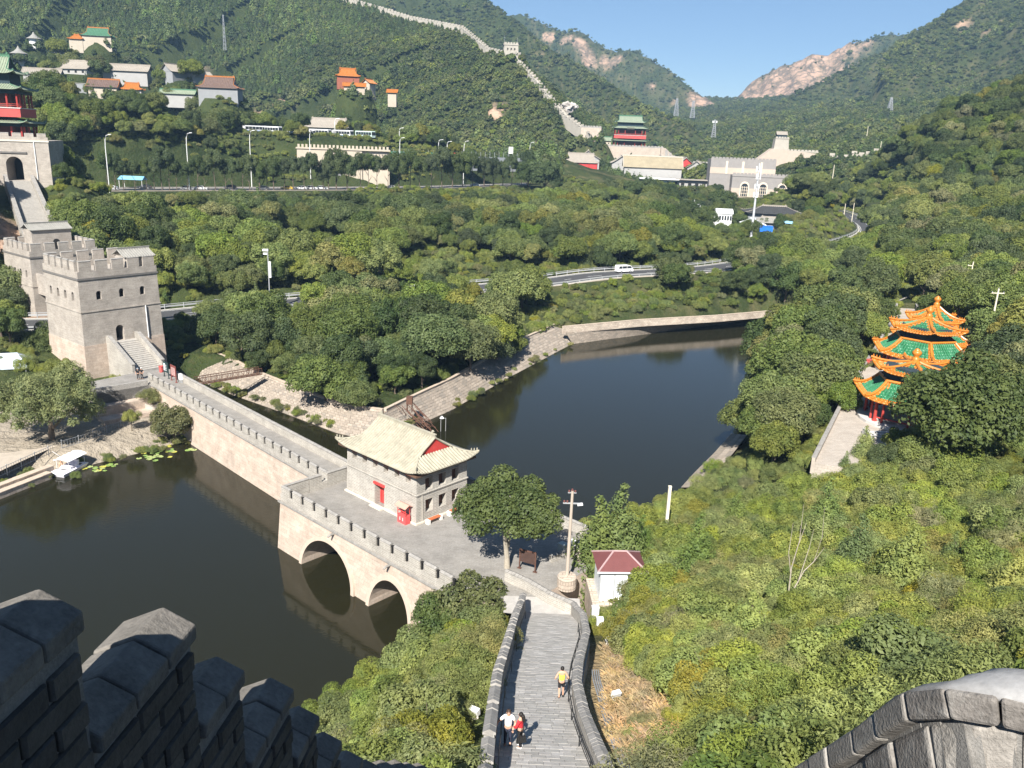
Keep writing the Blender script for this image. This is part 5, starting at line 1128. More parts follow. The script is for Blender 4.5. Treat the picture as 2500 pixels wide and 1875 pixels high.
    for i in (17,21):
        v = Vector(V[i]); MB().frus([(v.x-.05,v.y-.08,0),(v.x+.05,v.y-.08,0),(v.x+.05,v.y+.19,0),(v.x-.05,v.y+.19,0)],[(v.x-.042,v.y-.06,.1),(v.x+.042,v.y-.06,.1),(v.x+.038,v.y+.15,.05),(v.x-.038,v.y+.15,.05)]).build('shoe', shoe or mat('black_shoe', (.03,.03,.03), .5, .1, 3, 0), t)
    for (hx_, hy_, hz2), sg in (((hx, hy, hz_), 1), ((gx, gy, gz), -1)):   # fingers and thumb
        b = Vector((hx_ * .97, hy_ + .05, hz2 - .07))
        for j in range(4): MB().tube([b + Vector(((j - 1.5) * .017, .01, -.02)), b + Vector(((j - 1.5) * .019, .035, -.055 - .008 * (j in (1, 2)))), b + Vector(((j - 1.5) * .018, .025, -.085 - .008 * (j in (1, 2))))], [.01, .009, .007], 5).build('finger', SKIN, t)
        MB().tube([b + Vector((-sg * .03, .015, .0)), b + Vector((-sg * .05, .035, -.03))], [.011, .008], 5).build('thumb', SKIN, t)
    return t
def ramp_pt(px, py): p = on_ramp(px, py, 0.025); return (p.x, p.y, ramp_z(p.y) + .02)
NEON = mat('neon_vest', (.62,.72,.08), .7, .1, 4, .05); BLK = mat('black_cloth', (.018,.018,.02), .8, .2, 4, .1); WSH = mat('white_shirt', (.8,.8,.8), .7, .05, 4, .05); REDJ = mat('red_jacket', (.55,.03,.04), .6, .12, 4, .05); NAVY = mat('navy_trousers', (.03,.035,.06), .8, .2, 4, .1)
person(ramp_pt(1369, 1702), R(4), 'person in neon yellow vest and black shorts walking down the ramp', NEON, BLK, arms=((.33,-.06,1.14),(.30,.18,1.0)), bare_arm='tank', bare_leg=True, stride=.12, s=1.0)
pw = ramp_pt(1246, 1822)
person((pw[0] - .12, pw[1] + .1, ramp_z(pw[1] + .1) + .02), R(180), 'person in white shirt leaning on the parapet beside the person in red', WSH, NAVY, arms=((.44,.12,1.22),(.52,.22,1.0)), arms2=((-.3,.02,1.13),(-.2,.2,1.0)), stride=.05, s=.98, hair=mat('brown_hair', (.05,.03,.02), .5, .2, 4, 0))
wm = person((pw[0] + .38, pw[1] - .05, ramp_z(pw[1] - .05) + .02), R(60), 'person in red jacket with long dark hair holding a black handbag', REDJ, BLK, arms=((.26,.08,1.12),(.14,.26,1.02)), bare_arm=False, stride=.06, s=.94, long_hair=True, shoe=WHITE)
hbg = thing('handbag', 'black handbag carried low by the person in red jacket', 'bag', (pw[0] + .42, pw[1] - .36, ramp_z(pw[1] - .3) + .42), R(20))
MB().frus([(-.2,-.07,0),(.2,-.07,0),(.2,.07,0),(-.2,.07,0)],[(-.17,-.05,.26),(.17,-.05,.26),(.17,.05,.26),(-.17,.05,.26)]).build('bag_body', mat('black_leather', (.02,.02,.02), .4, .2, 4, .1), hbg)
MB().tube([(-.12,0,.25),(-.1,0,.42),(0,.05,.5),(.1,0,.42),(.12,0,.25)], .014, 5).build('strap', MATS['black_leather'], hbg)
for i, (px, py, rz_, lab) in enumerate(((338, 926, 200, 'person in black with wide grey hat at the foot of the tower stair'), (347, 925, 170, 'person in black with round white cap at the foot of the tower stair'))):
    p = at(px, py, DECKZ); o = person((p.x, p.y, DECKZ - .03), R(rz_), lab, BLK, BLK, stride=.1)
    hc = MB(); hc.lathe([(.0,.0),(.17 if i == 0 else .11,.0),(.1,.03),(.09,.1),(0,.12)], 12, (0,.02,1.68)); hc.build('hat', (GREYMETAL, WHITE)[i], o)
# ---------------------------------------------------------------- things on the bridge platform
mk_tree('deck', 31, 4.0, 2.4, 5.4, 34, 1.05, 19000, .125, leaf_mat('leaf_pagoda', (.085,.128,.03), .0, .05), r0=.2, bark=PALEBARK, core=.5)
p = at(1238, 1386, DECKZ)
dt_ = thing('pagoda_tree', 'round crowned leafy tree with pale forked trunk on the bridge platform', 'tree', (p.x, p.y, DECKZ - .02), 1.0)
link('crown', TREES['deck']['crown'], dt_)
k = MB(); k.tube([(0,0,-.3),(-.02,.05,1.0),(-.15,.1,2.0),(-.5,.1,3.4),(-.8,.1,4.6)], [.3,.24,.2,.15,.08], 9); k.tube([(-.02,.05,1.1),(.35,.2,2.3),(.7,.4,3.6),(.9,.6,4.8)], [.2,.17,.13,.06], 8); k.tube([(-.3,.1,2.6),(-1.2,-.6,3.8),(-1.9,-1.1,4.6)], [.11,.08,.04], 6); k.tube([(.5,.3,3.0),(1.3,-.4,4.2),(2,-.8,5)], [.1,.07,.03], 6)
k.build('trunk', PALEBARK, dt_)
def sign_board(loc, rz, w, h, z, label, frame, face, marks=(), name='notice_board'):
    t = thing(name, label, 'sign', loc, rz)
    for x in (-w / 2, w / 2): MB().box(x - .05, x + .05, -.05, .05, -.02, z + h + .12).box(x - .18, x + .18, -.12, .12, -.02, .05).build('post', frame, t)
    MB().box(-w / 2 + .04, w / 2 - .04, -.03, .03, z, z + h).build('board', face, t)
    MB().box(-w / 2 - .03, w / 2 + .03, -.06, .06, z + h - .02, z + h + .08).build('top_rail', frame, t)
    for x0, x1, z0, z1, m_ in marks: MB().box(x0, x1, -.045, -.03, z + z0, z + z1).build('lettering' if x1 - x0 < w * .4 else 'panel', m_, t)
    return t
p = at(1287, 1392, DECKZ); sign_board((p.x, p.y, DECKZ), PANG + .3, 1.5, 1.1, .7, 'dark information board standing in the shade of the platform tree', mat('dark_wood', (.10,.05,.035)), mat('dark_board', (.06,.035,.028), .7, .2, 3, 0))
GRB = mat('dark_green_board', (.02,.04,.04), .6, .2, 3, 0); MRN = mat('maroon_wood', (.20,.06,.05), .6, .2, 3, .05); PALET = mat('pale_panel', (.62,.70,.70), .6, .05, 3, 0); PINKT = mat('pink_panel', (.5,.33,.31), .6, .1, 3, 0)
pa_ = at(406, 921, DECKZ); pb_ = at(414, 929, DECKZ); ang_s = math.atan2((at(437, 936, DECKZ) - at(402, 918, DECKZ)).y, (at(437, 936, DECKZ) - at(402, 918, DECKZ)).x)
sa = at(407, 921, DECKZ); sb_ = at(425, 931, DECKZ)
sign_board((sa.x, sa.y, DECKZ), ang_s, 1.55, 1.5, .75, 'dark green guide board with pale map at the bridge head', GRB, GRB, [(-.7, -.2, .25, 1.35, PALET)] + [(-.08 + .2 * c_, .06 + .2 * c_, .3 + .26 * r_, .4 + .26 * r_, WHITE) for r_ in range(4) for c_ in range(2)])
sign_board((sb_.x, sb_.y, DECKZ), ang_s, 1.6, 1.6, .75, 'maroon framed notice board with pink panel of text at the bridge head', MRN, MRN, [(-.62, .62, .2, 1.35, PINKT)] + [(-.52, .45 - .1 * (r_ % 2), .35 + .2 * r_, .42 + .2 * r_, MRN) for r_ in range(5)])
bn = at(394, 908, DECKZ); b_ = thing('litter_bin', 'red hexagonal litter bin with open top beside the guide board', 'bin', (bn.x, bn.y, DECKZ)); MB().lathe([(.3,0),(.32,.05),(.34,.75),(.38,.8),(.38,.95),(.3,.95),(.28,.7),(.0,.7)], 6).build('bin_body', mat('bin_red', (.55,.10,.09), .5, .12, 3, 0), b_); MB().lathe([(.2,0),(.2,.1),(0,.1)], 6, (0,0,.7)).build('liner', DARK, b_)
cb = at(442, 934, DECKZ); c_ = thing('cabinet', 'white electrical cabinet on legs beside the maroon notice board', 'cabinet', (cb.x, cb.y, DECKZ - .02), ang_s); MB().box(-.3,.3,-.2,.2,.45,1.35).build('case', WHITE, c_)
for x in (-.22,.22): MB().box(x-.04,x+.04,-.15,.15,0,.46).build('leg', GREYMETAL, c_)
MB().box(-.27,.27,-.215,-.2,.5,1.3).build('door', WHITE, c_)
# donation kiosk and benches by the guard house
kq = thing('fire_cabinet', 'red cabinet with small canopy against the guard house wall', 'cabinet', PT(HS1 - 1.15, HT0 - .62, DECKZ), PANG)
MB().box(-.62,.62,-.3,.3,0,.85).build('cabinet_box', mat('bright_red_paint', (.62,.085,.085), .5, .1, 3, .03), kq)
for x in (-.57,.57):
    for y in (-.26,.26): MB().box(x-.03,x+.03,y-.03,y+.03,.85,1.75).build('post', REDPAINT, kq)
MB().frus([(-.8,-.5,1.7),(.8,-.5,1.7),(.8,0,1.98),(-.8,0,1.98)],[(-.8,-.5,1.76),(.8,-.5,1.76),(.8,0,2.04),(-.8,0,2.04)]).frus([(-.8,0,1.98),(.8,0,1.98),(.8,.42,1.74),(-.8,.42,1.74)],[(-.8,0,2.04),(.8,0,2.04),(.8,.42,1.8),(-.8,.42,1.8)]).build('canopy', mat('faded_pink_roof', (.55,.28,.22), .7, .1, 3, .05), kq)
MB().box(-.55,.55,-.28,-.24,1.25,1.33).build('rail', REDPAINT, kq)
for x in (-.22,.2):
    for z in (.52,.34):
        MB().box(x-.07,x+.07,-.312,-.3,z,z+.03).box(x-.015,x+.015,-.313,-.301,z-.06,z+.1).box(x-.06,x+.06,-.312,-.3,z+.07,z+.095).build('lettering', WHITE, kq)
BORG = mat('orange_seat', (.55,.13,.05), .6, .12, 3, .05); BLEG = mat('bench_block', (.68,.66,.62), .8, .1, 3, .1)
for (yy, lab) in ((1.65, 'orange topped bench beside the corner drain pipe of the guard house'), (4.45, 'orange topped bench half under the platform tree by the guard house')):
    bq_ = thing('bench', lab, 'bench', PT(HS1 + .75, HT0 + yy, DECKZ), PANG + math.pi / 2, 'benches beside the guard house')
    MB().box(-.75,.75,-.2,.2,.40,.48).build('seat', BORG, bq_)
    for x in (-.8,.8): MB().box(x-.14,x+.14,-.22,.22,-.01,.47).build('leg', BLEG, bq_)
for px, py, ky, s_, lab in ((1150, 1500, 'b5', 1.2, 'leafy bush tree against the bridge end beside the ramp'), (1215, 1490, 'b0', .85, 'small leafy tree beside the shaded ramp parapet'), (1085, 1520, 'b3', .8, 'dark bush tree at the end of the arch wall'), (1010, 1570, 's2', 1.5, 'dark shrub on the water edge below the second arch')):
    d = ray(px, py); tt = 50.0; P = Vector((d.x * 62 / 1, d.y * 62, 0)); P = at(px, py, 3.5); tree(ky, P.x, P.y, s_, lab, z=hz(P.x, P.y) - .2)
# utility pole on a round pedestal, cabinets, low wall, hut
p = at(1383, 1428, DECKZ); up_ = thing('utility_pole', 'concrete utility pole with insulators on a round stone pedestal', 'pole', (p.x, p.y, DECKZ - .03)); ph = zon(1401, 1198, p) - DECKZ
MB().lathe([(.82,-.2),(.82,.85),(.75,.95),(0,.98)], 20).build('pedestal', TANSTONE, up_); MB().tube([(0,0,.9),(0.02,0,ph)], [.16,.11], 10).build('shaft', mat('pole_concrete', (.40,.34,.28), .9, .1, 2, .1), up_)
MB().box(-.7,.7,-.05,.05,ph-1.15,ph-1.05).build('cross_arm', GREYMETAL, up_); MB().box(-.35,.35,-.04,.04,ph-.2,ph-.12).build('cross_arm', GREYMETAL, up_)
for x, z in ((-.6,ph-1.05),(-.35,ph-1.05),(-.25,ph-.12),(.0,ph),(.25,ph-.12)): MB().lathe([(.05,0),(.09,.05),(.05,.1),(.09,.15),(.03,.2)], 8, (x,0,z)).build('insulator', mat('insulator_brown', (.16,.06,.05), .3, .2, 3, 0), up_)
MB().frus([(.5,-.12,ph-1.28),(.95,-.12,ph-1.2),(.95,.12,ph-1.2),(.5,.12,ph-1.28)],[(.5,-.1,ph-1.1),(.9,-.1,ph-1.05),(.9,.1,ph-1.05),(.5,.1,ph-1.1)]).build('flood_lamp', WHITE, up_)
for (px, py, w_, d_, h_, lab, m_) in ((1374, 1352, .75, .6, 1.0, 'grey green electrical box at the lake parapet', mat('box_greygreen', (.42,.46,.43), .6, .08, 3, .02)), (1400, 1341, .9, .6, .75, 'white electrical box at the lake parapet', WHITE)):
    p = at(px, py, DECKZ); t = thing('electrical_box', lab, 'cabinet', (p.x, p.y, DECKZ - .01), PANG); MB().box(-w_/2,w_/2,-d_/2,d_/2,0,h_).build('case', m_, t); MB().box(-w_/2-.03,w_/2+.03,-d_/2-.03,d_/2+.03,h_,h_+.06).build('lid', m_, t); MB().box(-w_/2+.05,w_/2-.05,-d_/2-.012,-d_/2,.08,h_-.05).build('door', m_, t)
lw = thing('low_wall', 'short low brick wall with coping between the pole and the electrical boxes', 'wall'); a, b = at(1343, 1372, DECKZ), at(1412, 1347, DECKZ); low_wall(lw, [a, b], [DECKZ] * 2, .36, .55, PALEBRICK, STONECAP, .4)
p = at(1413, 1372, DECKZ); t = thing('stone_post', 'square beige stone post at the end of the short low wall', 'post', (p.x, p.y, DECKZ - .3)); MB().box(-.13,.13,-.13,.13,0,1.45).build('shaft', TANSTONE, t); MB().box(-.17,.17,-.17,.17,1.45,1.55).build('cap', TANSTONE, t)
hp_ = at(1462, 1466, 5.2); hut = thing('hut', 'white panel hut with dark red hipped roof behind the utility pole', 'hut', (hp_.x, hp_.y, 5.2), R(3))
MB().box(-.6,4.6,-.7,3.6,-2.5,.0).build('concrete_base', TANSTONE, hut)
HW2 = 3.5; MB().box(0,HW2,0,3.0,0,2.75).build('panel_wall', mat('white_panel', (.70,.74,.76), .4, .05, 2, 0), hut)
for x in (0, HW2/3, 2*HW2/3, HW2): MB().box(x-.05,x+.05,-.03,0,0,2.75).build('panel_joint', GREYMETAL, hut)
k = MB(); e = .3; A = [(-e,-e,2.75),(HW2+e,-e,2.75),(HW2+e,3+e,2.75),(-e,3+e,2.75)]; rd_ = [(1.2,1.5,3.75),(HW2-1.2,1.5,3.75)]
k.add(A + rd_, [(0,1,5,4),(1,2,5),(2,3,4,5),(3,0,4),(0,3,2,1)]); k.build('roof', mat('maroon_roof', (.145,.052,.05), .6, .15, 2, .05), hut)
for q0, q1 in ((A[0],rd_[0]),(A[3],rd_[0]),(A[1],rd_[1]),(A[2],rd_[1]),(rd_[0],rd_[1])): MB().tube([q0,q1], .08, 6).build('ridge_trim', mat('roof_trim', (.36,.25,.25), .6, .1, 3, 0), hut)
MB().box(-e-.03,HW2+e+.03,-e-.05,-e,2.66,2.8).build('gutter', WHITE, hut)
for (px, py, w_, h_, lab) in ((1451, 1522, .55, 1.65, 'tall white cabinet beside the low ramp parapet'), (1463, 1537, .5, 1.15, 'shorter white cabinet beside the low ramp parapet')):
    d = ray(px, py); tt = 40.0
    while tt < 90:
        P = Vector((d.x * tt, d.y * tt, EYE + d.z * tt))
        if P.z <= hz(P.x, P.y) + .1: break
        tt += .1
    t = thing('cabinet', lab, 'cabinet', (P.x, P.y, P.z - .15), R(4)); MB().box(-w_/2,w_/2,-.2,.2,0,h_).build('case', WHITE, t); MB().box(-w_/2+.04,w_/2-.04,-.212,-.2,.1,h_-.06).build('door', WHITE, t); MB().box(-w_/2-.02,w_/2+.02,-.22,.22,h_,h_+.04).build('lid', WHITE, t)
def ground(px, py, t0=15, t1=700, st=.15):
    d = ray(px, py); tt = np.arange(t0, t1, st); X, Y_, Z = d.x * tt, d.y * tt, EYE + d.z * tt; Hh = terrain_h(X, Y_); k = np.argmax(Z <= Hh); return Vector((X[k], Y_[k], Hh[k]))
for (px, py, rz_, lab) in ((1485, 1574, 20, 'small white floodlight on the dry grass by the white cabinets'), (1502, 1712, 25, 'small white floodlight on the dry grass beside the grey conduits'), (1159, 1756, -30, 'small white floodlight in the bushes outside the shaded parapet')):
    p = ground(px, py, 15, 90, .05); t = thing('floodlight', lab, 'lamp', (p.x, p.y, p.z - .05), R(rz_))
    MB().lathe([(.22,-.1),(.2,.2),(.14,.26),(0,.27)], 8).build('footing', mat('pale_stone', (.55,.5,.42)), t); MB().box(-.03,.03,-.03,.03,.2,.42).build('bracket', GREYMETAL, t)
    MB().frus([(-.24,-.1,.36),(.24,-.1,.36),(.24,.12,.36),(-.24,.12,.36)],[(-.24,-.22,.66),(.24,-.22,.66),(.24,.06,.72),(-.24,.06,.72)]).build('lamp_head', WHITE, t)
cd = thing('conduits', 'bundle of four grey conduits running down outside the low parapet', 'pipe')
cpts = [ground(x, y, 12, 80, .05) for x, y in ((1445,1640),(1448,1665),(1458,1700),(1470,1745),(1482,1785),(1496,1825),(1512,1870),(1520,1900))]
for j in range(4): MB().tube([p + Vector((j * .13, 0, .12 + .02 * math.sin(i + j))) for i, p in enumerate(cpts)], .045, 6).build('conduit', mat('conduit_grey', (.33,.34,.35), .5, .12, 3, 0), cd)
p = at(1624, 1300, 6.5); p = ground(1622, 1330, 40, 120, .1); t = thing('post', 'plain cream square post rising from the shrubs by the lake', 'post', (p.x, p.y, p.z - .3)); ph = zon(1636, 1188, p) - p.z + .3; MB().box(-.14,.14,-.14,.14,0,ph).build('shaft', mat('cream_paint', (.66,.60,.47), .7, .08, 2, .03), t); MB().box(-.16,.16,-.16,.16,ph,ph+.05).build('cap', mat('cream_paint', (.66,.60,.47)), t)
t2_ = thing('floodlight', 'white floodlight at the foot of the cream post', 'lamp', (p.x - .9, p.y - .6, p.z + .1)); ww = zon(1597, 1295, p) - p.z; MB().box(-.03,.03,-.03,.03,-.2,ww).build('stand', GREYMETAL, t2_); MB().frus([(-.3,-.2,ww),(.3,-.2,ww),(.3,.2,ww),(-.3,.2,ww)],[(-.25,-.3,ww+.35),(.25,-.3,ww+.35),(.25,.1,ww+.4),(-.25,.1,ww+.4)]).build('lamp_head', WHITE, t2_)
# ---------------------------------------------------------------- west bank: willow, boat, railings, marquees
mk_tree('willow', 41, 6.0, 3.6, 5.4, 46, 1.35, 26000, .15, LEAF_W, r0=.4, core=.55, droop=.35, asp=.35, up=.7)
p = at(128, 1075, 1.6); tree('willow', p.x, p.y, 1.0, 'huge round bright green willow spreading over the bank of the lake', name='willow_tree', z=1.2)
mk_tree('bankbush', 42, 2.6, 2.1, 2.5, 30, .8, 9000, .12, leaf_mat('leaf_greyish', (.12,.135,.06), .0, .05), r0=.1, droop=.4)
p = at(424, 1066, 1.0); tree('bankbush', p.x, p.y, 1.02, 'loose pale green bushy tree growing against the bridge wall', name='bushy_tree', z=.6)
p = at(372, 985, 3); tree('s4', p.x, p.y, 1.15, 'grey green potted bush in a round planter beside the bridge', name='potted_bush', cat='plant', z=2.9); t = thing('planter', 'round concrete planter below the grey green bush', 'planter', (p.x, p.y, .8)); MB().lathe([(.85,0),(.95,.4),(1.0,2.0),(1.05,2.25),(.85,2.25),(.8,2.0),(0,2.0)], 16).build('tub', KERB, t); MB().lathe([(.8,2.0),(.0,2.06)], 12).build('soil', BARK, t)
for i, (px, py, ky, sc_, lab) in enumerate(((40, 800, 'b2', 1.25, 'dark tree left of the watchtower, behind the willow'), (120, 880, 'b3', 1.0, 'dull green tree leaning against the watchtower foot'), (150, 930, 'b5', .7, 'small tree between the willow and the watchtower'), (5, 860, 'b2', 1.1, 'dark tree behind the blue marquee roofs'))):
    p = at(px, py, 3.0); tree(ky, p.x, p.y, sc_, lab, z=2.6)
p = at(322, 1052, 1.6); yt = thing('sapling', 'young slim tree beside the railing on the bank', 'tree', (p.x, p.y, 1.45)); MB().tube([(0,0,0),(.05,0,1.6),(.0,.1,2.6)], [.06,.045,.02], 6).build('trunk', BARK, yt); c_ = link('crown', TREES['s3']['crown'], yt, (0, 0, 1.5)); c_.scale = (.75, .75, .9)
def railing(P, label, h=1.05, sp=.35, name='railing'):
    t = thing(name, label, 'railing'); st = mat('rail_grey', (.30,.31,.32), .5, .12, 3, 0, metal=.3)
    for z in (h, .15): MB().tube([p + Vector((0, 0, z)) for p in P], .03, 6).build('rail', st, t)
    pm_ = MB().tube([(0,0,0),(0,0,h)], .016, 5).mesh('baluster', st); pp = MB().tube([(0,0,-.2),(0,0,h+.12)], .045, 6).lathe([(.0,0),(.07,.03),(0,.12)], 6, (0,0,h+.1)).mesh('post', st)
    Q = along(P, sp)
    for i, q_ in enumerate(Q): link('post' if i % 6 == 0 else 'baluster', pp if i % 6 == 0 else pm_, t, q_)
railing([at(x, y, 1.5) for x, y in ((-60,1192),(0,1165),(70,1133),(130,1106))], 'grey metal railing along the path left of the boat')
railing([at(x, y, 1.5) for x, y in ((152,1096),(200,1082),(250,1063),(302,1045))], 'grey metal railing in the willow shade right of the boat')
pth = MB().add([at(x, y, 1.62) for x, y in ((-80,1178),(0,1150),(70,1118),(130,1092),(300,1030),(345,1012),(330,985),(250,1005),(120,1040),(-80,1120))], [tuple(range(10))]).build('path', mat('bank_paving', (.40,.345,.28), .9, .2, .8, .2)); tag(pth, kind='structure')
for i, (a_, b_, z_) in enumerate((((-60,1205),(125,1135),1.15),((-60,1222),(120,1152),.8))):
    P = [at(*a_, z_), at(*b_, z_)]; t = thing('stone_step', ('upper', 'lower')[i] + ' long stone step edging the bank left of the boat', 'step'); low_wall(t, P, [z_ - .3] * 2, .8, .25, TANSTONE, mat('kerb_stone', (.45,.37,.29)), 1.2, gab=.01, nm='riser', cnm='tread_slab', maxn=14)
bo = at(170, 1150, .0); boat = thing('boat', 'white pedal boat with ribbed white canopy moored at the bank', 'boat', (bo.x, bo.y, .0), R(-12))
PEARL = mat('boat_white', (.78,.76,.82), .35, .05, 2, 0); LILAC = mat('canopy_white', (.80,.78,.84), .5, .04, 2, 0)
MB().frus([(-.85,-1.9,-.15),(.85,-1.9,-.15),(.8,1.9,-.15),(-.8,1.9,-.15)],[(-1.0,-2.15,.38),(1.0,-2.15,.38),(.95,2.1,.42),(-.95,2.1,.42)]).build('hull', PEARL, boat)
MB().box(-1.03,1.03,-2.2,2.12,.38,.46).build('gunwale', LILAC, boat); MB().box(-.9,.9,-2.0,-1.1,.46,.58).build('bow_deck', LILAC, boat)
MB().box(-.7,.7,.3,.9,.46,.85).box(-.7,.7,.75,.95,.8,1.25).box(-.7,.7,-.6,-.1,.46,.8).build('seat', PEARL, boat); MB().box(-.6,.6,-.95,1.6,.4,.47).build('floor', DARK, boat)
for x in (-.85,.85):
    for y in (-1.0,1.7): MB().tube([(x,y,.4),(x,y,1.75)], .03, 6).build('canopy_post', WHITE, boat)
k = MB(); n = 9; vs = []
for yy in (-1.25, 1.95):
    for i in range(n): a = -1 + 2 * i / (n - 1); vs.append((a * 1.05, yy, 1.98 - .22 * a * a))
k.add(vs, [(i, i + 1, n + i + 1, n + i) for i in range(n - 1)]); o = k.build('canopy', LILAC, boat); so = o.modifiers.new('t', 'SOLIDIFY'); so.thickness = .05
for yy in (-1.25,-.45,.35,1.15,1.95): MB().tube([(-1.06 + 2.12 * i / 8, yy, 2.02 - .22 * (-1 + i / 4) ** 2) for i in range(9)], .03, 5).build('canopy_rib', WHITE, boat)
lb = thing('lifebuoy', 'orange and white lifebuoy on the side of the boat', 'lifebuoy', (bo.x - 1.15, bo.y + .3, .75), 0); k = MB(); k.tube([(0, .3 * math.cos(a), .3 * math.sin(a)) for a in np.linspace(0, 6.283, 17)], .07, 6); k.build('ring', mat('buoy_orange', (.75,.35,.2), .5, .1, 3, 0), lb)
rp_ = thing('mooring_rope', 'pale mooring rope from the bank to the boat', 'rope'); q = at(128, 1102, 2.0); MB().tube([q, q.lerp(Vector((bo.x - .8, bo.y + 1.5, .7)), .5) - Vector((0,0,.12)), Vector((bo.x - .8, bo.y + 1.5, .7))], .03, 5).build('rope', WHITE, rp_)
PADM = [mat('lily_%d' % i, c, .5, .15, 3, .05) for i, c in enumerate(((.20,.30,.08), (.42,.40,.08), (.33,.38,.15)))]
r7 = random.Random(5); lily_me = []
for m_ in PADM:
    k = MB(); k.add([(0, 0, 0)] + [(math.cos(a) * (.33 if i % 3 else .29), math.sin(a) * .32, .015 * (i % 2)) for i, a in enumerate(np.linspace(.3, 6.0, 13))], [(0, i, i + 1) for i in range(1, 13)]); lily_me.append(k.mesh('lily_pad', m_))
for (cx_, cy_, n, sp_) in ((212,1140,3,.6),(232,1148,9,1.0),(263,1136,2,.5),(283,1133,4,.6),(70,1188,6,1.2),(370,1112,16,1.7),(400,1100,14,1.4),(465,1098,4,.6)):
    for i in range(n):
        p = at(cx_, cy_, .03); t = link('lily_pad', lily_me[r7.choices((0, 1, 2), (5, 2, 3))[0]], None, (p.x + r7.gauss(0, sp_ * .6), p.y + r7.gauss(0, sp_ * .5), .02 + .004 * i)); t.rotation_euler = (0, 0, r7.random() * 6); t.scale = (r7.uniform(.7, 1.3),) * 3
        tag(t, 'round lily pad floating near the bank of the lake', 'lily pad', 'lily pads floating near the bank')
reeds = []
for (px, py, n, sx, lab) in ((230,1120,14,3.0,0),(330,1100,16,3.5,0),(400,1080,10,2.0,0),(75,1165,12,4,0),(20,1180,10,3,0),(440,1082,6,1.2,0)):
    for i in range(n):
        p = at(px, py, .1); reeds.append((p.x + r7.gauss(0, sx * .7), p.y + r7.gauss(0, .7) + .3, .05, r7.uniform(.22, .42), r7.random() * 6, r7.choice((0, 1, 3, 4))))
for pts, n in ((((513,940),(567,962),(689,1004),(818,1052)), 46), (((1100,1000),(1250,915),(1400,836)), 26), (((1190,905),(1205,915)), 14), (((985,1050),(1000,1030)), 12)):
    P = [at(x, y, .2) for x, y in pts]
    for i in range(n):
        u = r7.random() * (len(P) - 1); j = min(int(u), len(P) - 2); q = P[j].lerp(P[j + 1], u - j); reeds.append((q.x + r7.gauss(.3, .5), q.y + r7.gauss(.5, .5), .1 + r7.random() * .3, r7.uniform(.2, .5), r7.random() * 6, r7.choice((0, 1, 3, 4, 4))))
stuff_points('waterside_weeds', reeds, [TREES['s%d' % i]['crown'] for i in range(5)])
MARQ = mat('marquee_sheet', (.60,.67,.74), .4, .08, 1.5, .03)
for i, (px, py, lab) in enumerate(((28, 915, 'pale blue marquee roof nearest the willow'), (-5, 885, 'pale blue marquee roof behind the other marquee'))):
    p = at(px, py, 3.0); t = thing('marquee', lab, 'marquee', (p.x, p.y, 2.4), R(20)); zt_ = 2.6
    for x in (-2.6, 2.6):
        for y in (-2.6, 2.6): MB().tube([(x,y,0),(x,y,zt_)], .06, 6).build('post', WHITE, t)
    k = MB(); k.add([(-2.9,-2.9,zt_),(2.9,-2.9,zt_),(2.9,2.9,zt_),(-2.9,2.9,zt_),(-1.2,0,zt_+1.5),(1.2,0,zt_+1.5)], [(0,1,5,4),(1,2,5),(2,3,4,5),(3,0,4)]); o = k.build('roof_sheet', MARQ, t); so = o.modifiers.new('t', 'SOLIDIFY'); so.thickness = .06
    for q0, q1 in (((-2.9,-2.9,zt_),(-1.2,0,zt_+1.5)),((2.9,-2.9,zt_),(1.2,0,zt_+1.5)),((-1.2,0,zt_+1.5),(1.2,0,zt_+1.5)),((2.9,2.9,zt_),(1.2,0,zt_+1.5))): MB().tube([q0,q1], .06, 5).build('ridge_seam', mat('seam_blue', (.4,.47,.55), .5, .1, 3, 0), t)
    MB().box(-2.9,2.9,-2.92,-2.86,zt_-.35,zt_+.02).build('valance', MARQ, t)
# footbridge to the embankment, rusty landing stage behind the guard house
fa, fb = at(478, 938, 4.0), at(636, 912, 3.9); ft = thing('footbridge', 'rusty steel truss footbridge from the causeway to the embankment', 'bridge')
fe = (fb - fa).normalized(); fn = Vector((-fe.y, fe.x, 0)); L_ = (fb - fa).length; n = 12
for sgn in (-.55, .55):
    o0 = fa + fn * sgn
    MB().tube([o0, o0 + fe * L_], .06, 6).build('lower_chord', RUST, ft); MB().tube([o0 + Vector((0,0,1.0)), o0 + fe * L_ + Vector((0,0,1.0))], .06, 6).build('upper_chord', RUST, ft)
    for i in range(n + 1):
        q = o0 + fe * L_ * i / n; MB().tube([q, q + Vector((0,0,1.0))], .035, 5).build('upright', RUST, ft)
        if i < n: q2 = o0 + fe * L_ * (i + .5) / n; MB().tube([q, q2 + Vector((0,0,1.0)), o0 + fe * L_ * (i + 1) / n], .03, 5).build('diagonal', RUST, ft)
for i in range(36): 
    q = fa + fe * L_ * (i + .5) / 36; M = wall_frame(q, fn); MB().box(-.5,.5,-.15,.15,.02,.07,M=M).build('plank', mat('old_plank', (.15,.10,.07), .9, .3, 3, .2), ft)
ls = thing('landing_stage', 'collapsed rusty steel stair and box on the embankment behind the guard house', 'steelwork'); o0 = at(1000, 1000, 2.9); o1 = at(1045, 1050, .4); r9 = random.Random(3)
for i in range(26):
    u = r9.random(); c_ = o0.lerp(o1, u) + Vector((r9.gauss(-.6, .9), r9.gauss(0, .7), r9.random() * .7)); dv = (o1 - o0).normalized() if i % 3 else Vector((r9.gauss(0,1), r9.gauss(0,1), r9.gauss(0,.3))).normalized(); MB().tube([c_ - dv * r9.uniform(.5,1.6), c_ + dv * r9.uniform(.5,1.4)], r9.choice((.04,.06)), 5).build('bar', RUST, ls)
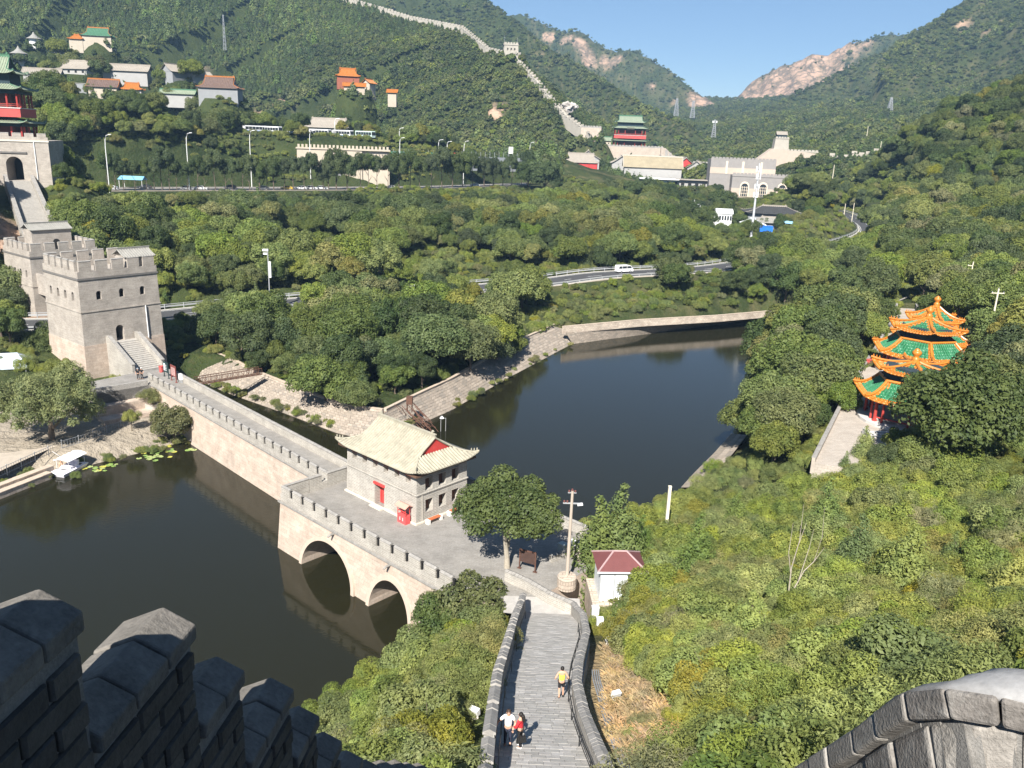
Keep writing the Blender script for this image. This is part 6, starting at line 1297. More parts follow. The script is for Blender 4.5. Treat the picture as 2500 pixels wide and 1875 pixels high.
for x in (-.35,.35):
    for y in (-.35,.35): MB().tube([o0 + Vector((x,y,-.3)), o0 + Vector((x,y,1.1))], .05, 5).build('leg', RUST, ls)
MB().box(-.45,.45,-.45,.45,.9,2.0).build('steel_box', RUST, ls, loc=o0)
for sgn in (-.5,.5): MB().tube([o0 + Vector((sgn,0,1.0)), o1 + Vector((sgn,0,1.0)), o1 + Vector((sgn + 1.2,-2.2,.6))], .045, 5).build('handrail', RUST, ls); MB().tube([o0 + Vector((sgn,0,.1)), o1 + Vector((sgn,0,.0))], .07, 5).build('stringer', RUST, ls)
q = at(1076, 1050, .2); wl_ = thing('water_lamp', 'white conical lamp on thin poles in the lake behind the guard house roof', 'lamp', (q.x, q.y, -.5)); zt_ = zon(1078, 1020, q) + .5; MB().tube([(0,0,0),(0,0,zt_)], .04, 6).build('pole', GREYMETAL, wl_); MB().tube([(.7,.2,0),(.7,.2,zt_-.1)], .04, 6).build('pole', GREYMETAL, wl_); MB().lathe([(.34,0),(.1,.3),(0,.34)], 12, (.15,0,zt_-.05)).build('shade', WHITE, wl_); MB().tube([(0,0,zt_-.1),(.7,.2,zt_-.1)], .03, 5).build('arm', GREYMETAL, wl_)
# ---------------------------------------------------------------- glazed pavilions on the right bank
ORG = mat('orange_glaze', (.47,.165,.02), .38, .18, 2, .1, spec=.5); GRN = mat('green_glaze_tile', (.03,.17,.075), .35, .25, 3, .1, spec=.5, dirt=(.10,.26,.17)); MARB = mat('white_marble', (.5,.48,.455), .7, .1, 2, .05)
def hexroof(parent, n, Re, Rt, z0, rise, rot=0, nm='roof', lift=.55, sp=.34):
    rf = MB(); tl = [MB(), MB()]; k = 8; ft = MB()
    def zf(v): return z0 + rise * (.55 * v + .45 * v * v)
    def pt(a0, a1, u, v):               # u across the side, v up the slope
        r = lerp(Re, Rt, v); p0 = Vector((math.cos(a0), math.sin(a0), 0)) * r; p1 = Vector((math.cos(a1), math.sin(a1), 0)) * r
        c = (abs(2 * u - 1)) ** 4 * (1 - v) ** 3; p = p0.lerp(p1, u); p *= 1 + .05 * c; p.z = zf(v) + lift * c; return p
    mats = [ORG, GRN]; sheet = MB()
    for s in range(n):
        a0, a1 = rot + 2 * math.pi * s / n, rot + 2 * math.pi * (s + 1) / n; m = 12
        for i in range(m):
            for j in range(k):
                u0, u1, v0, v1 = i / m, (i + 1) / m, j / k, (j + 1) / k
                mid = v0 + .5 / k; edge = min(u0 + .5 / m, 1 - u0 - .5 / m) * 2 * (Re * (1 - mid) + Rt * mid) * math.sin(math.pi / n)
                green = (j >= 2 and edge > .55)
                sheet.add([pt(a0, a1, u0, v0), pt(a0, a1, u1, v0), pt(a0, a1, u1, v1), pt(a0, a1, u0, v1)], [(0, 1, 2, 3)], 1 if green else 0)
        side = 2 * Re * math.sin(math.pi / n); nr = int(side / sp)
        for i in range(nr):
            u = (i + .5) / nr; vmax = 1 - abs(2 * u - 1) * (1 - Rt / Re) - .02 if False else 1
            # rows run straight down the slope: keep the same distance from the middle line
            x = (u - .5) * side; vs = []
            for j in range(k + 1):
                v = j / k; r = lerp(Re, Rt, v) * math.sin(math.pi / n) * 2
                if abs(x) > r / 2 - .05: break
                vs.append(pt(a0, a1, .5 + x / r, v) + Vector((0, 0, .03)))
            for j in range(len(vs) - 1):
                gcol = 1 if (j >= 2 and (lerp(Re, Rt, (j + .5) / k) * math.sin(math.pi / n) - abs(x)) > .4) else 0
                tl[gcol].tube([vs[j], vs[j + 1]], .075, 5, cap=(j == 0))
    o = smooth_mesh(sheet.build(nm, mats, parent)); so = o.modifiers.new('t', 'SOLIDIFY'); so.thickness = .14; so.offset = -1
    for q_, m_ in zip(tl, mats):
        if q_.v: tag(smooth_mesh(q_.build('tile_rows', m_, o)), kind='stuff')
    for s in range(n):
        a0 = rot + 2 * math.pi * s / n; a1 = rot + 2 * math.pi * (s + 1) / n; P = [pt(a0, a1, 0, v) + Vector((0, 0, .12)) for v in np.linspace(1, 0, 9)]
        MB().tube(P, [.17] * 8 + [.15], 6).build('hip_ridge', ORG, o)
        for v in (.05, .12, .19): q_ = pt(a0, a1, 0, v); MB().lathe([(.08,0),(.1,.1),(.06,.18),(.08,.24),(.0,.34)], 6, (q_.x, q_.y, q_.z + .22)).build('ridge_beast', ORG, o)
        P = [pt(a0, a1, u, 1) + Vector((0, 0, .12)) for u in (0, .5, 1)]
        if Rt > .6: MB().tube(P, .2, 6).build('top_ridge', ORG, o)
    return o
def pavilion(label, c, base, Rl, Ru, zl, zu, ztop, rot, cols=True):
    t = thing('pavilion', label, 'pavilion', (c.x, c.y, base), 0); zl -= base; zu -= base; ztop -= base
    MB().lathe([(Rl * .86, -.8), (Rl * .86, .35), (Rl * .84, .4), (0, .4)], 6 if False else 24).build('base', MARB, t)
    for s in range(6):
        a = rot + s * math.pi / 3; x, y = math.cos(a) * Rl * .74, math.sin(a) * Rl * .74; MB().tube([(x, y, .35), (x, y, zl + .3)], .2, 10).lathe([(.32,.35),(.3,.55),(.2,.6)], 10, (x, y, 0)).build('column', LACQ, t)
        for dd in (-.2, .2):
            a2 = a + dd; x2, y2 = math.cos(a2) * Rl * .72, math.sin(a2) * Rl * .72; MB().tube([(x2, y2, .35), (x2, y2, zl + .3)], .15, 8).build('column', LACQ, t)
        b = rot + (s + 1) * math.pi / 3; q0 = Vector((x, y, zl - .1)); q1 = Vector((math.cos(b) * Rl * .74, math.sin(b) * Rl * .74, zl - .1)); MB().tube([q0, q1], .22, 6).build('beam', DTEAL, t)
        q0 = Vector((x, y, .85)); q1 = Vector((math.cos(b) * Rl * .74, math.sin(b) * Rl * .74, .85))
        if s % 2: MB().tube([q0, q1], .1, 6).build('seat_rail', LACQ, t)
    hexroof(t, 6, Rl, Ru * .78, zl, (zu - zl) * .62, rot, 'lower_roof')
    MB().lathe([(Ru * .72, zl + .3), (Ru * .72, zu + .5), (0, zu + .6)], 6).build('neck', DTEAL, t)
    fin = 1.75
    hexroof(t, 6, Ru, .35, zu, ztop - fin - zu, rot, 'upper_roof')
    zf = ztop - fin
    f = MB(); f.lathe([(.5, zf - .35), (.62, zf + .1), (.42, zf + .3), (.52, zf + .45), (.36, zf + .55), (.3, zf + .75), (.52, zf + 1.0), (.56, zf + 1.25), (.4, zf + 1.45), (.28, zf + 1.5), (.3, zf + 1.6), (.0, ztop)], 14); smooth_mesh(f.build('finial', ORG, t))
    return t
PZ = 10.0
cc = Vector((48.0, 96.5, 0)); cb2 = Vector((60.0, 119.5, 0)); ca = Vector((67.5, 133.5, 0))
def fit(px, Y): d = ray(px, 900); return Vector((d.x / d.y * Y, Y, 0))
def onray(px, py, Y): d = ray(px, py); t = Y / d.y; return Vector((d.x * t, Y, EYE + d.z * t))
cC = onray(2241, 850, 97); cB = onray(2273, 748, 121); cA = onray(2291, 722, 134)
for nm_, c_, Rl, Ru, lab in (('C', cC, 6.5, 4.9, 'front green and orange glazed double roofed pavilion half hidden by trees'), ('B', cB, 7.3, 5.4, 'middle and widest green and orange glazed double roofed pavilion'), ('A', cA, 6.2, 4.4, 'rear green and orange glazed double roofed pavilion with the highest finial')):
    zt = c_.z; 
    if nm_ == 'C': zu = zon(2205, 915, Vector((c_.x, c_.y - Ru * .8, 0))); zl = zon(2170, 985, Vector((c_.x, c_.y - Rl * .8, 0)))
    elif nm_ == 'B': zu = zon(2270, 815, Vector((c_.x, c_.y - Ru * .8, 0))); zl = zon(2260, 880, Vector((c_.x, c_.y - Rl * .8, 0)))
    else: zu = zt - 4.0; zl = zt - 7.2
    print('pav', nm_, c_, zu, zl, zt)
    pavilion(lab, c_, PZ if nm_ != 'A' else PZ, Rl, Ru, zl, zu, zt, R(20) if nm_ != 'B' else R(15))
PAV = brick('terrace_paving', (.36,.315,.27), (.41,.365,.315), (.3,.26,.22), .6, .3, .02, var=.12, bump=.1)
tp = [at(x, y, PZ) for x, y in ((1985,1130),(2050,1000),(2108,900),(2150,835),(2178,790),(2190,745),(2225,730))] + [Vector((77, 152, PZ)), Vector((77, 130, PZ)), Vector((66, 106, PZ)), Vector((54, 87, PZ)), Vector((42, 77, PZ))]
ter = MB().prism(tp, PZ - 4, PZ + .01).build('terrace', PAV); tag(ter, kind='structure')
low_t = thing('terrace_wall', 'low dark coping wall along the lake edge of the pavilion terrace', 'wall'); low_wall(low_t, tp[:4], [PZ] * 4, .35, .55, mat('terrace_wall_stone', (.38,.33,.28), .9, .2, 2, .2), STONECAP, .6, gab=.03)
low_t2 = thing('pierced_wall', 'low pierced brick wall curving round the back of the pavilion terrace', 'wall'); low_wall(low_t2, tp[3:8], [PZ] * 5, .35, .9, PALEBRICK, STONECAP, .6, gab=.04)
low_t3 = thing('terrace_wall', 'grey balustrade wall on the hill side of the pavilion terrace', 'wall'); low_wall(low_t3, tp[7:10], [PZ] * 3, .35, 1.0, GREYBRICK, STONECAP, .8, gab=.03)
for px, py, lab in ((2121, 893, 'red litter bin on the pavilion terrace near the middle pavilion'), (2065, 985, 'red litter bin on the pavilion terrace beside the small round tree')):
    p = at(px, py, PZ); t = thing('litter_bin', lab, 'bin', (p.x, p.y, PZ), R(30)); MB().box(-.35,.35,-.25,.25,.1,.95).build('bin_body', mat('bin_red', (.55,.10,.09)), t); MB().box(-.4,.4,-.3,.3,.95,1.05).build('lid', mat('bin_red', (.55,.10,.09)), t); MB().box(-.3,.3,-.2,.2,0,.1).build('foot', DARK, t); MB().box(-.25,.25,-.262,-.25,.65,.8).build('slot', DARK, t)
EXCL.append(([(p.x, p.y) for p in tp], -.5))
mb_ = MB(); 
steps_t = thing('marble_steps', 'white marble steps in front of the front pavilion', 'steps'); p = at(2160, 1070, PZ)
for i in range(4): MB().box(-2.2 - .1*i, 2.2 + .1*i, -.4 * i - .4, .0, -.15 * i - .6, .45 - .15 * i).build('step', MARB, steps_t, loc=(p.x + .5, p.y + 1.2, PZ))
MB().box(-2.6,-2.2,-2,.2,-.6,.7).build('cheek_wall', MARB, steps_t, loc=(p.x + .5, p.y + 1.2, PZ))
for i, (px, py, ky, s_, lab) in enumerate(((2050, 1010, 'b5', .85, 'small round bright tree at the edge of the pavilion terrace'), (2160, 745, 'c1', 1.35, 'dense green conifer beside the pierced terrace wall'))):
    p = at(px, py, PZ - 1); tree(ky, p.x - .6, p.y, s_, lab, z=PZ - 1.3)
# trees in front of the pavilions
for i, (px, py, Y, ky, s_, lab) in enumerate(((2290, 960, 84, 'b3', 1.15, 'thin dark tree screening the front pavilion'), (2330, 1010, 80, 'b2', 1.1, 'dark feathery tree standing right of the front pavilion'), (2255, 1100, 78, 'b5', .8, 'low tree at the foot of the front pavilion'), (2420, 930, 90, 'b0', 1.2, 'broad tree on the slope right of the pavilions'))):
    p = onray(px, py, Y); tree(ky, p.x, p.y, s_, lab, z=p.z - 4.2 * s_)
for i, (px, py, ky, s_, lab) in enumerate(((2105, 1125, 'c2', .75, 'bushy conifer in front of the marble steps'), (2190, 1120, 'b5', .62, 'leafy bush tree right of the marble steps'), (2245, 1090, 'c2', .85, 'bright conifer between the steps and the screening trees'), (2150, 1165, 'b3', .6, 'dark bush tree below the front of the terrace'), (2060, 1150, 'c0', .6, 'small conifer at the near corner of the terrace'))):
    p = at(px, py, PZ - .5); tree(ky, p.x, p.y, s_, lab, z=min(hz(p.x, p.y), PZ) - .15)
# notable conifers, dead tree, poles on the right hand slope
for i, (px, py, py1, ky, lab, Y) in enumerate(((1452, 1400, 1212, 'c0', 'slim green conifer behind the white hut, shorter of the pair', 67), (1509, 1400, 1180, 'c1', 'tall pointed green conifer behind the white hut', 67), (1560, 1400, 1255, 'c1', 'low green conifer right of the tall pointed pair', 68), (2195, 1460, 1265, 'c2', 'broad bright green conifer on the right slope below the pavilions', 52), (2310, 1440, 1290, 'c1', 'olive conifer right of the broad bright conifer', 54), (2400, 1420, 1225, 'c0', 'brownish tall conifer at the edge of the right slope', 56), (1820, 1600, 1440, 'c2', 'low pointed conifer among the shrubs below the dead tree', 44), (2080, 1420, 1250, 'c0', 'slender conifer left of the broad bright conifer', 56), (2450, 1500, 1330, 'c2', 'bushy conifer at the far edge of the right slope', 46), (1700, 1400, 1250, 'c1', 'dark conifer in the middle of the right slope', 62), (1790, 1330, 1195, 'c0', 'slim conifer near the paved lake edge', 72), (2010, 1320, 1160, 'c1', 'tall conifer below the pavilion terrace', 66))):
    p = onray(px, py, Y); p.z = hz(p.x, p.y); top = zon(px, py1, p); hh = {'c0': 6.0, 'c1': 7.0, 'c2': 6.0}[ky]; s_ = max(.5, (top - p.z + .3) / hh); print('conifer', p, top, s_); tree(ky, p.x, p.y, s_ * 1.15 if ky != 'c2' else s_ * 1.3, lab, name='conifer', z=p.z - .3, sz=s_)
p = onray(1925, 1440, 50); p.z = hz(p.x, p.y); dead = thing('dead_tree', 'bare pale dead tree standing out of the shrubs', 'tree', (p.x, p.y, p.z - .2)); hT = zon(1935, 1220, p) - p.z
k = MB(); k.tube([(0,0,0),(.05,0,hT*.25),(.0,.05,hT*.5),(.25,0,hT*.72),(.2,.05,hT)], [.075,.055,.04,.025,.008], 7); k.tube([(.05,0,hT*.25),(.9,.1,hT*.48),(1.5,.2,hT*.55),(1.75,.1,hT*.75),(1.6,.1,hT*.98)], [.05,.035,.028,.018,.006], 6); k.tube([(0,0,hT*.2),(.9,-.3,hT*.3),(1.4,-.5,hT*.34)], [.05,.03,.01], 5); k.tube([(0.02,.05,hT*.45),(-.35,0,hT*.62),(-.3,.1,hT*.85)], [.04,.025,.008], 5); k.tube([(.25,0,hT*.7),(.6,.2,hT*.85)], [.025,.008], 5); k.tube([(1.5,.2,hT*.55),(2.1,.3,hT*.66)], [.025,.008], 5); k.tube([(.6,.05,hT*.4),(1.1,.3,hT*.66),(1.2,.3,hT*.8)], [.035,.02,.007], 5)
k.build('trunk', PALEBARK, dead)
k2 = onray(1860, 1500, 46); k2.z = hz(k2.x, k2.y); d2 = thing('dead_sapling', 'short bare pale stem among the shrubs', 'tree', (k2.x, k2.y, k2.z - .2)); MB().tube([(0,0,0),(-.1,0,1.6),(-.15,.05,3.2)], [.06,.04,.015], 6).build('trunk', PALEBARK, d2); MB().tube([(-.1,0,1.8),(.25,.1,2.6)], [.025,.01], 5).build('twig', PALEBARK, d2)
POLEM = mat('pole_concrete', (.52,.43,.35)); CREAM = mat('cream_paint', (.66,.60,.47))
def upole(px, py0, py1, Y, lab, arm=True, r=.14, px1=None):
    p = onray(px, py0, Y); t = thing('utility_pole', lab, 'pole', (p.x, p.y, p.z - 3)); h = zon(px1 or px, py1, p) - p.z + 3
    MB().tube([(0,0,0),(0,0,h)], [r * 1.2, r * .8], 8).build('shaft', CREAM, t)
    if arm:
        MB().box(-1.0,1.0,-.06,.06,h-.75,h-.62).build('cross_arm', CREAM, t)
        for x in (-.9,0,.9): MB().lathe([(.05,0),(.08,.08),(.03,.2)], 6, (x,0,h-.62 if x else h)).build('insulator', GREYMETAL, t)
    return t
upole(2427, 762, 705, 130, 'cream utility pole with cross arm right of the pavilions', px1=2437)
upole(2367, 690, 640, 170, 'cream utility pole behind the pavilions, partly in the trees', px1=2372)
for i, (px, a, b, Y, lab) in enumerate(((2034, 425, 402, 420, 'thin pole in the trees below the hill wall'), (2080, 535, 495, 380, 'thin pole inside the bend of the road'), (2060, 528, 497, 385, 'thin pole with white box inside the bend of the road'), (2148, 372, 345, 480, 'thin pole beside the hill wall'), (2275, 325, 303, 520, 'thin pole high on the right hill'), (2118, 320, 308, 560, 'short thin pole on the right hill above the wall'))): upole(px, a, b, Y, lab, arm=False, r=.16)
# ---------------------------------------------------------------- vehicles
GLASS = mat('dark_glass', (.03,.035,.04), .15, .2, 2, 0, spec=.6); TYRE = mat('tyre', (.02,.02,.02), .8, .1, 3, 0); CWHITE = mat('car_white', (.80,.80,.80), .3, .03, 2, 0, spec=.6); CDARK = mat('car_dark', (.04,.045,.05), .3, .1, 2, 0, spec=.6); CSILV = mat('car_silver', (.45,.46,.47), .35, .05, 2, 0, metal=.4); LAMP = mat('lamp_glass', (.7,.7,.68), .2, .05, 2, 0); TAIL = mat('tail_lamp', (.5,.02,.02), .3, .1, 2, 0)
_WH = MB(); _WH.tube([(0,-.11,0),(0,.11,0)], .32, 12); WHEEL = _WH.mesh('wheel', TYRE); _RM = MB(); _RM.tube([(0,-.118,0),(0,.118,0)], .19, 10); RIM = _RM.mesh('rim', GREYMETAL)
def vehicle(label, loc, rz, paint, kind='car', name='parked_car', cat='car', group=None):
    t = thing(name, label, cat, loc, rz, group)
    if kind == 'car': L, W, pr, gl = 4.5, 1.75, [(-2.25,.3),(2.25,.3),(2.25,.75),(1.35,.88),(.55,1.42),(-1.2,1.45),(-2.05,.98),(-2.25,.9)], [(.95,.95),(.5,1.36),(-1.15,1.38),(-1.8,.98)]
    elif kind == 'van': L, W, pr, gl = 4.9, 1.8, [(-2.45,.35),(2.45,.35),(2.45,.95),(2.2,1.12),(1.55,1.9),(1.2,2.0),(-2.3,2.0),(-2.45,1.2)], [(1.95,1.18),(1.45,1.8),(-2.2,1.82),(-2.32,1.18)]
    else: L, W, pr, gl = 10.5, 2.5, [(-5.2,.4),(5.2,.4),(5.25,1.4),(5.1,3.1),(4.9,3.25),(-5.1,3.25),(-5.2,3.1)], [(5.0,1.5),(4.9,2.75),(-4.8,2.75),(-4.8,1.5)]
    MB().frus([(a, -W/2, b) for a, b in pr], [(a, W/2, b) for a, b in pr]).build('body', paint, t)
    for s in (-1, 1):
        w = MB().frus([(a, s * (W/2 + .012) - .01, b) for a, b in gl], [(a, s * (W/2 + .012) + .01, b) for a, b in gl]).build('side_window', GLASS, t)
        for q in ((-.3,) if kind == 'car' else (-1.2, .3) if kind == 'van' else (-3.2, -1.6, 0, 1.6, 3.2)): MB().box(q-.05,q+.05,s*(W/2+.024)-.008,s*(W/2+.024)+.008,gl[0][1],gl[1][1]).build('pillar', paint, w)
        MB().box(L/2-.05,L/2+.012,s*W*.36-.18,s*W*.36+.18,.65,.8).build('headlight', LAMP, t); MB().box(-L/2-.012,-L/2+.05,s*W*.38-.14,s*W*.38+.14,.75,.95).build('tail_light', TAIL, t)
        for q in (L*.3, -L*.3):
            wq = link('wheel', WHEEL, t, (q, s * (W/2 - .08), .32)); link('rim', RIM, wq)
    a, b = gl[0], gl[1]; k = MB(); k.frus([(a[0]+.28,-W*.42,a[1]-.02),(b[0]+.16,-W*.4,b[1]+.02),(b[0]+.16,W*.4,b[1]+.02),(a[0]+.28,W*.42,a[1]-.02)],[(a[0]+.33,-W*.42,a[1]),(b[0]+.21,-W*.4,b[1]+.05),(b[0]+.21,W*.4,b[1]+.05),(a[0]+.33,W*.42,a[1])]) if kind != 'bus' else k.box(5.12,5.27,-1.1,1.1,1.4,2.9); k.build('windscreen', GLASS, t)
    return t
vp = at(1557, 678, 8); d_, z_, s_ = line_zd(np.array([vp.x]), np.array([vp.y]), ROAD); 
ri = min(range(len(RC)), key=lambda i: (RC[i] - vp).length); re_ = (RC[ri + 1] - RC[ri - 1]).normalized(); rn = Vector((-re_.y, re_.x, 0)); vq = RC[ri] + rn * 1.9
vehicle('white minivan driving along the road above the lake', (vq.x, vq.y, vq.z + .01), math.atan2(re_.y, re_.x), CWHITE, 'van', 'minivan', 'van')
# ---------------------------------------------------------------- car park terrace
PC = polyline([Vector(p) for p in PARK], 6.0)
n = len(PC); k = MB(); k.add([p + Vector((0, 0, .02)) for p in PC] + [p + Vector((0, PARKW, .02)) for p in PC], [(i, i + 1, n + i + 1, n + i) for i in range(n - 1)]); cp_ = k.build('car_park', mat('car_park_paving', (.30,.275,.25), .9, .15, .3, .1)); tag(cp_, kind='structure')
pw_ = thing('car_park_wall', 'long stone retaining wall with dark fence along the car park edge', 'wall'); k = MB(); k.add([p + Vector((0, -.1, -3.0)) for p in PC] + [p + Vector((0, -.1, .25)) for p in PC], [(i, i + 1, n + i + 1, n + i) for i in range(n - 1)]); o = k.build('wall_face', mat('rubble_wall', (.25,.22,.18), .9, .3, .5, .3), pw_); so = o.modifiers.new('t', 'SOLIDIFY'); so.thickness = .4
MB().tube([p + Vector((0, 0, 1.2)) for p in PC], .06, 5).build('fence_rail', mat('dark_metal', (.05,.05,.05)), pw_); MB().tube([p + Vector((0, 0, .75)) for p in PC], .05, 5).build('fence_rail', MATS['dark_metal'], pw_)
fpm = MB().box(-.05,.05,-.05,.05,0,1.25).mesh('fence_post', MATS['dark_metal'])
for p in along(PC, 3.0): link('fence_post', fpm, pw_, p)
def park_y(px, off): 
    a = at(px, 461, 20); j = min(range(len(PC)), key=lambda i: abs(proj(PC[i])[0] - px)); return Vector((PC[j].x, PC[j].y, 20.02))
def park_pt(px, back):                  # spot on the car park seen at column px, 'back' metres behind the edge
    best = min((Vector((PC[i].lerp(PC[i + 1], u).x, PC[i].lerp(PC[i + 1], u).y + back, 20.03)) for i in range(len(PC) - 1) for u in (0, .2, .4, .6, .8)), key=lambda q: abs(proj(q)[0] - px)); return best
CARS = [(235,4,CDARK,'dark car parked behind the slim trees next to the stair gate'), (268,7,CWHITE,'white car parked beside the dark car near the stair gate'), (460,5,CSILV,'silver car parked beside a white car in the open car park'), (492,5,CWHITE,'white car parked alone beside the silver car'), (640,5,CSILV,'silver car parked behind the slim tree row'), (700,5,mat('taxi_yellow', (.6,.42,.06), .35, .05, 2, 0),'yellow car parked left of three white cars'), (733,5,CWHITE,'first white car right of the yellow car'), (760,5,CWHITE,'second white car right of the yellow car'), (786,5,CWHITE,'third white car right of the yellow car'), (960,6,CWHITE,'white car glimpsed between the slim trees by the grey wall'), (1160,6,CWHITE,'white car at the end of the car park below the notice board'), (350,15,CDARK,'dark car behind the white kiosk umbrella'), (560,14,CDARK,'dark car parked under the slim trees')]
for px, back, pt_, lab in CARS:
    p = park_pt(px, back); vehicle(lab, p, random.choice((R(8), R(188))), pt_, 'car', group='cars in the car park')
for px, back, lab in ((425, 14, 'pair of walkers'),): pass
for i, (px, w_, lab) in enumerate(((330, 8, 'blue and white sunshade stall among the car park trees'),)):
    p = park_pt(px, 18); t = thing('stall', lab, 'stall', p)
    for x in (-4, 4):
        for y in (-2, 2): MB().tube([(x,y,0),(x,y,3)], .08, 6).build('post', WHITE, t)
    MB().add([(-4.4,-2.4,3),(4.4,-2.4,3),(4.4,2.4,3),(-4.4,2.4,3),(-4.2,0,4.2),(4.2,0,4.2)], [(0,1,5,4),(2,3,4,5),(1,2,5),(3,0,4)]).build('awning', mat('awning_blue', (.2,.45,.65), .6, .2, .8, 0), t)
# slim trees in a row
x = 262
while x < 1330:
    p = park_pt(x, 1.8); s_ = random.uniform(.85, 1.35) * (1.25 if x > 820 else 1.0)
    tree(random.choice(('park', 'park', 'b2')) if x > 560 else 'park', p.x, p.y, s_ * (1 if True else 1), 'slim dark tree in the row along the car park edge', 'slim trees in the row along the car park', z=19.7, sz=s_ * 1.5)
    x += random.uniform(17, 27) if x < 820 else random.uniform(20, 30)
for i, (px, Y, s_, lab) in enumerate(((120, 232, 2.1, 'large dark tree right of the stair gate'), (175, 240, 1.9, 'broad dark tree between the stair gate and the car park'), (1330, 400, 2.6, 'big dark tree at the right end of the car park'), (1290, 410, 2.2, 'big dark tree beside the end of the car park wall'), (1765, 425, 2.6, 'big round dark tree in front of the fort building'))):
    p = onray(px, 440 if px < 1700 else 480, Y); tree('b2' if i % 2 == 0 else 'b3', p.x, p.y, s_, lab, z=hz(p.x, p.y) - .3)
for px, py, Y, ky, s_, lab in ((303, 215, 418, 'b4', 2.2, 'bright yellow green tree beside the pale temple gate'), (355, 222, 425, 'b6', 2.0, 'pale yellowish tree right of the bright yellow green tree'), (400, 225, 430, 'b6', 1.9, 'pale yellowish tree left of the green roofed gallery'), (250, 195, 440, 'b4', 1.6, 'yellowish tree in front of the long grey wing')):
    p = onray(px, py, Y); tree(ky, p.x, p.y, s_, lab, z=hz(p.x, p.y) - .3)
# street lamps
LG = 'curved white street lamps along the terraces'
for i, (px, py, Y, lab) in enumerate(((254,328,275,'white curved street lamp left of the kiosk umbrella'),(453,324,300,'white curved street lamp with a column of flags'),(608,318,330,'white curved street lamp below the white coaches'),(755,318,356,'white curved street lamp at the corner of the cream wall'),(817,289,396,'white curved street lamp in front of the coach hall'),(975,312,420,'upper white curved street lamp by the hillside wood'),(976,336,400,'lower white curved street lamp by the hillside wood'),(1071,341,410,'white curved street lamp left of the red banner'),(1092,345,412,'straight white lamp post beside the red banner'),(1133,344,415,'white curved street lamp right of the red banner'),(1294,347,450,'white double lamp by the end of the grey wall'))):
    P = onray(px, py, Y); zb = min(hz(P.x, P.y), P.z - 6); h = P.z - zb; t = thing('street_lamp', lab, 'lamp', (P.x, P.y, zb))
    MB().tube([(0,0,0),(0,0,h*.8),(.15,0,h*.92),(.6,0,h*.985),(1.5,0,h)] , [.16,.13,.12,.1,.09], 7).build('pole', WHITE, t); MB().frus([(1.3,-.18,h-.08),(2.3,-.14,h+.02),(2.3,.14,h+.02),(1.3,.18,h-.08)],[(1.3,-.12,h+.1),(2.2,-.1,h+.14),(2.2,.1,h+.14),(1.3,.12,h+.1)]).build('lamp_head', WHITE, t)
    if i == 1:
        for q in range(4): MB().box(-.7,.7,-.05,.05,h*.35+q*.75,h*.35+q*.75+.6).build('flag', WHITE, t)
# ---------------------------------------------------------------- halls and temples
OROOF = mat('temple_orange', (.40,.14,.028), .5, .15, .8, .05); OTILE = mat('temple_tile_brown', (.15,.10,.08), .7, .4, 1.5, .1); CREAMW = mat('cream_wall', (.45,.39,.31), .85, .1, .3, .05); WWALL = mat('pale_grey_wall', (.36,.35,.335), .85, .1, .5, .05); GWALL = mat('grey_wall', (.26,.265,.27), .85, .12, .5, .05); ROOFT = mat('tan_grey_roof', (.32,.285,.24), .85, .15, .6, .15)
def hall(name, label, P, rz, w, d, h, rise, wall, tile, ridge, g=None, ov=.9, cat='building', cols=0, win=0, colm=None, front=None):
    t = thing(name, label, cat, P, rz); x0, y0 = -w / 2, -d / 2
    MB().box(x0, -x0, y0, -y0, -5, h).build('wall', wall, t)
    if g == 0:
        for sx in (x0, -x0): MB().frus([(sx-.08,y0,h-.02),(sx-.08,-y0,h-.02),(sx-.08,0,h+rise*.93)],[(sx+.08,y0,h-.02),(sx+.08,-y0,h-.02),(sx+.08,0,h+rise*.93)]).build('gable', wall, t)
    xieshan(t, w, d, ov, h, rise, g, tile, ridge, sp=.8, rr=.14, lift=.5 * (g != 0), ridge=.22, x0=x0, y0=y0, beasts=(g != 0), gm=wall)
    for i in range(cols): xx = x0 + .4 + (w - .8) * i / (cols - 1); MB().tube([(xx, y0 - .5, -.3), (xx, y0 - .5, h)], .18, 7).build('column', colm or LACQ, t)
    if front: MB().box(x0 + .3, -x0 - .3, y0 - .06, y0 - .02, .2, h - .5).build('door_screen', front, t)
    for i in range(win):
        xx = x0 + w * (i + .5) / win; f_ = MB().box(xx - .6, xx + .6, y0 - .08, y0 - .02, h * .35, h * .75).build('window', DARK, t); MB().box(xx - .7, xx + .7, y0 - .12, y0 - .03, h * .75, h * .8).build('lintel', wall, f_)
    return t
def FP(k): return RP(*FARB[k][:3])
hall('temple_hall', 'small orange roofed temple with green tile field high on the left hill', FP('temple_top'), R(8), 17, 9, 4, 5, CREAMW, GEDGE, OROOF, 3.0)
q = FP('temple_top'); hall('temple_hall', 'low orange roofed side hall left of the highest temple', q + Vector((-12, -4, -1.5)), R(8), 8, 5, 3, 2.6, CREAMW, OROOF, OROOF, None)
hall('temple_gate', 'orange edged dark tiled temple gate with pale wall among yellow trees', FP('temple_left'), R(10), 13, 8, 5.5, 3.6, CREAMW, OTILE, OROOF, 0, win=0)
q = FP('temple_left'); hall('temple_hall', 'small orange roofed hall right of the pale temple gate', q + Vector((12, 4, .5)), R(12), 9, 6, 4.5, 3, WWALL, OROOF, OROOF, 2)
hall('temple_hall', 'orange edged dark tiled temple hall above the coach terrace', FP('temple_mid'), R(6), 19, 12, 5, 5.5, GWALL, OTILE, OROOF, 3.2)
q = FP('temple_mid'); hall('gallery', 'long green roofed gallery left of the dark tiled temple hall', q + Vector((-21, -1, 0)), R(6), 16, 5, 1.6, 2.0, WWALL, GTILE, GEDGE, 0)
q = FP('temple_red')
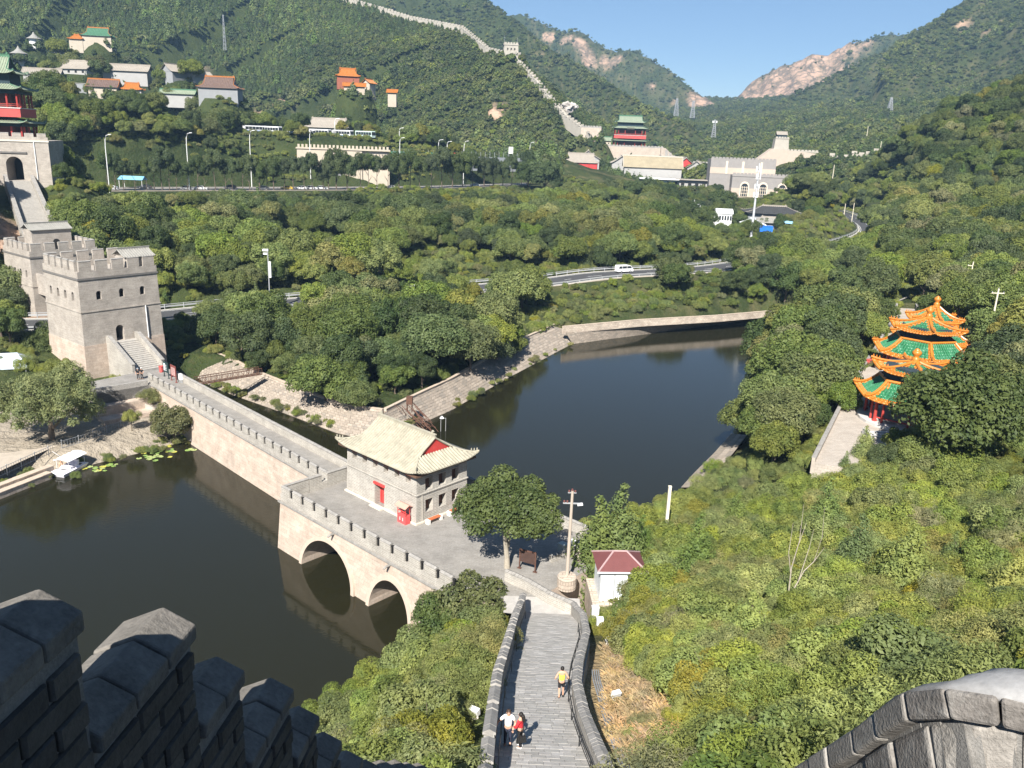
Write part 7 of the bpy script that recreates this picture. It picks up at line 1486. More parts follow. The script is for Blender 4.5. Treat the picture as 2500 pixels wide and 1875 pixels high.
hall('temple_hall', 'orange roofed temple hall with red gable on the wooded hillside', q + Vector((-6, 8, 8)), R(14), 16, 10, 5, 5.5, mat('temple_red_wall', (.30,.10,.06), .8, .12, .6, .05), OROOF, OROOF, 2.5, gm if False else .9) if False else hall('temple_hall', 'orange roofed temple hall with red walls on the wooded hillside', q + Vector((-6, 8, 8)), R(14), 13, 9, 2.6, 4.5, mat('temple_red_wall', (.30,.10,.06), .8, .12, .6, .05), OROOF, OROOF, 2.5)
hall('temple_hall', 'narrow white gabled temple hall beside the red walled temple', q + Vector((7, 6, 3)), R(70), 7, 5, 4, 2.4, CREAMW, OROOF, OROOF, 0)
hall('temple_gate', 'low orange roofed gate below the red walled temple', q + Vector((0, -3, 1)), R(10), 12, 4, 3.5, 1.8, CREAMW, OROOF, OROOF, 0)
hall('shrine', 'small white shrine with orange roof right of the hillside temple', q + Vector((22, 0, -1)), R(0), 5, 4, 3, 1.6, CREAMW, OROOF, OROOF, 0)
hall('grey_hall', 'large grey gabled hall with pale roof on the left hillside', FP('hall_grey'), R(-10), 20, 10, 2.8, 4.2, WWALL, ROOFT, ROOFT, 0, win=5)
q = FP('hall_grey'); hall('grey_hall', 'long low grey roofed wing right of the large grey hall', q + Vector((24, 6, 1)), R(6), 22, 8, 2.2, 3.2, WWALL, ROOFT, ROOFT, 0); hall('grey_hall', 'small grey gabled house below the large grey hall', q + Vector((-8, -16, -5)), R(15), 16, 8, 4, 2.6, WWALL, ROOFT, ROOFT, 0, win=3)
w_ = thing('yard_wall', 'grey yard wall in front of the large grey hall', 'wall', q + Vector((8, -20, -8))); MB().box(-16,16,-.3,.3,-4,3.2).build('wall_body', GWALL, w_); MB().box(-16.2,16.2,-.5,.5,3.2,3.5).build('coping', ROOFG, w_)
hall('grey_hall', 'grey gabled hall standing between yellow trees on the left hillside', FP('hall_grey2'), R(60), 16, 9, 4, 3.8, GWALL, ROOFT, ROOFT, 0); q = FP('hall_grey2'); hall('grey_hall', 'smaller grey gabled hall behind the yellow trees', q + Vector((9, 3, -1)), R(60), 12, 7, 3.5, 3, GWALL, ROOFT, ROOFT, 0)
for kq_, lab in (('kiosk1', 'white round kiosk with grey conical roof on the hill beside the temple'), ('kiosk2', 'white round kiosk with grey conical roof behind the gate pavilion'), ('kiosk3', 'white round kiosk with grey conical roof above the grey hall')):
    p = FP(kq_); t = thing('round_kiosk', lab, 'kiosk', p); MB().lathe([(3,-4),(3,4.2),(0,4.3)], 14).build('wall', WHITE, t); MB().lathe([(4.6,4.0),(4.6,4.15),(2.4,5.4),(.9,6.8),(.2,8.2),(0,8.3)], 16).build('roof', ROOFG, t)
hall('coach_hall', 'grey roofed hall behind the white coaches', FP('bus_hall'), R(-4), 21, 12, 3.6, 4.2, GWALL, ROOFT, ROOFT, 2.8)
for i, (px, py, Y, rz_, lab) in enumerate(((622,316,398,38,'white coach parked nose on at the left of the coach row'),(664,317,399,-28,'white coach parked right of the nose on coach'),(722,321,402,-40,'blue striped coach parked under the trees'),(782,327,396,-22,'white coach parked before the grey roofed hall'),(838,333,398,-30,'white coach right of the coach hall lamp'),(892,338,400,-34,'pale green coach at the end of the coach row'))):
    p = onray(px, py, Y); p.z = hz(p.x, p.y); b_ = vehicle(lab, (p.x, p.y, p.z), R(rz_), CWHITE if i != 5 else mat('pale_green_paint', (.55,.68,.62), .4, .05, 2, 0), 'bus', 'coach', 'bus', 'coaches on the terrace')
    for s in (-1, 1): MB().box(-5,4.6,s*1.262-.008,s*1.262+.008,.75,1.15).build('stripe', mat('stripe_blue', (.10,.22,.5), .4, .05, 2, 0), b_)
cw_ = FP('cream_wall'); t = thing('cream_rampart', 'long cream crenellated rampart building behind the car park', 'building', cw_, R(10))
wdt = 214 * 368 / 2022; hgt = 74 * 368 / 2022
MB().box(-wdt/2,wdt*.2,0,10,-4,hgt-1.6).build('wall', CREAMW, t); MB().box(wdt*.2,wdt/2,.8,10,-4,hgt-1.9).build('wall', mat('cream_wall_alt', (.46,.40,.32), .85, .1, .4, .05), t); MB().box(-wdt/2-.4,wdt/2+.4,-.4,10.4,hgt-1.6,hgt-1.0).build('cornice', CREAMW, t)  # second cream tone on the set-back part, nearly the main wall colour
for i in range(24): xx = -wdt/2 + wdt * (i + .5) / 24; MB().box(xx-.45,xx+.45,-.3,.2,hgt-1.0,hgt+.3).build('merlon', CREAMW, t)
for i in range(8): MB().box(wdt*.2+.6+i*1.3,wdt*.2+.8+i*1.3,-.9,.9,hgt-3.0,hgt-2.6).build('bracket', GWALL, t)
for i in range(9): MB().box(-wdt/2+2+i*2.7-.04,-wdt/2+2+i*2.7+.04,-.05,0,0,hgt-2.2).build('pilaster_strip', mat('cream_wall_alt', (.46,.40,.32)), t)
k = MB().frus([(-6,-1.5,-2),(-1.2,-1.5,-2),(-1.2,0,-2),(-6,0,-2)],[(-6,-1.5,4),(-1.2,-1.5,4),(-1.2,0,4),(-6,0,4)]); k.build('porch', mat('porch_grey', (.18,.18,.18), .8, .1, 1, 0), t); MB().frus([(-6.4,-1.8,4),(-.8,-1.8,4),(-3.6,-1.8,6.5)],[(-6.4,0,4),(-.8,0,4),(-3.6,0,6.5)]).build('porch_roof', mat('porch_grey', (.18,.18,.18)), t)
a, b = onray(955, 396, 402), onray(1300, 396, 430); t = thing('grey_fence_wall', 'long grey wall with thin fence posts behind the slim trees', 'wall', (a.x, a.y, a.z), math.atan2(b.y - a.y, b.x - a.x)); L_ = math.hypot(b.x - a.x, b.y - a.y)
MB().box(0,L_,-.3,.3,-3,3.6).build('wall_body', mat('slate_wall', (.20,.215,.23), .8, .1, .3, .05), t)
for i in range(30): MB().box(L_*(i+.5)/30-.06,L_*(i+.5)/30+.06,-.06,.06,3.6,6.0).build('fence_post', GREYMETAL, t)
MB().box(0,L_*.45,-.04,.04,3.7,5.0).build('mesh_panel', mat('fence_green', (.06,.15,.10), .7, .2, 1, 0), t)
p = onray(1110, 380, 408); t = thing('red_banner', 'red banner board with white lettering above the grey wall', 'sign', (p.x, p.y, p.z)); MB().box(-2.8,2.8,-.08,.08,0,1.3).build('board', REDPAINT, t)
for i in range(11):
    if i != 3: MB().box(-2.4+i*.43,-2.12+i*.43,-.095,-.08,.45,.85).build('lettering', WHITE, t)
for x in (-2.5,2.5): MB().box(x-.06,x+.06,-.06,.06,-5,0).build('post', GREYMETAL, t)
p = onray(1247, 376, 428); t = thing('notice_board', 'white notice board with dark text lines above the grey wall', 'sign', (p.x, p.y, p.z)); MB().box(-1.1,1.1,-.1,.1,.2,3.4).build('board', WHITE, t)
for i in range(5): MB().box(-.8,.8,-.115,-.1,.6+i*.5,.75+i*.5).build('lettering', mat('text_brown', (.25,.12,.1), .7, .1, 2, 0), t)
for x in (-.9,.9): MB().box(x-.06,x+.06,-.06,.06,-5,.2).build('post', GREYMETAL, t)
def lattice(px, py0, py1, Y, lab, w0=2.2, px1=None, dishes=False):
    p = onray(px, py0, Y); P2 = p.copy(); h = zon(px1 or px, py1, p) - p.z; t = thing('lattice_mast', lab, 'mast', (p.x, p.y, p.z - 2)); h += 2; n = 9
    for sx, sy in ((-1,-1),(1,-1),(1,1),(-1,1)): MB().tube([(sx*w0/2,sy*w0/2,0),(sx*w0*.14,sy*w0*.14,h)], .045 * w0, 5).build('leg', GREYMETAL, t)
    k = MB()
    for i in range(n):
        a_, b_ = i / n, (i + 1) / n; ra, rb = w0/2*(1-.72*a_), w0/2*(1-.72*b_)
        for c0, c1 in (((-1,-1),(1,-1)),((1,-1),(1,1)),((1,1),(-1,1)),((-1,1),(-1,-1))): k.tube([(c0[0]*ra,c0[1]*ra,h*a_),(c1[0]*rb,c1[1]*rb,h*b_)], .03 * w0, 4); k.tube([(c1[0]*ra,c1[1]*ra,h*a_),(c0[0]*rb,c0[1]*rb,h*b_)], .03 * w0, 4)
    k.build('bracing', GREYMETAL, t)
    if dishes:
        for i in range(6): a_ = i * 1.05; MB().box(-.25,.25,-.12,.12,-.9,.9).build('antenna', WHITE, t, loc=(math.cos(a_)*w0*.55, math.sin(a_)*w0*.55, h*.88))
    return t
lattice(549, 115, 36, 560, 'thin white lattice mast on the left hillside', 1.6, px1=546)
lattice(1742, 330, 292, 760, 'white cell tower with antennas in the valley', 3.5, dishes=True)
lattice(1650, 280, 240, 1400, 'left of two power pylons in the valley mouth', 7); lattice(1690, 285, 246, 1400, 'right of two power pylons in the valley mouth', 7); lattice(2172, 270, 238, 900, 'power pylon on the right hillside', 5)
p = onray(1832, 592, 292); t = thing('telecom_mast', 'tall grey tubular telecom mast with antennas beside the white buildings', 'mast', (p.x, p.y, p.z - 1)); h = zon(1851, 398, p) - p.z + 1
MB().tube([(0,0,0),(0,0,h)], [.5,.22], 10).build('shaft', mat('mast_grey', (.55,.56,.58), .45, .08, 2, 0, metal=.2), t)
for zz in (.62,.72,.84,.93): 
    MB().lathe([(.5,-.06),(.5,.06),(.3,.06),(.3,-.06)], 10, (0,0,h*zz)).build('ring', GREYMETAL, t)
    for a_ in (.4, 2.5, 4.6): MB().box(-.18,.18,-.1,.1,-.9,.9).build('antenna', WHITE, t, loc=(math.cos(a_+zz*7)*.75, math.sin(a_+zz*7)*.75, h*zz))
p = at(680, 742, 6); t = thing('camera_mast', 'grey road camera mast with white cabinet among the roadside trees', 'mast', (p.x, p.y - 6, 5.5)); h = zon(672, 607, t.location) - 5.5
MB().tube([(0,0,0),(0,0,h)], [.14,.1], 8).build('shaft', GREYMETAL, t); MB().box(-1.0,.15,-.25,.25,h-.5,h-.1).build('camera', WHITE, t); MB().box(-.9,-.1,-.2,.2,h-1.2,h-.85).build('camera', WHITE, t); MB().box(.12,.55,-.2,.2,h*.55,h*.8).build('cabinet', WHITE, t)
# ---------------------------------------------------------------- far gate, halls, fort
SANDW = brick('sand_wall', (.42,.35,.285), (.46,.39,.32), (.36,.3,.25), 1.2, .5, .04, var=.12, bump=.1)
p = FP('gate_far'); fw, fh = 165 * 600 / 2022, 46 * 600 / 2022; t = thing('far_gate_base', 'broad pale stone gate platform with arched passage below the far red pavilion', 'gate', p, R(-3)); t.name = 'fortified_gate'
o = MB().frus([(-fw/2-1,-1,-5),(fw/2+1,-1,-5),(fw/2+1,20,-5),(-fw/2-1,20,-5)],[(-fw/2,0,fh-1.2),(fw/2,0,fh-1.2),(fw/2,19,fh-1.2),(-fw/2,19,fh-1.2)]).build('wall', SANDW, t)
carve(o, MB().frus(*[[Vector((-1.5 + a, yy, -5.5 + c)) for a, c in arch_poly(7, 11, 12)] for yy in (-3, 15)])); MB().box(-6,3,14,14.3,-5,6).build('passage_dark', DARK, t)
crenels(t, (-fw/2,.2), (fw/2,.2), fh-1.2, GREYBRICK, base=.7, h=.6, sp=2.2, l=1.6, cope=False)
k = MB().frus([(fw/2-2,-4,-5),(fw/2+22,-4,-5),(fw/2+22,0,-5),(fw/2-2,0,-5)],[(fw/2-2,-4,fh-1),(fw/2+1,-4,fh-1),(fw/2+1,0,fh-1),(fw/2-2,0,fh-1)]); k.build('ramp_wall', SANDW, t)
for i in range(8): MB().box(fw/2+1+i*2.6,fw/2+2.8+i*2.6,-4.1,-3.6,-4+0*i,fh-.6-(i+1)*1.65).build('ramp_merlon', GREYBRICK, t)
gate_pavilion('gate_pavilion', 'distant three tiered red gate pavilion with grey green roofs', (p.x + 1.5, p.y + 9, p.z + fh - 1.2), R(-3), 1.08, rows=False)
hl = hall('side_hall', 'small white hall with green roof and round windows left of the far pavilion', (p.x - fw/2 + 8, p.y + 6, p.z + fh - 1.2), R(-3), 9.5, 6, 3.6, 2.4, CREAMW, GTILE, GEDGE, 0)
for i in range(4): MB().lathe([(0,0),(.45,0),(.45,.06),(0,.06)], 10).build('round_window', DARK, hl, loc=(-3.3+i*2.2,-3.03,2)).rotation_euler = (R(90),0,0)
p = FP('arch_gate'); t = thing('bastion', 'sand coloured bastion with arch where the ridge wall meets the valley', 'tower', p, R(-12)); o = MB().frus([(-7,-1,-6),(8,-1,-6),(8,9,-6),(-7,9,-6)],[(-6.5,0,9),(7.5,0,9),(7.5,8,9),(-6.5,8,9)]).build('wall', SANDW, t); carve(o, MB().frus(*[[Vector((-1 + a, yy, -4 + c)) for a, c in arch_poly(5, 9, 10)] for yy in (-3, 6)])); MB().box(-4,2,5.5,5.7,-4,5).build('passage_dark', DARK, t); crenels(t, (-6.5,.2), (7.5,.2), 9, GREYBRICK, base=.7, h=.7, cope=False)
WALLFAR = mat('far_wall_stone', (.40,.365,.31), .9, .15, .3, .1)
def ridge_wall(label, P, w=3.6, h=4.2, sp=4.0):
    Q = along(P, sp); t = thing('great_wall', label, 'wall'); k = MB(); mm = MB(); n = len(Q); vs = []
    for i, q in enumerate(Q):
        e = Q[min(i+1,n-1)] - Q[max(i-1,0)]; e.z = 0; e.normalize(); nn = Vector((-e.y, e.x, 0)); z = max(q.z, hz(q.x, q.y) if i % 3 == 0 else q.z); vs += [Vector((q.x,q.y,z-5)) + nn*w/2, Vector((q.x,q.y,z+h-1)) + nn*w/2, Vector((q.x,q.y,z+h-1)) - nn*w/2, Vector((q.x,q.y,z-5)) - nn*w/2]
        for sg in (-1, 1):
            c = Vector((q.x,q.y,z+h-1)) + nn*sg*(w/2-.25); mm.frus([c - e*1.5 - nn*.25, c + e*1.5 - nn*.25, c + e*1.5 + nn*.25, c - e*1.5 + nn*.25], [p_ + Vector((0,0,1.5)) for p_ in (c - e*1.5 - nn*.25, c + e*1.5 - nn*.25, c + e*1.5 + nn*.25, c - e*1.5 + nn*.25)])
    k.add(vs, [(4*i+j, 4*i+j+1, 4*i+j+5, 4*i+j+4) for i in range(n-1) for j in range(3)] + [(0,1,2,3), (4*n-4,4*n-3,4*n-2,4*n-1)]); k.build('wall_body', WALLFAR, t); tag(mm.build('merlons', WALLFAR, t), kind='stuff'); return t
ridge_wall('pale great wall climbing the left ridge to the watchtower and beyond', RPTS[0][0][:10], 4.0, 3.6)
ridge_wall('pale great wall snaking along the right hand spur', [RP(2265,352,500), RP(2200,372,508), RP(2120,385,520), RP(2030,398,528), RP(1985,404,533)], 3.5, 3.2)
for k_, w_, lab, yt in (('ridge_tower', 11, 'square watchtower on the left ridge beside the climbing wall', 105), ('spur_tower', 7, 'small pale watchtower standing on the right hand spur', 264)):
    p = FP(k_); h = zon(FARB[k_][0], yt, p) - p.z; t = thing('watchtower', lab, 'tower', p, R(6)); o = MB().frus([(-w_/2-.4,-w_/2-.4,-5),(w_/2+.4,-w_/2-.4,-5),(w_/2+.4,w_/2+.4,-5),(-w_/2-.4,w_/2+.4,-5)],[(-w_/2,-w_/2,h-1.8),(w_/2,-w_/2,h-1.8),(w_/2,w_/2,h-1.8),(-w_/2,w_/2,h-1.8)]).build('wall', WALLFAR, t)
    c = MB()
    for xx in (-w_*.25,0,w_*.25): c.frus(*[[Vector((xx + a, yy, h*.4 + c_)) for a, c_ in arch_poly(1.2, 2.2)] for yy in (-w_/2-2, -w_/2+1.2)])
    carve(o, c); MB().box(-w_/2-.4,w_/2+.4,-w_/2-.4,w_/2+.4,h-2.1,h-1.75).build('string_course', WALLFAR, t)
    for a_, b_ in (((-w_/2,-w_/2+.3),(w_/2,-w_/2+.3)),((w_/2-.3,-w_/2+.6),(w_/2-.3,w_/2-.6)),((w_/2,w_/2-.3),(-w_/2,w_/2-.3)),((-w_/2+.3,w_/2-.6),(-w_/2+.3,-w_/2+.6))): crenels(t, a_, b_, h-1.8, WALLFAR, base=.8, h=1.0, sp=2.4, l=1.7, t=.5, cope=False)
    MB().tube([(-w_*.45,0,h-1),(-w_*.45,0,h+5)], .1, 5).build('flag_pole', GREYMETAL, t); MB().tube([(w_*.45,0,h-1),(w_*.45,0,h+4.5)], .1, 5).build('flag_pole', GREYMETAL, t)
p = FP('fort'); t = thing('fort_building', 'large grey fort building with cream arched windows and crenellated roof', 'building', p, R(-6)); s_ = 480 / 2022
W1 = 138 * s_; x1 = (1922 - 1812) * s_; x0 = x1 - W1; H1 = 58 * s_
o = MB().box(x0,x1,0,18,5.5,H1-1.2).build('wall', mat('fort_grey', (.27,.25,.235), .9, .12, .4, .1), t); MB().box(x0-.02,x1+.02,-.05,18.05,-6,5.5).build('lower_wall', mat('fort_sand', (.46,.38,.31), .9, .1, .4, .1), t)
for i, xx in enumerate((x0 + W1*.22, x0 + W1*.53, x0 + W1*.85)):
    f = MB().frus(*[[Vector((xx + a, yy, 1.0 + c)) for a, c in arch_poly(5.0, 8.2, 12)] for yy in (-.3, .1)]).build('window', mat('cream_trim', (.62,.53,.42), .8, .08, 1, 0), t); MB().frus(*[[Vector((xx + a, yy, 1.2 + c)) for a, c in arch_poly(3.8, 7.0, 12)] for yy in (-.36, -.31)]).build('pane', GLASS, f)
    for q in (-1.2,0,1.2): MB().box(xx+q-.12,xx+q+.12,-.46,-.37,1.2,6.6).build('glazing_bar', MATS['cream_trim'], f)
    for q in (2.6,4.4,6.0): MB().box(xx-1.85,xx+1.85,-.45,-.37,q,q+.22).build('glazing_bar', MATS['cream_trim'], f)
crenels(t, (x0,.2), (x1,.2), H1-1.2, MATS['fort_grey'], base=.6, h=.7, sp=2.0, l=1.5, cope=False)
MB().box(x0-.2,x1+.2,-.25,0,H1-1.9,H1-1.5).build('string_course', MATS['fort_grey'], t)
ux0, ux1 = (1735 - 1812) * s_, (1888 - 1812) * s_; H2 = (484 - 394) * s_ * 1.02; MB().box(ux0,ux1,9,26,-2,H2-1.2).build('upper_wall', MATS['fort_grey'], t); MB().box(ux0-.1,ux1+.1,8.9,9.0,H1-1,H1+2.4).build('pale_band', MATS['fort_sand'], t)
for q in (.25,.5,.78): MB().box(lerp(ux0,ux1,q)-.6,lerp(ux0,ux1,q)+.6,8.8,8.92,H1-1,H2-2).build('pilaster', MATS['cream_trim'], t)
crenels(t, (ux0,9.2), (ux1,9.2), H2-1.2, MATS['fort_grey'], base=.6, h=.7, sp=2.0, l=1.5, cope=False)
a, b = onray(1690, 402, 545), onray(1745, 404, 545); t = thing('rampart', 'low crenellated rampart joining the fort building to the far gate', 'wall', (a.x, a.y, a.z)); crenels(t, (0,0), (b.x - a.x, b.y - a.y), 0, GREYBRICK, base=1.2, h=.9, cope=False); MB().box(0,b.x-a.x,-.4,.4,-8,0).build('wall', GREYBRICK, t)
p = FP('beacon'); s_ = 560 / 2022; t = thing('beacon_tower', 'pale beacon tower with roofed hut on a sloping sand coloured rampart', 'tower', p, R(-4))
xa, xb, xc = (1852 - 1915) * s_, (1884 - 1915) * s_, (1990 - 1915) * s_; MB().frus([(xa,0,-6),(xc,0,-6),(xc,9,-6),(xa,9,-6)],[(xa,0,1.0),(xa+.1,0,1.0),(xa+.1,9,1.0),(xa,9,1.0)]); k = MB(); k.frus([Vector((x_,0,z_)) for x_, z_ in ((xa,-6),(xc,-6),(xc,6),(xb,8.2),(xa,1.2))],[Vector((x_,9,z_)) for x_, z_ in ((xa,-6),(xc,-6),(xc,6),(xb,8.2),(xa,1.2))]); k.build('rampart', mat('fort_sand', (.46,.38,.31)), t)
crenels(t, (xb,.2), (xc,.2), 6.6, WALLFAR, base=.8, h=.8, cope=False, sp=2.2, l=1.6)
tx = (1905 - 1915) * s_; MB().frus([(tx-5,1,5),(tx+5,1,5),(tx+5,9,5),(tx-5,9,5)],[(tx-4.2,1.6,14.5),(tx+4.2,1.6,14.5),(tx+4.2,8.4,14.5),(tx-4.2,8.4,14.5)]).build('tower_wall', WALLFAR, t); crenels(t, (tx-4.4,1.5), (tx+4.4,1.5), 14.5, WALLFAR, base=.6, h=.7, cope=False)
MB().box(tx-3,tx+3,2.4,7,14.4,17).build('hut_wall', DTEAL, t); xieshan(t, 6, 4.6, .5, 17, 1.9, 0, ROOFT, ROOFT, sp=.9, rr=.12, beasts=False, name='hut_roof', x0=tx-3, y0=2.4, ridge=.15)
hall('red_front_hall', 'grey roofed hall with red door front at the end of the car park', FP('hall_red') + Vector((0,0,3)), R(-2), 20, 12, 8.0, 5.2, GWALL, ROOFT, ROOFT, 3, cols=5, front=REDPAINT)
q = FP('hall_red'); hall('gabled_hall', 'pale gabled roof behind the red fronted hall', q + Vector((6, 22, 5)), R(86), 20, 14, 8, 5, WWALL, ROOFT, mat('pale_ridge', (.5,.46,.4), .8, .1, 1, 0), 0); hall('gabled_hall', 'second pale gabled roof right of the red fronted hall', q + Vector((27, 22, 3)), R(86), 18, 12, 8, 4.5, WWALL, ROOFT, MATS['pale_ridge'], 0)
q = FP('hall_long'); hall('long_hall', 'wide tan roofed hall in front of the far gate', q, R(-5), 34, 15, 7.5, 6.5, WWALL, mat('mossy_roof', (.33,.28,.19), .85, .2, .3, .15), MATS['pale_ridge'], 0); hall('gabled_hall', 'small tan gabled roof behind the wide tan roofed hall', q + Vector((8, 24, 4)), R(80), 14, 10, 7, 4, WWALL, ROOFT, MATS['pale_ridge'], 0); hall('gabled_hall', 'pale gabled roof between the wide hall and the fort building', q + Vector((30, 14, 1)), R(75), 16, 11, 7, 4.2, WWALL, ROOFT, MATS['pale_ridge'], 0); hall('gabled_hall', 'little red gabled hall at the foot of the gate ramp', q + Vector((28, 46, 4)), R(88), 12, 8, 6, 3.5, REDPAINT, ROOFT, MATS['pale_ridge'], 0)
p = FP('shed'); t = thing('shed_row', 'row of low white sheds with flat roofs below the wide tan hall', 'building', p, R(-4)); MB().box(-22,-2,0,7,-4,4.2).build('wall', mat('shed_blue', (.42,.50,.56), .7, .1, .5, 0), t); MB().box(-24,-1,-2.5,7.5,4.2,4.8).build('roof', WHITE, t); MB().box(-2,18,1,7,-4,4.4).build('wall', WWALL, t); MB().box(-2.5,18.5,-1,7.5,4.4,4.9).build('roof', ROOFT, t)
for i in range(9): MB().box(-20+i*4.1,-18.2+i*4.1,-.1,0 if i < 5 else 1.0,.5,3.2).build('opening', DARK, t)
p = FP('white_block'); t = thing('white_building', 'low white flat roofed building with railing beside the telecom mast', 'building', p, R(-8)); s_ = 340 / 2022
MB().box(-75*s_,-58*s_,0,6,-3,9.2).build('stair_block', WHITE, t); MB().box(-74*s_,-70*s_,.5,2,9.2,11).build('chimney', WHITE, t); MB().box(-58*s_,-20*s_,-.5,9,-3,4.5).build('wall', WWALL, t); MB().box(-59*s_,-19*s_,-.8,9.2,4.5,5.0).build('parapet', WHITE, t); MB().box(-20*s_,18*s_,0,8,-3,6.2).build('wall', WHITE, t)
k = MB(); n = 8; k.frus([Vector((-20*s_,a,b)) for a, b in [(-.4,6.2)] + [(4 - 4.4*math.cos(math.pi*i/n), 6.2 + 1.8*math.sin(math.pi*i/n)) for i in range(n+1)]], [Vector((20*s_,a,b)) for a, b in [(-.4,6.2)] + [(4 - 4.4*math.cos(math.pi*i/n), 6.2 + 1.8*math.sin(math.pi*i/n)) for i in range(n+1)]]); k.build('vault_roof', WHITE, t)
for i in range(6): MB().box(-18*s_+i*1.05,-18*s_+i*1.05+.7,-.06,0,3.6,5.4).build('window', GLASS, t)
for i in range(12): MB().box(-57*s_+i*.55-.03,-57*s_+i*.55+.03,-.7,-.64,5,6.1).build('rail_post', GREYMETAL, t)
MB().tube([(-57*s_,-.67,6.1),(-20*s_,-.67,6.1)], .05, 5).build('rail', GREYMETAL, t)
p = FP('black_hall'); hall('low_hall', 'low hall with dark roof and wide pale eaves below the fort building', p + Vector((0, 4, 0)), R(-8), 22, 12, 7.5, 2.6, GWALL, mat('black_roof', (.05,.05,.05), .8, .2, .5, .1), ROOFT, None, 1.6); hall('low_hall', 'smaller grey roofed annex in front of the dark roofed hall', p + Vector((-3, -9, 0)), R(-8), 17, 6, 4.6, 1.8, GWALL, ROOFG, ROOFT, None, 1.0)
hall('white_house', 'white gabled house in front of the dark roofed hall', p + Vector((-13, -14, -1)), R(80), 11, 8, 5, 2.2, WHITE, mat('zinc_roof', (.6,.62,.64), .5, .05, 1, 0), WHITE, 0)
q = onray(1868, 567, 322); t = thing('water_tank', 'bright blue tank beside the white gabled house', 'tank', (q.x, q.y, q.z)); MB().box(-2.4,2.4,-1.4,1.4,0,2.2).build('tank_body', mat('tank_blue', (.02,.16,.62), .5, .1, 1, 0), t); MB().box(-2.5,2.5,-1.5,1.5,2.2,2.4).build('tank_lid', MATS['tank_blue'], t)
q = onray(1935, 545, 335); t = thing('tarpaulin_shelter', 'pale blue tarpaulin shelter right of the dark roofed hall', 'shelter', (q.x, q.y, q.z - 2.5)); MB().frus([(-3.5,-2,2.5),(3.5,-2,2.3),(3.5,2,3.4),(-3.5,2,3.5)],[(-3.5,-2,2.6),(3.5,-2,2.4),(3.5,2,3.5),(-3.5,2,3.6)]).build('sheet', mat('tarp_blue', (.28,.52,.7), .6, .1, 1, .1), t)
for x in (-3.3,3.3): MB().tube([(x,-1.8,-2),(x,-1.8,2.45)], .08, 5).build('post', GREYMETAL, t)
q = onray(1985, 560, 345); t = thing('rock_cutting', 'pale cut bank beside the bend of the road', 'embankment', (q.x, q.y, q.z)); MB().frus([(-5,-3,-4),(6,-3,-4),(6,5,-4),(-5,5,-4)],[(-3,0,4),(1.5,0,5),(1.5,4,5),(-3,4,4)]).build('rock_face', BST[0], t); MB().frus([(2,-5,-4),(7,-5,-4),(7,0,-4),(2,0,-4)],[(3,-4,1),(5,-4,1.6),(5,-1,1.6),(3,-1,1)]).build('boulder', BST[2], t)
q = RP(1395, 255, 640); t = thing('rock_outcrop', 'bright white rock outcrop beside the climbing wall', 'rock', (q.x, q.y, q.z - 2)); bm = bmesh.new(); bmesh.ops.create_icosphere(bm, subdivisions=3, radius=5)
for v in bm.verts: v.co = Vector((v.co.x * 1.2, v.co.y * .8, v.co.z * 1.0)) * (.8 + 1.1 * (float(vnoise(v.co.x * 3, v.co.z * 3 + v.co.y, 6, 4)) - .5) + .5 * (float(vnoise(v.co.x * 9, v.co.z * 9 + v.co.y * 4, 6, 8)) - .5))
me_ = bpy.data.meshes.new('rock_face'); bm.to_mesh(me_); bm.free(); me_.materials.append(mat('white_rock', (.46,.42,.38), .9, .4, .35, .8)); link('rock_face', me_, t)
# ---------------------------------------------------------------- vegetation cover
EXCL = globals().get('EXCL', [])
HILLM = []
for i in range(4):
    HILLM.append(leaf_mesh('hill_bush', crown_blobs(60 + i, 1.5, 1.1 if i < 2 else 1.5, 1.2, 7, .8), 150, .42, [LEAF_H, LEAF_D, LEAF_H, LEAF][i], 60 + i, core=.75))
HILLC = [leaf_mesh('hill_conifer', conifer_blobs(70 + i, 4.6, 1.35, 6), 190, .33, [LEAF_C, LEAF_D][i], 70 + i, core=.7, up=.5, thin=False) for i in range(2)]
def masks(x, y, lake_m=2.0, road_m=7.0):
    ok = np.abs(x) < .74 * y + 14
    near = np.hypot(x, y) < 340
    sd = np.full(x.shape, -99.0); sd[near] = poly_sd(x[near], y[near], LAKE); ok &= sd < -lake_m
    ok &= line_zd(x, y, ROAD)[0] > road_m
    ok &= line_zd(x, y, [Vector((p[0], p[1] + PARKW / 2, p[2])) for p in PARK])[0] > PARKW / 2 + 1.5
    ok &= ~((line_zd(x, y, WALLWAY)[0] < 3.6))
    for qx, qy, qr, qz in PADS: ok &= np.hypot(x - qx, y - qy) > qr * .6 + 1
    for poly, mg in EXCL: ok &= poly_sd(x, y, [np.array(q) for q in poly]) < -mg
    return ok
def jgrid(x0, x1, y0, y1, st, seed):
    r = np.random.default_rng(seed); gx, gy = np.meshgrid(np.arange(x0, x1, st), np.arange(y0, y1, st))
    gx = gx + (r.random(gx.shape) - .5) * st * .95; gy = gy + (r.random(gy.shape) - .5) * st * .95
    return gx.ravel(), gy.ravel(), r
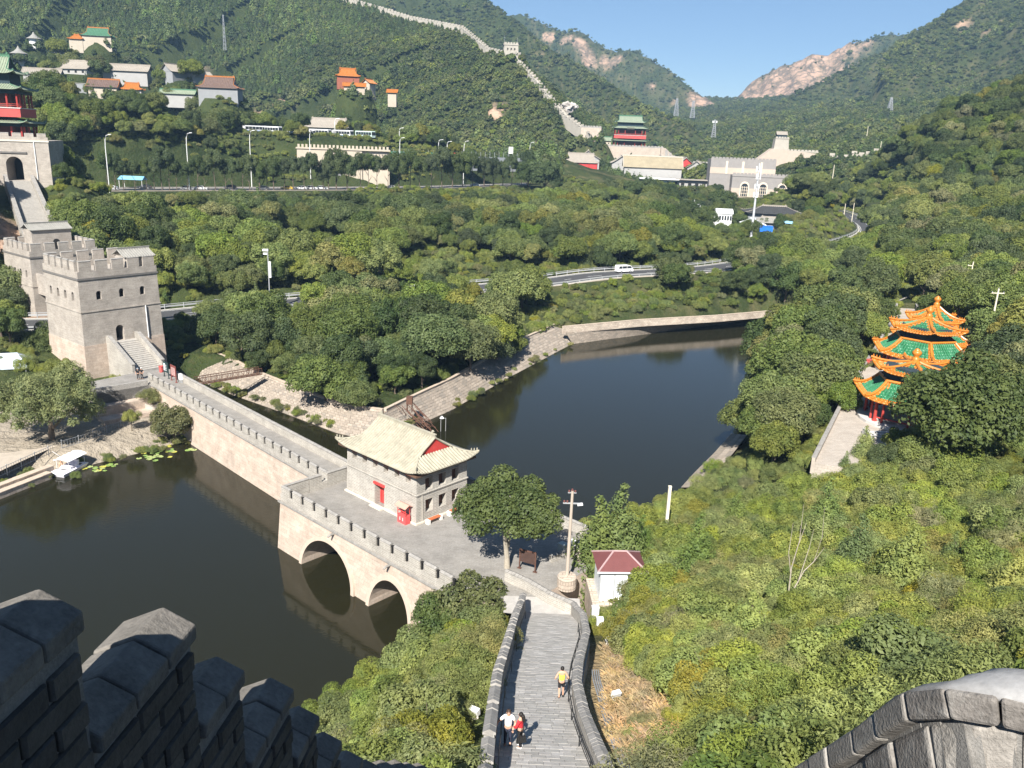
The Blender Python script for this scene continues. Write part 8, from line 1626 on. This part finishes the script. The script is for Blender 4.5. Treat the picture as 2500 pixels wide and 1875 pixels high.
CLEAR = [  # things the photograph shows past the trees: (px0,px1,py0,py1,nearer than)
 (385,470,740,800,160),(690,750,735,748,175),(1310,1420,672,705,215),(1430,1480,655,720,220),(1520,1590,650,690,230),(1690,1765,640,710,245),(1480,1530,690,745,205),
 (2005,2115,505,585,450),(90,150,560,640,230),(20,130,390,600,215),(100,340,600,800,150),(1690,1790,505,545,330),(1850,1960,500,560,330),(1860,1890,555,568,325),(1925,1950,535,550,330),(1790,1925,430,520,470),(1735,1890,390,430,480),(1380,1460,385,445,510),(1470,1700,385,440,505),
 (2100,2390,700,905,135),(2090,2200,780,920,130),(2110,2180,900,1060,100),(2000,2110,800,1080,105),(1930,2060,1000,1140,90),(1690,1800,1050,1185,120),(1440,1480,1455,1540,70),(1450,1520,1340,1470,66),(1340,1440,1180,1480,70),(1600,1640,1180,1290,90),(1900,1990,1215,1430,52),(1475,1515,1550,1715,60),
 (600,610,300,700,1),(200,1300,395,468,460),(600,1300,345,400,420),(600,690,290,318,410),(750,910,305,340,410),(170,200,590,640,140),(960,1080,985,1060,125),(400,560,850,940,140),(110,330,140,180,445),(200,315,198,236,425),(475,600,208,238,435),(405,480,168,195,450),(175,290,72,104,555),(1820,1850,400,595,285),(660,690,600,690,175)]
def cull(x, y, z, rad, hgt):
    X = np.stack([x, y, z + hgt * .6 - EYE], 1); w_ = X @ np.array(_F); px = 1250 + F_PX * (X @ np.array(_R)) / w_; py = 937.5 - F_PX * (X @ np.array(_U)) / w_; rp_ = rad * F_PX / w_; rq = hgt * .5 * F_PX / w_
    ok = np.ones(len(x), bool)
    for a, b, c, d, Y in CLEAR: ok &= ~((px + rp_ * .65 > a) & (px - rp_ * .65 < b) & (py + rq * .7 > c) & (py - rq * .7 < d) & (y < Y))
    return ok
# woodland: broadleaf trees around the lake, nearest ones as trees of their own
x, y, r = jgrid(-150, 330, 60, 460, 4.4, 3)
ok = masks(x, y, 3.5, 7.5)
dpark = line_zd(x, y, PARK)[0]
zonehill = (y > 250 - .5 * x) & (x < -20)
cl = fbm(x, y, 30, 3, 40)
_gap = fbm(x, y, 22, 3, 44)
slopeB = (line_zd(x, y, ROAD)[0] > 10) & (y > 150) & (x < 60 + .2 * y) & (y - 180 > -.9 * (x + 50))
ok &= ~((y < 78) & (x > 4))
ok &= ~(slopeB & (_gap > .07))
ok &= ~((x < -40) & (y < 128))
ok &= ~((x > 8) & (x < 47) & (y > 176) & (y < 207) & (y < 184.5 + .5 * (x - 10) + 7))
x, y, cl = x[ok], y[ok], cl[ok]; z = terrain_h(x, y); dpk = line_zd(x, y, PARK)[0]
sc = .7 + 1.0 * r.random(len(x)) ** 1.4 + .35 * np.clip(cl * 2, -.5, .8)
sc *= np.where(dpk < 45, .55 + .45 * np.clip((dpk - 8) / 37, 0, 1), 1.0) * np.where(line_zd(x, y, ROAD)[0] < 11, .72, 1.0)
_k = cull(x, y, z, 2.7 * sc, 6.0 * sc); x, y, z, sc = x[_k], y[_k], z[_k], sc[_k]
keys = ['b0', 'b1', 'b2', 'b3', 'b4', 'b5', 'b6', 'c1']
kp = np.array([.22, .2, .15, .14, .07, .13, .05, .04]); var = r.choice(8, len(x), p=kp / kp.sum())
size = sc / np.hypot(x, y) * np.where(np.abs(x) < .64 * y + 2, 1, .3); order = np.argsort(-size)
NEAR = set(order[:290].tolist())
LMK = [('the big watchtower', (-60, 128)), ('the steel footbridge', (-46, 126)), ('the rusty landing stage', (-16, 115)), ('the far end wall of the lake', (35, 187)), ('the white minivan', (32, 222)), ('the road camera mast', (-50, 165)), ('the glazed pavilions', (58, 118)), ('the paved lake edge', (32, 108)), ('the telecom mast', (78, 290)), ('the car park wall', (-60, 300)), ('the bend of the road', (150, 380)), ('the cream utility pole', (80, 135)), ('the white hut', (10, 62)), ('the slab faced embankment', (2, 150))]
SMK = [('the white hut', (10, 62)), ('the dead tree', (17, 50)), ('the dry grass strip', (8, 40)), ('the cream post', (16, 78)), ('the curved near parapet', (5, 14)), ('the shaded ramp parapet', (-2, 38)), ('the second bridge arch', (-5, 58)), ('the pavilion terrace', (38, 78)), ('the broad bright conifer', (28, 52))]
def near_of(x_, y_, L_): return min(L_, key=lambda q: math.hypot(q[1][0] - x_, q[1][1] - y_))[0]
LBL = {'b0': 'rounded mid green leafy tree in the woods around the lake', 'b1': 'broad mid green leafy tree in the woods around the lake', 'b2': 'tall dark green leafy tree in the woods around the lake', 'b3': 'low dark green leafy tree in the woods around the lake',
       'b4': 'yellowish green leafy tree in the woods around the lake', 'b5': 'wide clumpy green tree in the woods around the lake', 'b6': 'pale dusty green tree in the woods around the lake', 'c1': 'pointed conifer in the woods around the lake'}
rest = []
for i in range(len(x)):
    if i in NEAR:
        k = keys[var[i]]; lm_ = near_of(x[i], y[i], LMK); tree(k, float(x[i]), float(y[i]), float(sc[i]), LBL[k].replace('in the woods around the lake', 'growing near ' + lm_), LBL[k].split(' in the')[0] + 's near ' + lm_, z=float(z[i]) - .15, name='conifer' if k == 'c1' else 'leafy_tree')
    else: rest.append((x[i], y[i], z[i] - .2, sc[i], r.random() * 6.28, var[i]))
x2, y2, r2 = jgrid(-330, -150, 225, 500, 5.5, 13); k2_ = masks(x2, y2, 3, 7.5); x2, y2 = x2[k2_], y2[k2_]; z2_ = terrain_h(x2, y2); s2 = 1.0 + .9 * r2.random(len(x2)); k2_ = cull(x2, y2, z2_, 2.7 * s2, 6 * s2); 
rest += [(x2[i], y2[i], z2_[i] - .3, s2[i], r2.random() * 6.28, r2.choice(8, p=kp / kp.sum())) for i in range(len(x2)) if k2_[i]]
stuff_points('woodland', rest, [TREES[k]['crown'] for k in keys])
# shrubs on the slopes beside the wall
x, y, r = jgrid(-16, 64, 14, 84, 1.75, 5)
ok = masks(x, y, .2, 7); ok &= (y < 80)
dr = np.hypot((x - 6.6) / 2.3, (y - 40) / 14); ok &= dr > 1 + .3 * (r.random(len(x)) - .5)
ok &= np.hypot(x - 4, y - 60) > 3
x, y = x[ok], y[ok]; z = terrain_h(x, y); sc = .75 + .7 * r.random(len(x)) ** 1.5 + .35 * np.clip(fbm(x, y, 9, 2, 9), 0, 1)
_k = cull(x, y, z, 1.6 * sc, 2.0 * sc); x, y, z, sc = x[_k], y[_k], z[_k], sc[_k]
var = r.choice(5, len(x), p=[.3, .3, .16, .14, .10]); size = sc / np.hypot(x, y) ** 1.0 * np.where((np.abs(x) < .64 * y), 1, .3); order = np.argsort(-size); NEAR = set(order[:290].tolist()); rest = []
SL = ['bright green small leaved shrub on the slope beside the wall', 'feathery fresh green shrub on the slope beside the wall', 'dark broad leaved shrub on the slope beside the wall', 'yellowish low shrub on the slope beside the wall', 'pale grey green shrub on the slope beside the wall']
for i in range(len(x)):
    if i in NEAR:
        lm_ = near_of(x[i], y[i], SMK); tree('s%d' % var[i], float(x[i]), float(y[i]), float(sc[i]), SL[var[i]].replace('on the slope beside the wall', 'growing near ' + lm_), SL[var[i]].split(' on the')[0] + 's near ' + lm_, name='shrub', cat='shrub', z=float(z[i]) - .1)
    else: rest.append((x[i], y[i], z[i] - .1, sc[i], r.random() * 6.28, var[i]))
# ground cover filling in between (also between the trees)
x, y, r = jgrid(-16, 66, 14, 84, 1.25, 15); ok = masks(x, y, .2, 7)
dr = np.hypot((x - 6.6) / 2.3, (y - 40) / 14); ok &= (dr > 1.15) | (r.random(len(x)) < .12); x, y = x[ok], y[ok]; z = terrain_h(x, y)
rest += [(x[i], y[i], z[i] - .25, .3 + .35 * r.random(), r.random() * 6.28, r.choice(5, p=[.35, .3, .05, .15, .15])) for i in range(len(x))]
x, y, r = jgrid(-150, 330, 80, 460, 2.7, 25); ok = masks(x, y, 1.5, 6.5); ok &= ~((x < -44) & (y < 122)); _s = poly_sd(x, y, LAKE); ok &= ~((_s > -5.5) & (y > 104) & (x > -62) & (x < 80)); x, y = x[ok], y[ok]; z = terrain_h(x, y)
rest += [(x[i], y[i], z[i] - .25, .45 + .55 * r.random(), r.random() * 6.28, r.choice(5, p=[.4, .3, .15, .1, .05])) for i in range(len(x))]
GRASSM = leaf_mat('dry_straw', (.35,.285,.17), .01, .2, .2)
def tuft(seed):
    r_ = np.random.default_rng(seed); V = []; Fc = []
    for i in range(70):
        a = r_.random() * 6.28; b = np.array([r_.normal() * .25, r_.normal() * .25, 0]); L_ = .25 + .35 * r_.random(); t_ = b + np.array([math.cos(a) * L_ * .8, math.sin(a) * L_ * .8, L_ * .55]); s_ = np.array([-math.sin(a), math.cos(a), 0]) * .012; k = len(V)
        V += [tuple(b - s_), tuple(b + s_), tuple((b + t_) / 2 + s_ + [0, 0, .08]), tuple(t_), tuple((b + t_) / 2 - s_ + [0, 0, .08])]; Fc.append((k, k + 1, k + 2, k + 3, k + 4))
    m_ = bpy.data.meshes.new('straw_tuft'); m_.from_pydata(V, [], Fc); m_.materials.append(GRASSM); return m_
gx_, gy_, rr_ = jgrid(3.5, 12, 20, 58, .42, 77); dq = np.hypot((gx_ - 6.6) / 3.0, (gy_ - 40) / 16); kq2 = (dq < .78) & masks(gx_, gy_, .2, 7) ; gx_, gy_ = gx_[kq2], gy_[kq2]; gz_ = terrain_h(gx_, gy_)
gm2 = GRASSM; GRASSM = leaf_mat('green_straw', (.22,.27,.07), .012, .25, .3); tg = [tuft(20 + i) for i in range(3)]; GRASSM = gm2
tx_, ty_, tr_ = jgrid(-14, 40, 15, 62, 1.1, 79); kt = masks(tx_, ty_, .2, 7) & (np.hypot((tx_ - 6.6) / 2.9, (ty_ - 40) / 15.5) > 1) & (tr_.random(len(tx_)) < .75); tx_, ty_ = tx_[kt], ty_[kt]; tz_ = terrain_h(tx_, ty_)
stuff_points('tall_grass', [(tx_[i], ty_[i], tz_[i] + .3 + .5 * tr_.random(), 0.9 + .9 * tr_.random(), tr_.random() * 6.28, tr_.integers(3)) for i in range(len(tx_))], tg)
stuff_points('dry_grass', [(gx_[i], gy_[i], gz_[i] - .03, .5 + .7 * rr_.random(), rr_.random() * 6.28, rr_.integers(3)) for i in range(len(gx_))], [tuft(i) for i in range(3)])
stuff_points('undergrowth', rest, [TREES['s%d' % i]['crown'] for i in range(5)])
# scrub and forest on the hills
rest = []
for (x0, x1, y0, y1, st, sd, s0, s1, lim) in ((-520, 80, 150, 900, 2.7, 31, .8, .7, 0), (80, 460, 200, 700, 3.0, 32, .7, .75, 0), (-200, 900, 690, 1500, 5.5, 33, 1.0, 1.0, 0), (0, 1200, 1400, 2300, 9, 34, 1.1, 1.1, 0)):
    x, y, r = jgrid(x0, x1, y0, y1, st, sd); ok = masks(x, y, 3, 7.5)
    ok &= ~((x > -150) & (x < 330) & (y < 460)); ok &= ~((sd == 33) & (((x < 80) & (y < 900)) | (y < 700)))
    x, y = x[ok], y[ok]
    k = rock_of(x, y) < .3 + .75 * r.random(len(x)) ** 2; x, y = x[k], y[k]
    z = terrain_h(x, y); _k = cull(x, y, z, np.full(len(x), 2.2), np.full(len(x), 3.5)); x, y, z = x[_k], y[_k], z[_k]; gap = fbm(x, y, 60, 3, 66)
    k = r.random(len(x)) > np.clip(gap * 1.6, 0, .4); x, y, z, gap = x[k], y[k], z[k], gap[k]
    cl_ = fbm(x, y, 38, 3, 61) * 2 + (r.random(len(x)) < .06) * .8
    con = (fbm(x, y, 120, 2, 68) > (-.02 if sd == 31 else .25)) & (r.random(len(x)) < .75)
    for i in range(len(x)): rest.append((x[i], y[i], z[i] - .3, (s0 + s1 * r.random() ** 1.5) * (.8 + .9 * max(0, float(cl_[i]))), r.random() * 6.28, (4 + r.integers(2)) if con[i] else r.integers(4)))
stuff_points('hill_forest', rest, HILLM + HILLC)
print('hill instances', len(rest))
